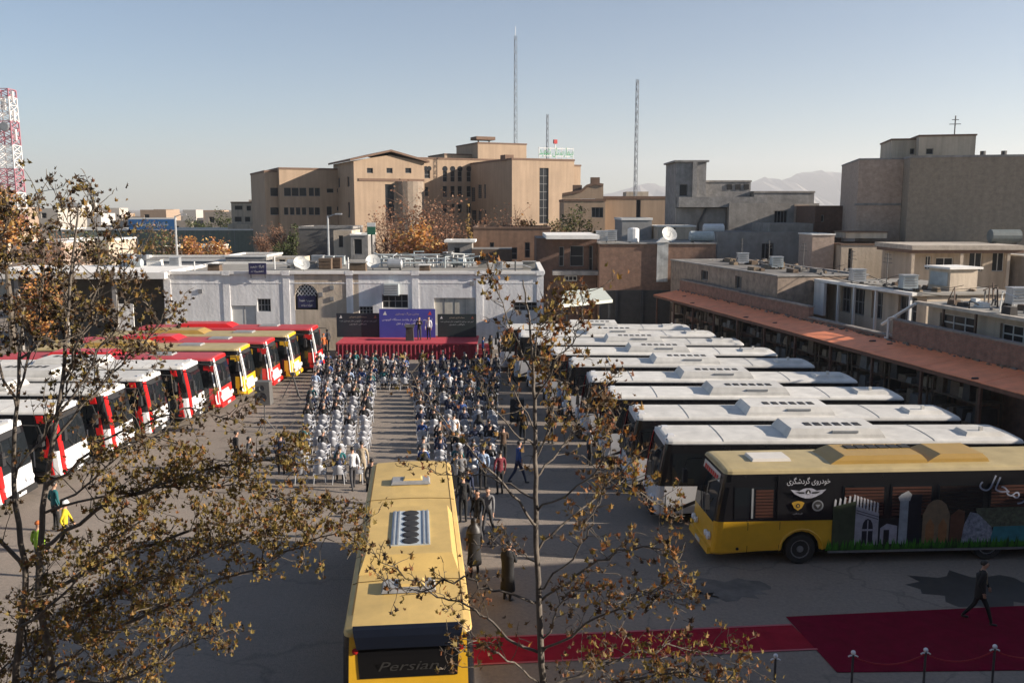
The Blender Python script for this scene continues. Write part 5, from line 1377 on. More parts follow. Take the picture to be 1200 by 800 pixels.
# ------------------------------------------------------------------ stage, carpets, posts
pl = Plane(0, 66.0)
stg = bthing(pl, 'stage', 'low stage covered in dark red cloth in front of the hall', 'stage')
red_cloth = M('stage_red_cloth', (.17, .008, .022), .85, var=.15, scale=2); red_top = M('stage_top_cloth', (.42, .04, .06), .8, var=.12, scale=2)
x0, x1, z0, z1 = pxr(pl, 394, 402, 559, 420)
zs = z1
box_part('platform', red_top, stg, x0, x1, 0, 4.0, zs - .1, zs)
n = 33
for k in range(n):     # pleated skirt
    a, b_ = x0 + (x1 - x0) * k / n, x0 + (x1 - x0) * (k + 1) / n
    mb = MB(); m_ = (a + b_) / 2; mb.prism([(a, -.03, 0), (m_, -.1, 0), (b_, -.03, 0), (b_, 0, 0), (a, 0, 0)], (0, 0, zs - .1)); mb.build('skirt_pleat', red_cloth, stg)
for k in range(3): box_part('step', red_cloth, stg, x1 + .05, x1 + 1.0, .6 + k * .35, 2.2, 0, zs - .3 - .3 * (2 - k) if False else .3 * (k + 1))
def banner(px0, px1, py0, dy, m_, name, label, lines, tm, logo):
    x0, x1, z0, z1 = pxr(pl, px0, py0, px1, 400, -dy)
    o = thing(name, label, 'banner', pl.p)
    box_part('sheet', m_, o, x0, x1, dy, dy + .04, zs, z1)
    fr = MB()
    for a in (x0 + .05, x1 - .15): fr.box(a, a + .1, dy + .05, dy + .15, zs, z1)
    fr.box(x0 + .15, x1 - .15, dy + .05, dy + .15, z1 - .1, z1); fr.build('frame', steel_dark, o)
    w = x1 - x0; cx = (x0 + x1) / 2
    for t, fz, fw, fh, mm in lines: text_part('lettering', shape(t), mm, o, w * fw, (z1 - zs) * fh, TR((cx, dy - .008, zs + (z1 - zs) * fz)))
    for sx, mm in ((x0 + w * .1, frame_white), (x1 - w * .1, logo)):
        lb = MB(); s_ = w * .035; zc = zs + (z1 - zs) * .86; lb.prism([(sx - s_, dy - .006, zc - s_), (sx + s_, dy - .006, zc - s_), (sx + s_ * .2, dy - .006, zc + s_)], (0, .004, 0)); lb.build('emblem', mm, o)
    return o
cream = M('print_cream', (.5, .42, .3), .6, var=0); dimw = M('print_dim_white', (.4, .42, .42), .6, var=0); bright = M('print_bright_white', (.75, .75, .8), .6, var=0); redlogo = M('print_red_logo', (.5, .05, .04), .6, var=0); dimred = M('print_dim_red', (.25, .08, .05), .6, var=0)
dkg = M('banner_dark_green', (.012, .022, .024), .6, var=.1); dkn = M('banner_dark_slate', (.017, .022, .03), .6, var=.1); blu = M('banner_blue', (.05, .055, .30), .6, var=.08)
L2 = [('سرمایه گذاری شهرداری', .85, .4, .08, cream), ('آیین بهره برداری از اتوبوس های نوسازی شده', .68, .86, .085, dimw), ('ناوگان شهری', .55, .4, .08, dimw)]
banner(395, 444.5, 367, 3.2, dkn, 'dark_banner', 'dark slate banner left of the blue banner on the stage', L2, cream, dimred)
banner(513, 558, 368, 3.2, dkg, 'dark_banner', 'dark green banner on the stage, on the steps side of the blue one', L2, cream, dimred)
banner(445, 510, 362, 3.0, blu, 'blue_banner', 'large bright blue banner with white lettering at the middle of the stage', [('جشن بزرگ نوسازی', .83, .42, .1, cream), ('آیین بهره برداری از یکصد دستگاه اتوبوس', .63, .9, .1, bright), ('ناوگان حمل و نقل', .49, .4, .09, bright)], bright, redlogo)
lt = thing('lectern', 'dark lectern on the stage in front of the blue banner', 'lectern', (pl.at(478, 400)[0], 67.3, zs))
mb = MB(); mb.box(-.3, .3, -.2, .2, 0, 1.0, taper=.04); mb.build('body', scrap_m[3], lt); mb = MB(); mb.prism([(-.36, -.3, 1.0), (.36, -.3, 1.0), (.36, .25, 1.14), (-.36, .25, 1.14)], (0, 0, .05)); mb.build('top', scrap_m[3], lt)

# red carpets, lying as sheets with a little thickness
def carpet(name, pts, z, m_, label, edge=None):
    w = [P(x, y, z) for x, y in pts]; c = sum(w, Vector()) / len(w)
    mb = MB(); mb.prism([p - c for p in w], (0, 0, -.006)); o = mb.build(name, m_, loc=(c.x, c.y, z)); tag(o, label, 'carpet')
    if edge:
        for a, b in edge:
            e = MB(); d = (w[b] - w[a]).normalized(); nn = Vector((-d.y, d.x, 0)) * .035
            e.prism([w[a] - c + nn + Vector((0, 0, .004)), w[a] - c - nn + Vector((0, 0, .004)), w[b] - c - nn + Vector((0, 0, .004)), w[b] - c + nn + Vector((0, 0, .004))], (0, 0, .006)); e.build('edge_binding', M('carpet_edge', (.42, .1, .12), .9, var=.1), o)
    return o
def carpet_mat(name, c):
    return M(name, c, .95, var=.22, scale=2.2, bump=.9, bscale=2.5, spec=.08)
carpet('strip_carpet', [(540, 748), (928, 731.5), (958, 760), (540, 779)], .012, carpet_mat('strip_carpet_red', (.27, .012, .028)), 'narrow red strip carpet with pale edges running towards the yellow bus', ((0, 1), (2, 3)))
carpet('wide_carpet', [(921, 722), (1330, 703), (1330, 783), (981, 787)], .018, carpet_mat('wide_carpet_maroon', (.15, .003, .02)), 'wide maroon carpet under the walking man')
# stanchions
brass = M('stanchion_steel', (.12, .12, .125), .3, metal=.8, var=.1)
pts_s = [(909, 768, 'first'), (1000, 764, 'second'), (1085, 761, 'third'), (1166, 757, 'fourth'), (1250, 753, 'fifth')]
tops = []
for px, py, o_ in pts_s:
    p = P(px, py, 1.0)
    st = thing('rope_stanchion', 'steel rope stanchion with white ball top, %s along the maroon carpet edge' % o_, 'stanchion', (p.x, p.y, 0), group='rope stanchions along the maroon carpet')
    mb = MB(); mb.cyl((0, 0, .03), (0, 0, 1), .028, .93, 8); mb.build('post', brass, st)
    mb = MB(); mb.lathe((0, 0, 0), (0, 0, 1), [(0, .17), (.025, .17), (.05, .06), (.06, .03)], 16); mb.build('base', brass, st)
    mb = MB(); mb.blob((0, 0, 1.0), .055, .055, .055, 10, 6); mb.build('ball_top', M('ball_white', (.75, .75, .78), .25, var=0), st, smooth=True)
    mb = MB(); mb.tube([(-.11, 0, .9), (-.06, 0, .93), (.06, 0, .93), (.11, 0, .9)], .018, 6); mb.build('hook', MATS['ball_white'], st)
    tops.append(Vector((p.x, p.y, .9)))
for i, (a, b) in enumerate(zip(tops[1:], tops[2:])):
    mb = MB(); a2 = a; mb.tube([a2 + (b - a2) * (t / 10) - Vector((0, 0, .22 * 4 * (t / 10) * (1 - t / 10))) - a2 for t in range(11)], .017, 6)
    tag(mb.build('barrier_rope', M('rope_red', (.3, .012, .02), .8, var=.1), loc=a2), 'red barrier rope hanging between the %s and %s stanchions' % (ordn[i + 1], ordn[i + 2]), 'rope')
# loudspeakers on stands
def speaker(px, py, h, label, kind):
    p = P(px, py, 0)
    o = thing('loudspeaker_stand', label + ' stand', 'speaker stand', (p.x, p.y, 0))
    mb = MB(); mb.cyl((0, 0, .1), (0, 0, 1), .03, h - .1, 6); mb.build('pole', steel_dark, o)
    for k in range(3):
        a = 2.1 * k + .4; mb = MB(); mb.tube([(0, 0, .75), (.55 * math.cos(a), .55 * math.sin(a), .02)], .022, 5); mb.build('leg', steel_dark, o)
    s = thing('loudspeaker', label, 'loudspeaker', (p.x, p.y, h))
    mb = MB(); mb.box(-.38, .38, -.32, .32, 0, 1.15, taper=.04); mb.build('cabinet', M('speaker_grey', (.10, .095, .09), .7, var=.15) if kind else slot_black, s)
    for zz, r in ((.4, .24), (.85, .14)):
        mb = MB(); mb.lathe((0, -.31, zz), (0, -1, 0), [(0, r), (.03, r), (.01, r * .8), (-.05 + .04, .04)], 14); mb.build('cone', steel_dark, s)
speaker(311, 507, 1.45, 'grey loudspeaker between the facing buses and the seats', 1)
speaker(606, 502, .4, 'small black loudspeaker on the aisle floor near the plane tree', 0)
p = P(344, 466, 0)
tp = thing('camera_tripod', 'empty dark tripod standing in the sunlit lane by the seats', 'tripod', (p.x, p.y, 0))
for k in range(3):
    a = 2.1 * k + 1.4; mb = MB(); mb.tube([(0, 0, 1.35), (.62 * math.cos(a), .62 * math.sin(a), .02)], .03, 5); mb.build('leg', steel_dark, tp)
mb = MB(); mb.box(-.12, .12, -.14, .14, 1.33, 1.5); mb.build('head', steel_dark, tp)

# ------------------------------------------------------------------ people
SK = M('skin', (.42, .24, .16), .55, var=.08, scale=20)
HAIR = M('dark_hair', (.015, .012, .01), .5, var=.2, scale=30); HAIRG = M('grey_hair', (.2, .19, .18), .6, var=.2, scale=30)
SHOE = M('black_shoe', (.012, .012, .012), .4, var=0); EYE = M('eye_dark', (.01, .01, .01), .2, var=0)
CL = {'navy': (.018, .026, .06), 'black': (.011, .011, .012), 'white': (.62, .62, .63), 'grey': (.15, .15, .155), 'light blue': (.28, .36, .5), 'brown': (.085, .05, .03), 'blue': (.03, .07, .22),
      'olive': (.06, .06, .03), 'maroon': (.14, .015, .025), 'orange': (.5, .13, .03), 'lime green': (.25, .42, .03), 'teal': (.01, .10, .11), 'beige': (.36, .29, .2), 'dark grey': (.045, .045, .05), 'yellow': (.55, .42, .02)}
def cloth(c): return M('cloth_' + c.replace(' ', '_'), CL[c], .85, var=.18, scale=8, bump=.3, bscale=14)

def skeleton(pose, r_):
    j = lambda a: r_.uniform(-a, a)
    V = []; Rr = []; E = []; reg = []
    def add(p, r, par, g):
        V.append(Vector(p)); Rr.append(r if isinstance(r, tuple) else (r, r)); i = len(V) - 1
        if par is not None: E.append((par, i)); reg.append(g)
        return i
    sit = pose == 'sit'
    ph = .52 if sit else .93
    lean = {'sit': -.04, 'walk': .03, 'stand': .0, 'hold': .02}[pose]
    tw = j(.03)
    pel = add((0, 0, ph), (.155, .115), None, '')
    bel = add((0, lean * .5, ph + .19), (.145, .11), pel, 'top')
    che = add((tw * .3, lean, ph + .38), (.16, .115), bel, 'top')
    upc = add((tw * .4, lean + .0, ph + .50), (.12, .085), che, 'top')
    nek = add((tw * .5, lean + .015, ph + .58), .052, upc, 'skin')
    hd0 = add((tw * .5 , lean + .04, ph + .645), (.068, .078), nek, 'skin')
    hd1 = add((tw * .5, lean + .04, ph + .715), (.078, .09), hd0, 'skin')
    hd2 = add((tw * .5, lean + .03, ph + .775), (.062, .072), hd1, 'skin')
    nose = add((tw * .5, lean + .145, ph + .685), .012, hd1, 'skin')
    for s in (-1, 1):
        add((tw * .5 + s * .088, lean + .035, ph + .69), .014, hd1, 'skin')      # ear
    for s in (-1, 1):
        sh = add((s * .175 + tw * .4, lean, ph + .47), .062, upc, 'top')
        if pose == 'sit':
            el = (s * (.235 + j(.02)), lean + .06 + j(.04), ph + .24); wr = (s * (.13 + j(.05)), lean + .30 + j(.04), ph + .16 + j(.03)); d = Vector((-s * .3, .9, -.15))
        elif pose == 'walk':
            el = (s * .24, lean - s * .12, ph + .22); wr = (s * .25, lean - s * .10 + .10, ph + .0); d = Vector((0, .35, -.9))
        elif pose == 'hold':
            el = (s * .23, lean + .05, ph + .22); wr = (s * .1, lean + .27, ph + .33 + j(.06)); d = Vector((-s * .6, .6, .45))
        else:
            el = (s * (.235 + j(.015)), lean - .02 + j(.04), ph + .21); wr = (s * (.23 + j(.03)), lean + .07 + j(.06), ph - .02); d = Vector((-s * .1, .25, -.95))
        e = add(el, .045, sh, 'top'); w = add(wr, .03, e, 'top')
        d.normalize(); side = d.cross(Vector((1, 0, 0))).normalized() if abs(d.x) < .9 else Vector((0, 0, 1))
        across = d.cross(side).normalized()
        pm = add(Vector(wr) + d * .055, (.036, .022), w, 'skin')
        for k, (off, ln) in enumerate(((-.03, .07), (-.01, .085), (.01, .08), (.03, .062))):
            base = Vector(wr) + d * .09 + side * off
            a = add(base, .0095, pm, 'skin'); b = add(base + d * ln * .55 + across * .008, .009, a, 'skin'); add(base + d * ln + across * .03, .0075, b, 'skin')
        tb = Vector(wr) + d * .03 - side * .035
        a = add(tb, .012, pm, 'skin'); add(tb + d * .055 - side * .02 + across * .015, .009, a, 'skin')
    for s in (-1, 1):
        if sit:
            hp = add((s * .09, .06, ph - .02), .085, pel, 'leg'); kn = add((s * (.11 + j(.03)), .43, ph - .01), .062, hp, 'leg'); an = add((s * (.11 + j(.03)), .42 + j(.08), .10), .042, kn, 'leg')
        else:
            st = .26 * s if pose == 'walk' else j(.03)
            hp = add((s * .085, 0, ph - .06), .088, pel, 'leg')
            kn = add((s * .095, st * .55 + (.05 if st < 0 else .04), .49), .062, hp, 'leg')
            an = add((s * .1, st * 1.15 - (.06 if pose == 'walk' and st < 0 else 0), .09 if st >= -.1 else .14), .043, kn, 'leg')
        ap = V[an]
        hl = add((ap.x, ap.y - .03, max(.04, ap.z - .05)), .04, an, 'shoe'); add((ap.x + s * .02, ap.y + .15, max(.032, ap.z - .06)), (.036, .03), hl, 'shoe')
    return V, Rr, E, reg, (tw * .5, lean + .03, ph + .735)
def person_proto(pose, seed, top, leg, hair, cover=None):
    "-> (mesh of the body, [(child name, mesh)])"
    r_ = random.Random(seed)
    V, Rr, E, reg, hd = skeleton(pose, r_)
    me = bpy.data.meshes.new('person_body'); me.from_pydata(V, E, [])
    o = bpy.data.objects.new('person_body', me); col.objects.link(o)
    sk = o.modifiers.new('skin', 'SKIN'); sk.use_smooth_shade = True; sk.branch_smoothing = .4
    for i, r in enumerate(Rr): me.skin_vertices[0].data[i].radius = r
    me.skin_vertices[0].data[0].use_root = True
    sb = o.modifiers.new('sub', 'SUBSURF'); sb.levels = 1; sb.render_levels = 1
    bpy.context.view_layer.update()
    out = bpy.data.meshes.new_from_object(o.evaluated_get(bpy.context.evaluated_depsgraph_get())); out.name = 'person_body'
    bpy.data.objects.remove(o); bpy.data.meshes.remove(me)
    idx = {'skin': 0, 'top': 1, 'leg': 2, 'shoe': 3, '': 1}
    for m in (SK, cloth(top), cloth(leg), SHOE): out.materials.append(m)
    segs = [(V[a], V[b], g) for (a, b), g in zip(E, reg)]
    mi = []
    for p in out.polygons:
        c = p.center; best = 9; bg = 'top'
        for a, b, g in segs:
            d = b - a; t = max(0, min(1, (c - a).dot(d) / max(d.length_squared, 1e-9))); q = (c - a - d * t).length
            if q < best: best = q; bg = g
        mi.append(idx[bg])
    out.polygons.foreach_set('material_index', mi); out.polygons.foreach_set('use_smooth', [True] * len(mi))
    kids = []
    hx, hy, hz = hd
    mb = MB()
    if cover == 'scarf':
        n = 12; prof = [(-.34, .21, .12), (-.2, .17, .1), (-.1, .1, .02), (0, .105, 0), (.06, .09, -.005), (.09, .05, -.01), (.1, .005, -.01)]
        rings = []
        for dz, r, dy in prof: rings.append([mb.v((hx + r * math.cos(2 * math.pi * k / n) * (1 if dz > -.15 else 1.15), hy - .03 + r * .95 * math.sin(2 * math.pi * k / n) * (.9 if math.sin(2 * math.pi * k / n) > .5 and dz > -.12 else 1), hz + dz)) for k in range(n)])
        for a, b in zip(rings, rings[1:]):
            for k in range(n):
                if a is rings[2] and k in (2, 3): continue
                mb.f((a[k], a[(k + 1) % n], b[(k + 1) % n], b[k]))
        kids.append(('headscarf', mb.mesh('headscarf', hair, True)))
    elif cover == 'cap':
        mb.lathe((hx, hy, hz), (0, 0, 1), [(-.01, .094), (.05, .088), (.085, .05), (.095, .01)], 12); mb.box(hx - .07, hx + .07, hy + .07, hy + .18, hz - .005, hz + .008); kids.append(('cap', mb.mesh('cap', hair, True)))
    elif cover == 'helmet':
        mb.lathe((hx, hy, hz), (0, 0, 1), [(0, .13), (.012, .13), (.015, .108), (.08, .09), (.12, .04), (.125, .01)], 12); kids.append(('helmet', mb.mesh('helmet', hair, True)))
    else:
        n = 12
        rings = []
        for dz, r in ((-.05, .088), (.0, .094), (.04, .086), (.075, .055), (.088, .005)):
            rings.append([mb.v((hx + r * .92 * math.cos(2 * math.pi * k / n), hy - .012 + (r * 1.04) * math.sin(2 * math.pi * k / n) * (.72 if dz < .02 and math.sin(2 * math.pi * k / n) > .3 else 1), hz + dz)) for k in range(n)])
        for a, b in zip(rings, rings[1:]):
            for k in range(n): mb.f((a[k], a[(k + 1) % n], b[(k + 1) % n], b[k]))
        kids.append(('hair', mb.mesh('hair', hair, True)))
    ey = MB()
    for s in (-1, 1): ey.blob((hx + s * .033, hy + .098, hz - .032), .012, .008, .008, 6, 4)
    kids.append(('eyes', ey.mesh('eyes', EYE)))
    return out, kids
def put_person(proto, x, y, rz, label, group=None, s=1.0, z=0.0, kids=True):
    me, ks = proto
    o = link('person', me); o.location = (x, y, z); o.rotation_euler = (0, 0, rz); o.scale = (s, s, s)
    tag(o, label, 'person', group)
    if kids:
        for n_, m_ in ks: link(n_, m_, o)
    return o
COATM = {}
def long_coat(top, sitting=False):
    mb = MB(); n = 14; prof = [(.3, .20), (.34, .215), (.6, .19), (.95, .172), (1.12, .178), (1.3, .205), (1.42, .175), (1.49, .085)]
    rings = [[mb.v((r * 1.08 * math.cos(2 * math.pi * k / n), r * .8 * math.sin(2 * math.pi * k / n), z)) for k in range(n)] for z, r in prof]
    for a, b in zip(rings, rings[1:]):
        for k in range(n): mb.f((a[k], a[(k + 1) % n], b[(k + 1) % n], b[k]))
    return mb.mesh('long_coat', cloth(top), True)

# ---- chairs
chair_w = M('chair_white_plastic', (.42, .43, .46), .45, var=.06); chair_leg = M('chair_leg_grey', (.38, .39, .41), .4, var=.05)
def chair_bits():
    seat = MB(); seat.box(-.23, .23, -.2, .24, .42, .455, taper=.02); seat.prism([(-.23, .2, .42), (.23, .2, .42), (.21, .26, .36), (-.21, .26, .36)], (0, .02, .02))
    back = MB(); n = 10
    pts = []
    for k in range(n + 1):
        a = math.pi * k / n; pts.append((.235 * math.cos(a), 0, .68 + .2 * math.sin(a)))
    pts = [(.2, 0, .47)] + pts + [(-.2, 0, .47)]
    # a curved shell: three strips
    for i in range(len(pts) - 1): pass
    cols = 7; rows = 6; g = []
    for i in range(rows + 1):
        z = .46 + .36 * i / rows
        w = .19 + .015 * math.sin(i / rows * math.pi) if z < .66 else .205 * math.sqrt(max(.02, 1 - ((z - .66) / .165) ** 2))
        g.append([(w * (2 * k / cols - 1), -.2 - .09 * i / rows + .07 * (2 * k / cols - 1) ** 2, z) for k in range(cols + 1)])
    for off, rev in ((0, 0), (-.02, 1)):
        idx = [[back.v((x, y + off, z)) for x, y, z in row] for row in g]
        for a, b in zip(idx, idx[1:]):
            for k in range(cols): back.f((a[k], b[k], b[k + 1], a[k + 1]) if not rev else (a[k], a[k + 1], b[k + 1], b[k]))
    arms = []
    for s in (-1, 1):
        m = MB(); m.tube([(s * .215, -.23, .66), (s * .26, -.02, .66), (s * .255, .16, .64), (s * .235, .2, .44)], .022, 5); arms.append(m)
    legs = []
    for sx in (-1, 1):
        for sy in (-1, 1):
            m = MB(); m.tube([(sx * .2, sy * .17 + .02, .43), (sx * .24, sy * .22 + .01, 0)], [.024, .018], 5); legs.append(m)
    return seat, back, arms, legs
_s, _b, _a, _l = chair_bits()
chM = dict(seat=_s.mesh('seat', chair_w), back=_b.mesh('backrest', chair_w, True), arms=[m.mesh('armrest', chair_w) for m in _a], legs=[m.mesh('leg', chair_leg) for m in _l])
allb = MB()
for m, k in [(_s, 0), (_b, 0)] + [(q_, 0) for q_ in _a] + [(q_, 1) for q_ in _l]:
    off = len(allb.V); allb.V += m.V; allb.Fc += [tuple(i + off for i in f) for f in m.Fc]; allb.mi += [k] * len(m.Fc)
chair_one = allb.mesh('plastic_chair', [chair_w, chair_leg])
def put_chair(x, y, rz, label, near, s=1.0):
    if near:
        o = thing('plastic_chair', label, 'chair', (x, y, 0), rz, 'white chairs set out in front of the stage')
        link('seat', chM['seat'], o); link('backrest', chM['back'], o)
        for m in chM['arms']: link('armrest', m, o)
        for m in chM['legs']: link('leg', m, o)
    else:
        o = link('plastic_chair', chair_one); o.location = (x, y, 0); o.rotation_euler = (0, 0, rz)
        tag(o, label, 'chair', 'white chairs set out in front of the stage')
    return o

# ---- seated audience
tops_ = ['navy', 'navy', 'navy', 'navy', 'navy', 'black', 'black', 'black', 'black', 'black', 'dark grey', 'dark grey', 'dark grey', 'navy', 'brown', 'blue', 'light blue', 'white', 'grey', 'olive', 'teal']
sit_protos = {}
def sit_proto(top, var, cover=None):
    key = (top, var, cover)
    if key not in sit_protos:
        hm = {'scarf': cloth('black'), None: HAIRG if var == 2 else HAIR}[cover]
        sit_protos[key] = person_proto('sit', var * 17 + 3, top, ['black', 'dark grey', 'navy'][var], hm, cover)
    return sit_protos[key]
pr_ = random.Random(5)
def lerp(a, b, t): return a + (b - a) * t
onm = ['first', 'second', 'third', 'fourth', 'fifth', 'sixth', 'seventh', 'eighth', 'ninth', 'tenth', 'eleventh', 'twelfth', 'thirteenth', 'fourteenth', 'fifteenth', 'sixteenth', 'seventeenth', 'eighteenth', 'nineteenth', 'twentieth', 'twenty-first', 'twenty-second', 'twenty-third', 'twenty-fourth']
n_ch = n_pe = 0
zrow = 61.6; row = 0
while zrow > 35.0 and row < 24:
    py = 245 + CAMZ * F / cP / (zrow * cP + CAMZ * sP) * 1.0
    def X(px): return (px - 600) / F * (zrow * cP + CAMZ * sP)
    front = row < 7
    t = min(1, max(0, (py - 445) / 115)); t2 = min(1, max(0, (py - 460) / 85))
    if front: segs = [('left block', X(367), X(481), .66), ('right block', X(489), X(588), .66)]
    else: segs = [('left block', X(lerp(366, 342, t)), X(lerp(444, 431, t)), .66), ('right block', X(lerp(482, 487, t2)), X(lerp(586, 584, t2)), .66)]
    for blk, xa, xb, pitch in segs:
        n = max(1, int((xb - xa) / pitch))
        for k in range(n):
            x = xa + (xb - xa) * (k + .5) / n + pr_.uniform(-.07, .07); y = zrow + pr_.uniform(-.14, .14)
            if not front and blk == 'right block' and pr_.random() < .14: continue
            aisle = n - k if blk == 'left block' else k + 1
            if front: fill = .97
            elif blk == 'left block': fill = .5 if row < 11 else .7 if row < 15 else .30
            else: fill = .93 if row < 14 else .6
            occ = pr_.random() < fill and n_pe < 245
            pos = '%s row from stage, %s, %s from the aisle' % (onm[row], blk, onm[aisle - 1])
            rz = pr_.uniform(-.12, .12)
            if n_ch < 299:
                put_chair(x, y, rz, 'white chair, %s' % pos, zrow < 44); n_ch += 1
            if occ:
                top = pr_.choice(tops_); var = pr_.randrange(3); cv = 'scarf' if (pr_.random() < .12 and top in ('black', 'navy')) else None
                put_person(sit_proto(top, var, cv), x, y - .06, rz, 'person in %s, %s' % (top, pos), 'seated audience', pr_.uniform(.95, 1.05)); n_pe += 1
    zrow -= 1.13; row += 1

# ---- standing and walking people
st_p = {}
def sp_(pose, top, leg, hair='d', cover=None, seed=1):
    k = (pose, top, leg, hair, cover, seed)
    if k not in st_p: st_p[k] = person_proto(pose, seed, top, leg, {'d': HAIR, 'g': HAIRG}.get(hair) or cloth(hair), cover)
    return st_p[k]
def at_px(px, py, proto, rz, label, group=None, s=1.0):
    p = P(px, py, 0); return put_person(proto, p.x, p.y, rz, label, group, s)
man = at_px(1146, 729, sp_('walk', 'black', 'black', 'd', None, 4), -1.9, 'man in black suit and pale shirt walking on the maroon carpet')
mb = MB(); mb.prism([(-.05, .135, 1.1), (.05, .135, 1.1), (.075, .11, 1.44), (-.075, .11, 1.44)], (0, .02, 0)); mb.build('shirt_front', cloth('beige'), man)
mb = MB(); mb.lathe((0, .0, .72), (0, 0, 1), [(0, .19), (.15, .185), (.4, .17), (.62, .178)], 14); jk = mb.build('jacket_skirt', cloth('black'), man, smooth=True); jk.scale = (1, .72, 1)
pB = at_px(595, 703, sp_('hold', 'black', 'black', 'd', None, 6), -.6, 'person in long black coat holding something, beside the yellow bus'); link('long_coat', long_coat('black'), pB)
pC = at_px(556, 672, sp_('stand', 'dark grey', 'black', 'd', 'scarf', 7), .3, 'person in long dark coat close to the side of the yellow bus'); link('long_coat', long_coat('black'), pC)
extra = [
 (543, 612, 'stand', 'black', 'black', 'd', None, .2, 'man in black at the front corner of the yellow bus'),
 (572, 628, 'walk', 'grey', 'dark grey', 'd', None, 2.9, 'man in grey walking between the yellow bus and the plane tree'),
 (566, 574, 'stand', 'light blue', 'black', 'd', None, .1, 'man in light blue shirt standing behind the last chairs'),
 (541, 580, 'hold', 'grey', 'black', 'g', None, .5, 'grey-haired man in grey next to the yellow bus roof corner'),
 (607, 566, 'walk', 'blue', 'navy', 'd', None, -1.2, 'man in bright blue jacket right of the light blue shirt'),
 (586, 579, 'stand', 'maroon', 'black', 'd', None, .4, 'person in maroon coat between the two blue shirts'),
 (437, 590, 'stand', 'black', 'black', 'd', None, .3, 'man in black on the left of the yellow bus front'),
 (532, 528, 'stand', 'white', 'black', 'd', None, .2, 'man in white shirt at the end of the right seats'),
 (489, 402, 'hold', 'black', 'dark grey', 'd', None, 3.14, 'speaker in black standing on the stage before the blue banner'),
 (500, 402, 'stand', 'white', 'black', 'd', None, 3.0, 'person in white standing on the stage beside the speaker'),
 (566, 422, 'stand', 'blue', 'black', 'd', None, -1.4, 'man in blue at the steps of the stage'),
 (575, 420, 'stand', 'black', 'black', 'd', 'scarf', -1.0, 'woman in black scarf near the stage steps'),
 (585, 424, 'stand', 'dark grey', 'black', 'd', None, -1.3, 'man in dark grey beside the stage steps'),
 (597, 428, 'walk', 'orange', 'dark grey', 'd', 'cap', -1.6, 'worker in orange vest by the last white bus'),
 (606, 430, 'stand', 'brown', 'black', 'd', None, -1.3, 'man in brown near the worker in orange'),
 (615, 436, 'stand', 'maroon', 'black', 'd', 'scarf', -1.5, 'woman in maroon by the noses of the white buses'),
 (600, 452, 'walk', 'black', 'black', 'd', None, 1.3, 'man in black walking along the noses of the white buses'),
 (622, 452, 'stand', 'white', 'dark grey', 'd', None, -1.2, 'person in white by the noses of the white buses'),
 (640, 462, 'stand', 'navy', 'black', 'd', None, -1.4, 'man in navy by the noses of the white buses'),
 (655, 486, 'stand', 'light blue', 'dark grey', 'd', None, -1.2, 'man in light blue among the leaves by the white bus nose'),
 (668, 500, 'walk', 'dark grey', 'black', 'd', None, 1.7, 'man in dark grey walking by the white bus noses'),
 (676, 512, 'stand', 'white', 'black', 'g', None, -1.6, 'grey-haired man in white by the white bus noses'),
 (645, 520, 'stand', 'black', 'black', 'd', 'scarf', -.6, 'woman in black right of the plane tree trunk'),
 (690, 545, 'hold', 'grey', 'black', 'd', None, -1.2, 'man in grey holding a phone near the second white bus'),
 (368, 436, 'stand', 'teal', 'black', 'd', None, .3, 'person in teal jacket by the corner of the left seats'),
 (360, 424, 'stand', 'white', 'black', 'd', None, .6, 'person in white by the nose of the farthest red bus'),
 (380, 418, 'stand', 'orange', 'dark grey', 'd', 'cap', .5, 'person in orange vest between the red bus and the stage'),
 (372, 414, 'stand', 'black', 'black', 'd', 'scarf', .9, 'woman in black scarf between the red bus and the stage'),
 (384, 412, 'stand', 'white', 'dark grey', 'd', None, .7, 'person in white left of the stage'),
 (352, 432, 'stand', 'dark grey', 'black', 'd', None, -.7, 'man in dark grey by the second red bus nose'),
 (48, 676, 'stand', 'lime green', 'dark grey', 'd', 'cap', -.4, 'worker in lime green vest behind the leafy tree'),
 (78, 648, 'walk', 'yellow', 'black', 'd', 'helmet', -1.2, 'worker in yellow vest walking behind the leafy tree'),
 (66, 622, 'stand', 'teal', 'black', 'd', None, -.6, 'person in teal behind the leafy tree near the white buses'),
 (278, 552, 'stand', 'black', 'black', 'd', None, -.9, 'man in black behind the leaf sprays left of the seats'),
 (292, 560, 'walk', 'dark grey', 'black', 'd', None, -1.2, 'man in dark grey walking left of the seats behind leaf sprays'),
 (330, 556, 'stand', 'navy', 'black', 'd', None, .2, 'man in navy standing at the left corner of the last chairs'),
 (425, 566, 'stand', 'beige', 'beige', 'd', None, .1, 'person in beige at the end of the last left row'),
 (414, 574, 'walk', 'white', 'dark grey', 'd', None, .4, 'person in white walking behind the last left row'),
 (560, 632, 'stand', 'black', 'dark grey', 'd', None, 2.7, 'man in black jacket beside the middle of the yellow bus'),
 (548, 602, 'walk', 'navy', 'black', 'd', None, -.4, 'man in navy walking past the front of the yellow bus'),
 (590, 545, 'hold', 'brown', 'black', 'd', None, .3, 'man in brown filming near the last right chairs'),
 (612, 520, 'stand', 'black', 'black', 'd', None, -.3, 'man in black next to the small black loudspeaker'),
]
for i, (px, py, pose, top, leg, hair, cov, rz, lab) in enumerate(extra):
    if 398 < py < 404: p = P(px, py, zs); put_person(sp_(pose, top, leg, hair, cov, i % 5), p.x, 67.6 + .2 * (i % 2), rz, lab, None, 1.0, zs)
    else: at_px(px, py, sp_(pose, top, leg, 'black' if cov == 'scarf' else 'orange' if cov == 'cap' else 'white' if cov == 'helmet' else hair, cov, i % 5), rz, lab)

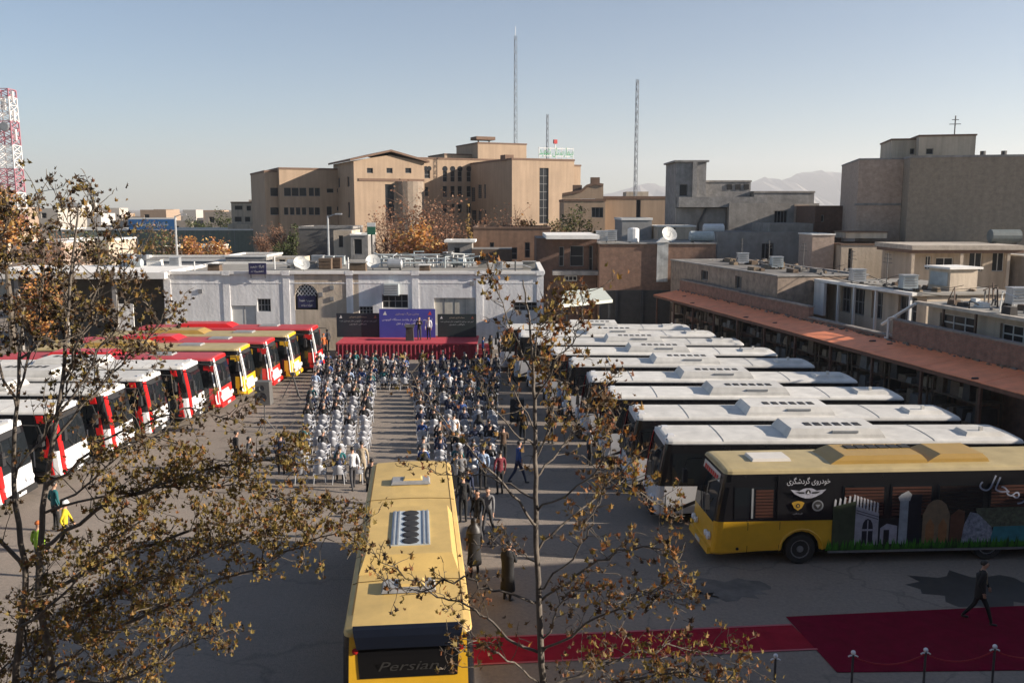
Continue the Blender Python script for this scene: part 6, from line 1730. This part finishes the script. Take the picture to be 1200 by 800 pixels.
# ------------------------------------------------------------------ plane trees close to the viewer
bark = M('plane_bark', (.115, .097, .08), .9, var=.45, scale=3, streak=.2, bump=.4, bscale=12)
bark2 = M('twig_bark', (.11, .09, .07), .9, var=.3, scale=6)
def leaf_mat(name, c, tr=.35):
    m = M(name, c, .7, var=.3, scale=5)
    nt = m.node_tree; N = nt.nodes; L = nt.links
    b = N['Principled BSDF']; out = [n for n in N if n.type == 'OUTPUT_MATERIAL'][0]
    t = N.new('ShaderNodeBsdfTranslucent'); mx = N.new('ShaderNodeMixShader'); mx.inputs[0].default_value = tr
    vm = [n for n in N if n.type == 'VECT_MATH'][0]; L.new(vm.outputs[0], t.inputs['Color'])
    L.new(b.outputs[0], mx.inputs[1]); L.new(t.outputs[0], mx.inputs[2]); L.new(mx.outputs[0], out.inputs['Surface'])
    return m
LM = {'olive': leaf_mat('leaf_olive', (.19, .135, .03)), 'brown': leaf_mat('leaf_brown', (.135, .075, .03)), 'dark': leaf_mat('leaf_dark_brown', (.05, .03, .016)),
      'orange': leaf_mat('leaf_orange', (.26, .105, .025)), 'gold': leaf_mat('leaf_gold', (.30, .17, .04)), 'rust': leaf_mat('leaf_rust', (.17, .06, .022)), 'green': leaf_mat('leaf_green', (.07, .085, .025))}
def leaf_points(r_):
    "five-lobed dry leaf, folded along the midrib and curled"
    lobes = [(-1.9, .55), (-1.15, .42), (-.95, .85), (-.45, .45), (0, 1.0), (.45, .45), (.95, .85), (1.15, .42), (1.9, .55)]
    pts = [(0, -.12, 0)]
    cu = r_.uniform(.1, .5)
    for a, l in lobes:
        l *= r_.uniform(.85, 1.1); x, y = l * math.sin(a) * .62, l * math.cos(a) * .62 + .1
        pts.append((x, y, abs(x) * .45 - cu * y * y))
    return pts
def leaf_add(mb, T, r_, m):
    p = [mb.v(T @ Vector(q)) for q in leaf_points(r_)]
    mid = mb.v(T @ Vector((0, .12, 0)))
    for k in range(1, len(p) - 1): mb.f((mid, p[k], p[k + 1]), m)
    mb.f((mid, p[0], p[1]), m); mb.f((mid, p[-1], p[0]), m)
lr = random.Random(31)
LEAF = []
for key in LM:
    for k in range(3):
        mb = MB(); leaf_add(mb, Matrix.Identity(4), lr, 0); LEAF.append((key, mb.mesh('leaf', LM[key])))
def rand_rot(r_):
    return Matrix.Rotation(r_.uniform(0, 6.28), 4, 'Z') @ Matrix.Rotation(r_.gauss(1.5, .75), 4, 'X') @ Matrix.Rotation(r_.uniform(-.7, .7), 4, 'Y')
def smooth_path(pts, n):
    out = []
    m = len(pts) - 1
    for i in range(m):
        p0 = pts[max(0, i - 1)]; p1 = pts[i]; p2 = pts[i + 1]; p3 = pts[min(m, i + 2)]
        for j in range(n):
            t = j / n
            out.append(.5 * ((2 * p1) + (p2 - p0) * t + (2 * p0 - 5 * p1 + 4 * p2 - p3) * t * t + (3 * p1 - p0 - 3 * p2 + p3) * t ** 3))
    out.append(pts[-1]); return out
def big_tree(name, label, V, trunks, limbs, leafsize, palette, seed, upbias=.25, dm=1.0, tk=1.0):
    r_ = random.Random(seed)
    base = P(0, 0, 0)
    b0 = PD(trunks[0][0][0][0], trunks[0][0][0][1], V)
    root = thing(name, label, 'tree', (b0.x, V, 0))
    O = Vector((b0.x, V, 0))
    leaves = []; tw = MB()
    for pts, ra, rb in trunks:
        ra *= tk; rb *= tk
        w = [PD(x, y, V + (q[0] if q else 0)) for x, y, *q in pts]
        w = [Vector((w[0].x - (w[1].x - w[0].x) * .3, V, 0))] + w if w[0].z > .3 else w
        sp = smooth_path(w, 5); n = len(sp)
        sp = [p + Vector((r_.uniform(-.012, .012), r_.uniform(-.012, .012), 0)) for p in sp]
        mb = MB(); mb.tube([p - O for p in sp], [ra + (rb - ra) * i / (n - 1) for i in range(n)], 9); mb.build('trunk', bark, root, smooth=True)
    def leafcluster(p, d, k, spread):
        for _ in range(k):
            c_ = r_.choices(list(palette), list(palette.values()))[0]
            if p.z > 8.2 and p.x < -3 and r_.random() < .5: c_ = 'dark'  # high on the left tree: backlit darkness put into the leaf colour
            leaves.append((p + Vector((r_.gauss(0, spread), r_.gauss(0, spread), r_.gauss(-.03, spread * .8))), c_, leafsize * r_.uniform(.55, 1.2)))
    for pts, ra, rb, ntw, tl, dens, t0 in limbs:
        ra *= tk; rb *= tk; dens *= dm
        dv = r_.uniform(-1.6, 1.6); m = len(pts) - 1
        w = [PD(x, y, V + dv * (i / m)) for i, (x, y) in enumerate(pts)]
        sp = smooth_path(w, 5); n = len(sp)
        sp = [sp[0]] + [p + Vector((r_.gauss(0, .022), r_.gauss(0, .05), r_.gauss(0, .022))) for p in sp[1:]]
        mb = MB(); mb.tube([p - O for p in sp], [ra + (rb - ra) * i / (n - 1) for i in range(n)], 6); mb.build('branch', bark, root, smooth=True)
        for k in range(ntw):
            t = t0 + (1 - t0) * (k + r_.random()) / ntw
            i = min(n - 2, int(t * (n - 1))); p = sp[i].lerp(sp[i + 1], t * (n - 1) - i); tan = (sp[i + 1] - sp[i]).normalized()
            rd = Vector((r_.gauss(0, 1), r_.gauss(0, 1), r_.gauss(upbias, .8))).normalized()
            d = (tan * r_.uniform(.3, .9) + rd * .8).normalized()
            L_ = tl * r_.uniform(.4, 1.15) * (1.1 - .4 * t)
            q = p; path = [p]
            for s_ in range(4):
                d = (d + Vector((r_.gauss(0, .22), r_.gauss(0, .22), r_.gauss(.05, .2)))).normalized(); q = q + d * L_ / 4; path.append(q)
                if s_ >= 1 and r_.random() < .75:
                    e = (d + Vector((r_.gauss(0, .8), r_.gauss(0, .8), r_.gauss(.1, .6)))).normalized(); q2 = q + e * L_ * r_.uniform(.15, .4)
                    tw.tube([q - O, q.lerp(q2, .5) - O + Vector((0, 0, .01)), q2 - O], [.007, .005, .003], 3, cap=False)
                    c = r_.random() * dens
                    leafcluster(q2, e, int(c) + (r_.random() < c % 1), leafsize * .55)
            rr = max(.008, ra * .24)
            tw.tube([x - O for x in path], [rr, rr * .8, rr * .65, rr * .5, rr * .35], 4, cap=False)
            c = dens * r_.uniform(.3, 1.1)
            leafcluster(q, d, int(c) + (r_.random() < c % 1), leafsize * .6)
    tag(tw.build('twigs', bark2, root), kind='stuff')
    # the 300 that show largest become leaves of their own, the rest one mass
    def key(l): return (l[0] - Vector((0, 0, CAMZ))).length / l[2]
    vis = lambda l: -20 < 600 + F * l[0].x / max(.1, l[0].y) < 1220
    leaves.sort(key=lambda l: (not vis(l), key(l)))
    for p, c, s_ in leaves[:300]:
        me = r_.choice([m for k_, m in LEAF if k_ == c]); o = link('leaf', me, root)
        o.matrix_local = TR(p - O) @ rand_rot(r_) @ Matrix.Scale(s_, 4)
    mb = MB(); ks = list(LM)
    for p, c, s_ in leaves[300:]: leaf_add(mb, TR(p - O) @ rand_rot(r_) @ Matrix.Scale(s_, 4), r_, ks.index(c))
    tag(mb.build('foliage', [LM[k] for k in ks], root), kind='stuff')
    return root
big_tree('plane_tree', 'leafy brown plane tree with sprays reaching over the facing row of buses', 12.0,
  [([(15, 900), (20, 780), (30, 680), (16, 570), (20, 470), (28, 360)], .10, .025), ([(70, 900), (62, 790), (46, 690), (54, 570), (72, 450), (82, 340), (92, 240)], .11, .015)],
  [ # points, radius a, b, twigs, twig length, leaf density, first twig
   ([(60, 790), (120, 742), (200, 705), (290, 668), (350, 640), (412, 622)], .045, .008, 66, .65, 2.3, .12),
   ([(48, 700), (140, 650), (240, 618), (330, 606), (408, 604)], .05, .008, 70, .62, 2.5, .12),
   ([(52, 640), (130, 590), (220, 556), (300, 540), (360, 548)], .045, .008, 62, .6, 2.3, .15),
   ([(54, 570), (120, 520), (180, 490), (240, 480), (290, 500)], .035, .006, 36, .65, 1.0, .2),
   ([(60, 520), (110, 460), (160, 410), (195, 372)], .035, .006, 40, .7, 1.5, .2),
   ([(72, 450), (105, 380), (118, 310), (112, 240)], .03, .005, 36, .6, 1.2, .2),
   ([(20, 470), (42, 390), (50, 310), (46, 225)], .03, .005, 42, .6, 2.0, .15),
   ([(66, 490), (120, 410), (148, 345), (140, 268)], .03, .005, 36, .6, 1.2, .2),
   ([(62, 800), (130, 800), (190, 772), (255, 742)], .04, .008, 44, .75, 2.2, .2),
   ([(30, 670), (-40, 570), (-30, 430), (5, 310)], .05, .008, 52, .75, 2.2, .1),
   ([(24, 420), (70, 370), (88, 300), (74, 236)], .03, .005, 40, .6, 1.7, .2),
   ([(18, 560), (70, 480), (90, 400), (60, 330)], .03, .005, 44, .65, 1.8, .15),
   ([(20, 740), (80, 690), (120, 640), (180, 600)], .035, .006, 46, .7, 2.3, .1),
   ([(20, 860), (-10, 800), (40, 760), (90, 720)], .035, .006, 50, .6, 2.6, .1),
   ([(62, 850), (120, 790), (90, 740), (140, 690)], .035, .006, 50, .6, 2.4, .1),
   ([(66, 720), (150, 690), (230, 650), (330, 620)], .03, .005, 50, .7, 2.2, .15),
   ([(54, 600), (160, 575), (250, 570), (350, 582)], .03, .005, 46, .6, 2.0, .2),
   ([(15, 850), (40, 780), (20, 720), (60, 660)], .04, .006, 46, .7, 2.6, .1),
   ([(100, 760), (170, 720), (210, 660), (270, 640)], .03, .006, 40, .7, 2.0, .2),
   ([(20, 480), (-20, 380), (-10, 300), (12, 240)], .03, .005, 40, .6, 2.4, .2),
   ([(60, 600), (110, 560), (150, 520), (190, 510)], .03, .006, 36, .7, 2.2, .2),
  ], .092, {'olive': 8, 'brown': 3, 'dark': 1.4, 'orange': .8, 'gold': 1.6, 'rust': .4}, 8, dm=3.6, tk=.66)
big_tree('plane_tree', 'nearly bare pale plane tree with scattered orange leaves in front of the white buses', 12.5,
  [([(642, 900), (636, 800), (631, 700), (628, 600), (627, 500), (624, 430), (620, 375), (612, 328)], .095, .012)],
  [([(628, 615), (592, 568), (548, 524), (505, 475), (478, 430)], .03, .005, 16, .5, .5, .25),
   ([(632, 705), (580, 690), (542, 678), (500, 690), (460, 690), (432, 660)], .032, .005, 30, .4, .8, .2),
   ([(634, 765), (585, 738), (545, 708), (500, 692), (446, 655), (428, 624)], .034, .005, 30, .5, 1.0, .25),
   ([(625, 440), (602, 392), (586, 345), (576, 312)], .02, .004, 18, .4, 1.3, .3),
   ([(627, 525), (585, 486), (562, 436)], .02, .004, 14, .45, .6, .3),
   ([(629, 585), (575, 560), (525, 556), (470, 545)], .024, .004, 18, .3, .6, .45),
   ([(626, 475), (652, 425), (678, 385), (692, 335)], .022, .004, 24, .45, 1.5, .2),
   ([(628, 560), (665, 512), (698, 466), (722, 440)], .025, .005, 26, .5, 1.6, .2),
   ([(630, 645), (680, 596), (730, 566), (770, 592), (802, 606)], .03, .005, 30, .5, 1.5, .2),
   ([(632, 705), (692, 664), (742, 642), (788, 652), (800, 690)], .03, .005, 32, .5, 1.6, .2),
   ([(634, 765), (700, 724), (758, 690), (792, 700)], .03, .005, 30, .55, 1.6, .2),
   ([(636, 810), (722, 772), (800, 762), (885, 784)], .035, .006, 44, .6, 2.2, .15),
   ([(638, 850), (702, 806), (782, 790), (852, 796)], .035, .006, 40, .6, 2.3, .15),
   ([(623, 425), (640, 374), (660, 344)], .018, .004, 18, .4, 1.7, .25),
   ([(631, 665), (602, 642), (572, 640)], .02, .004, 14, .45, .9, .3),
   ([(635, 805), (592, 772), (560, 752), (520, 780)], .026, .005, 26, .5, 1.3, .3),
   ([(627, 505), (600, 450), (590, 400)], .018, .004, 16, .4, .9, .3),
   ([(628, 600), (690, 560), (720, 510), (716, 470)], .024, .004, 26, .5, 1.6, .3),
   ([(631, 690), (680, 640), (700, 590), (740, 540)], .024, .004, 28, .5, 1.5, .3),
   ([(634, 760), (660, 700), (690, 690), (740, 720)], .022, .004, 26, .5, 1.6, .2),
   ([(624, 440), (636, 400), (648, 372)], .015, .004, 16, .35, 1.7, .1),
   ([(627, 540), (650, 480), (640, 430)], .018, .004, 22, .4, 1.7, .1),
  ], .115, {'orange': 1.6, 'rust': 1.8, 'brown': 3.4, 'gold': 1.6, 'olive': 3.6, 'dark': 1.8}, 15, dm=1.9, tk=.68)

# ------------------------------------------------------------------ trees of the city
FLM = {'olive': leaf_mat('far_leaf_olive', (.16, .125, .05)), 'brown': leaf_mat('far_leaf_brown', (.26, .15, .09)), 'dark': leaf_mat('far_leaf_dark', (.045, .05, .025)), 'orange': leaf_mat('far_leaf_orange', (.50, .22, .05)), 'gold': leaf_mat('far_leaf_gold', (.5, .33, .12)), 'rust': leaf_mat('far_leaf_rust', (.34, .16, .09)), 'green': leaf_mat('far_leaf_green', (.09, .11, .035))}
def far_tree(name, label, px, pyt, wpx, v, kind, dens=1.0, zbase=0.0):
    r_ = random.Random(int(px * 7 + v))
    t = PD(px, pyt, v); H = t.z; cw = wpx / F * v / 2
    root = thing(name, label, 'tree', (t.x, v, zbase))
    cols = {'bare': ['rust', 'brown', 'brown'], 'orange': ['orange', 'gold', 'rust'], 'green': ['green', 'green', 'olive'], 'dark': ['green', 'dark', 'green'], 'olive': ['olive', 'green', 'brown'], 'yellow': ['gold', 'gold', 'olive'], 'conifer': ['green', 'dark', 'green']}[kind]
    ch = min(H * .75, cw * 2.4) if kind not in ('yellow', 'conifer') else H * .85
    zc = H - ch / 2
    tr = MB(); tr.tube([(0, 0, 0), (r_.uniform(-.1, .1), 0, H * .4), (r_.uniform(-.2, .2), .1, H * .8)], [max(.12, H * .022), H * .016, .03], 7)
    tips = []
    nb = int((26 if kind == 'bare' else 14) * dens)
    for k in range(nb):
        z0 = H - ch * r_.uniform(.45, 1.05); a = r_.uniform(0, 6.28); rr = cw * r_.uniform(.45, 1.0); z1 = zc + (ch / 2) * r_.uniform(-.7, 1.0)
        if kind in ('conifer', 'yellow'): rr *= max(.12, min(1, (H - z1) / ch * 1.2))
        else: rr *= math.sqrt(max(.05, 1 - ((z1 - zc) / (ch / 2)) ** 2))
        e = Vector((rr * math.cos(a), rr * math.sin(a), max(z1, z0)))
        s_ = Vector((0, 0, min(z0, H * .8))); mid = s_.lerp(e, .5) + Vector((0, 0, -.15 * cw)); tr.tube([s_, mid, e], [H * .008, H * .005, .02], 4, cap=False); tips.append(e); tips.append(mid.lerp(e, .5))
        if kind == 'bare':
            for q in range(9):
                u = mid.lerp(e, r_.random()); w = u + Vector((r_.gauss(0, .28) * cw, r_.gauss(0, .28) * cw, abs(r_.gauss(.1, .3)) * cw)); tr.tube([u, w], [.03, .012], 3, cap=False)
                tips.append(w)
    tr.build('trunk', bark2 if kind != 'bare' else M('bare_twig_bark', (.16, .09, .06), .9, var=.3), root)
    mb = MB()
    n = int({'bare': 800, 'orange': 2300, 'green': 1500, 'dark': 1700, 'olive': 1300, 'yellow': 700, 'conifer': 1100}[kind] * dens)
    ls = {'bare': .055, 'orange': .085, 'green': .075, 'dark': .08, 'olive': .07, 'yellow': .2, 'conifer': .12}[kind] * cw + .05
    for k in range(n):
        c = r_.choice(tips); sp = cw * (.16 if kind != 'bare' else .1)
        p = c + Vector((r_.gauss(0, sp), r_.gauss(0, sp), r_.gauss(0, sp)))
        d = Matrix.Rotation(r_.uniform(0, 6.3), 3, 'Z') @ Matrix.Rotation(r_.uniform(0, 3.1), 3, 'X'); s_ = ls * r_.uniform(.5, 1.3)
        mb.poly([p + d @ Vector(q) * s_ for q in ((-.5, -.3, 0), (.5, -.35, .1), (.6, .3, 0), (-.1, .55, .1))], r_.choice((0, 1, 2)))
    tag(mb.build('crown', [FLM[c] for c in cols], root), kind='stuff')
T_ = [('autumn_tree', 'half-bare olive tree with loose crown left of the orange bush tree', 187, 262, 52, 120, 'olive'),
 ('autumn_tree', 'round bright orange tree before the green-grey warehouse', 241, 268, 56, 122, 'orange'),
 ('autumn_tree', 'second orange crown joined to the round orange tree', 222, 282, 30, 121, 'orange'),
 ('evergreen_tree', 'dark round evergreen on the skyline left of the two-tone apartment house', 258, 247, 34, 190, 'dark'),
 ('evergreen_tree', 'low dark tree on the skyline beside the round evergreen', 228, 258, 30, 205, 'dark'),
 ('evergreen_tree', 'green pointed conifer in front of the tan left wing', 343, 257, 28, 116, 'conifer'),
 ('bare_tree', 'bare pink-brown tree left of the green conifer', 324, 266, 34, 119, 'bare'),
 ('bare_tree', 'broad bare tree before the rounded stair bay', 486, 226, 78, 124, 'bare'),
 ('bare_tree', 'bare spreading tree before the gabled block door', 452, 246, 60, 116, 'bare'),
 ('bare_tree', 'bare reddish tree before the arched windows', 522, 234, 64, 122, 'bare'),
 ('autumn_tree', 'sunlit orange tree low in front of the stair bay', 490, 268, 74, 112, 'orange'),
 ('poplar_tree', 'slim pale yellow poplar before the arched windows', 549, 231, 13, 118, 'yellow'),
 ('bare_tree', 'bare orange-brown tree by the brown plastered house', 574, 248, 56, 110, 'bare'),
 ('bare_tree', 'bare dark tree before the tall tan stair window', 604, 246, 54, 106, 'bare'),
 ('autumn_tree', 'rust tree at the foot of the tan right block', 618, 262, 48, 108, 'orange'),
 ('green_tree', 'olive-green tree in front of the curved brown parapet', 674, 244, 46, 106, 'green'),
 ('green_tree', 'small rusty tree beside the olive-green one', 650, 262, 36, 104, 'olive'),
 ('autumn_tree', 'sunlit orange tree behind the leafy plane tree at the picture edge', 0, 222, 70, 62, 'orange'),
 ('bare_tree', 'bare pinkish tree below the telecom tower', 62, 268, 70, 88, 'bare'),
 ('autumn_tree', 'brown tree behind the open shed roof', 108, 272, 60, 92, 'olive'),
 ('autumn_tree', 'orange tree by the open shed behind the leafy plane tree', 40, 320, 60, 68, 'orange'),
 ('bare_tree', 'bare tree left of the tan complex by the grey shed', 308, 272, 26, 130, 'bare'),
 ('green_tree', 'small dark green bush tree by the grey shed wall', 330, 282, 20, 113, 'dark'),
]
for a in T_: far_tree(*a)
# ------------------------------------------------------------------ air
hz_ = MB(); hz_.box(-9400, 9400, -400, 10300, -1.5, 520)
hm = bpy.data.materials.new('haze_air'); hm.use_nodes = True
hn = hm.node_tree; hn.nodes.remove(hn.nodes['Principled BSDF'])
pv = hn.nodes.new('ShaderNodeVolumePrincipled'); pv.inputs['Color'].default_value = (.96, .97, 1.0, 1); pv.inputs['Density'].default_value = 1.35e-4; pv.inputs['Anisotropy'].default_value = .25
hn.links.new(pv.outputs[0], [n for n in hn.nodes if n.type == 'OUTPUT_MATERIAL'][0].inputs['Volume'])
tag(hz_.build('haze', hm), 'thin pale haze over the city', kind='stuff')
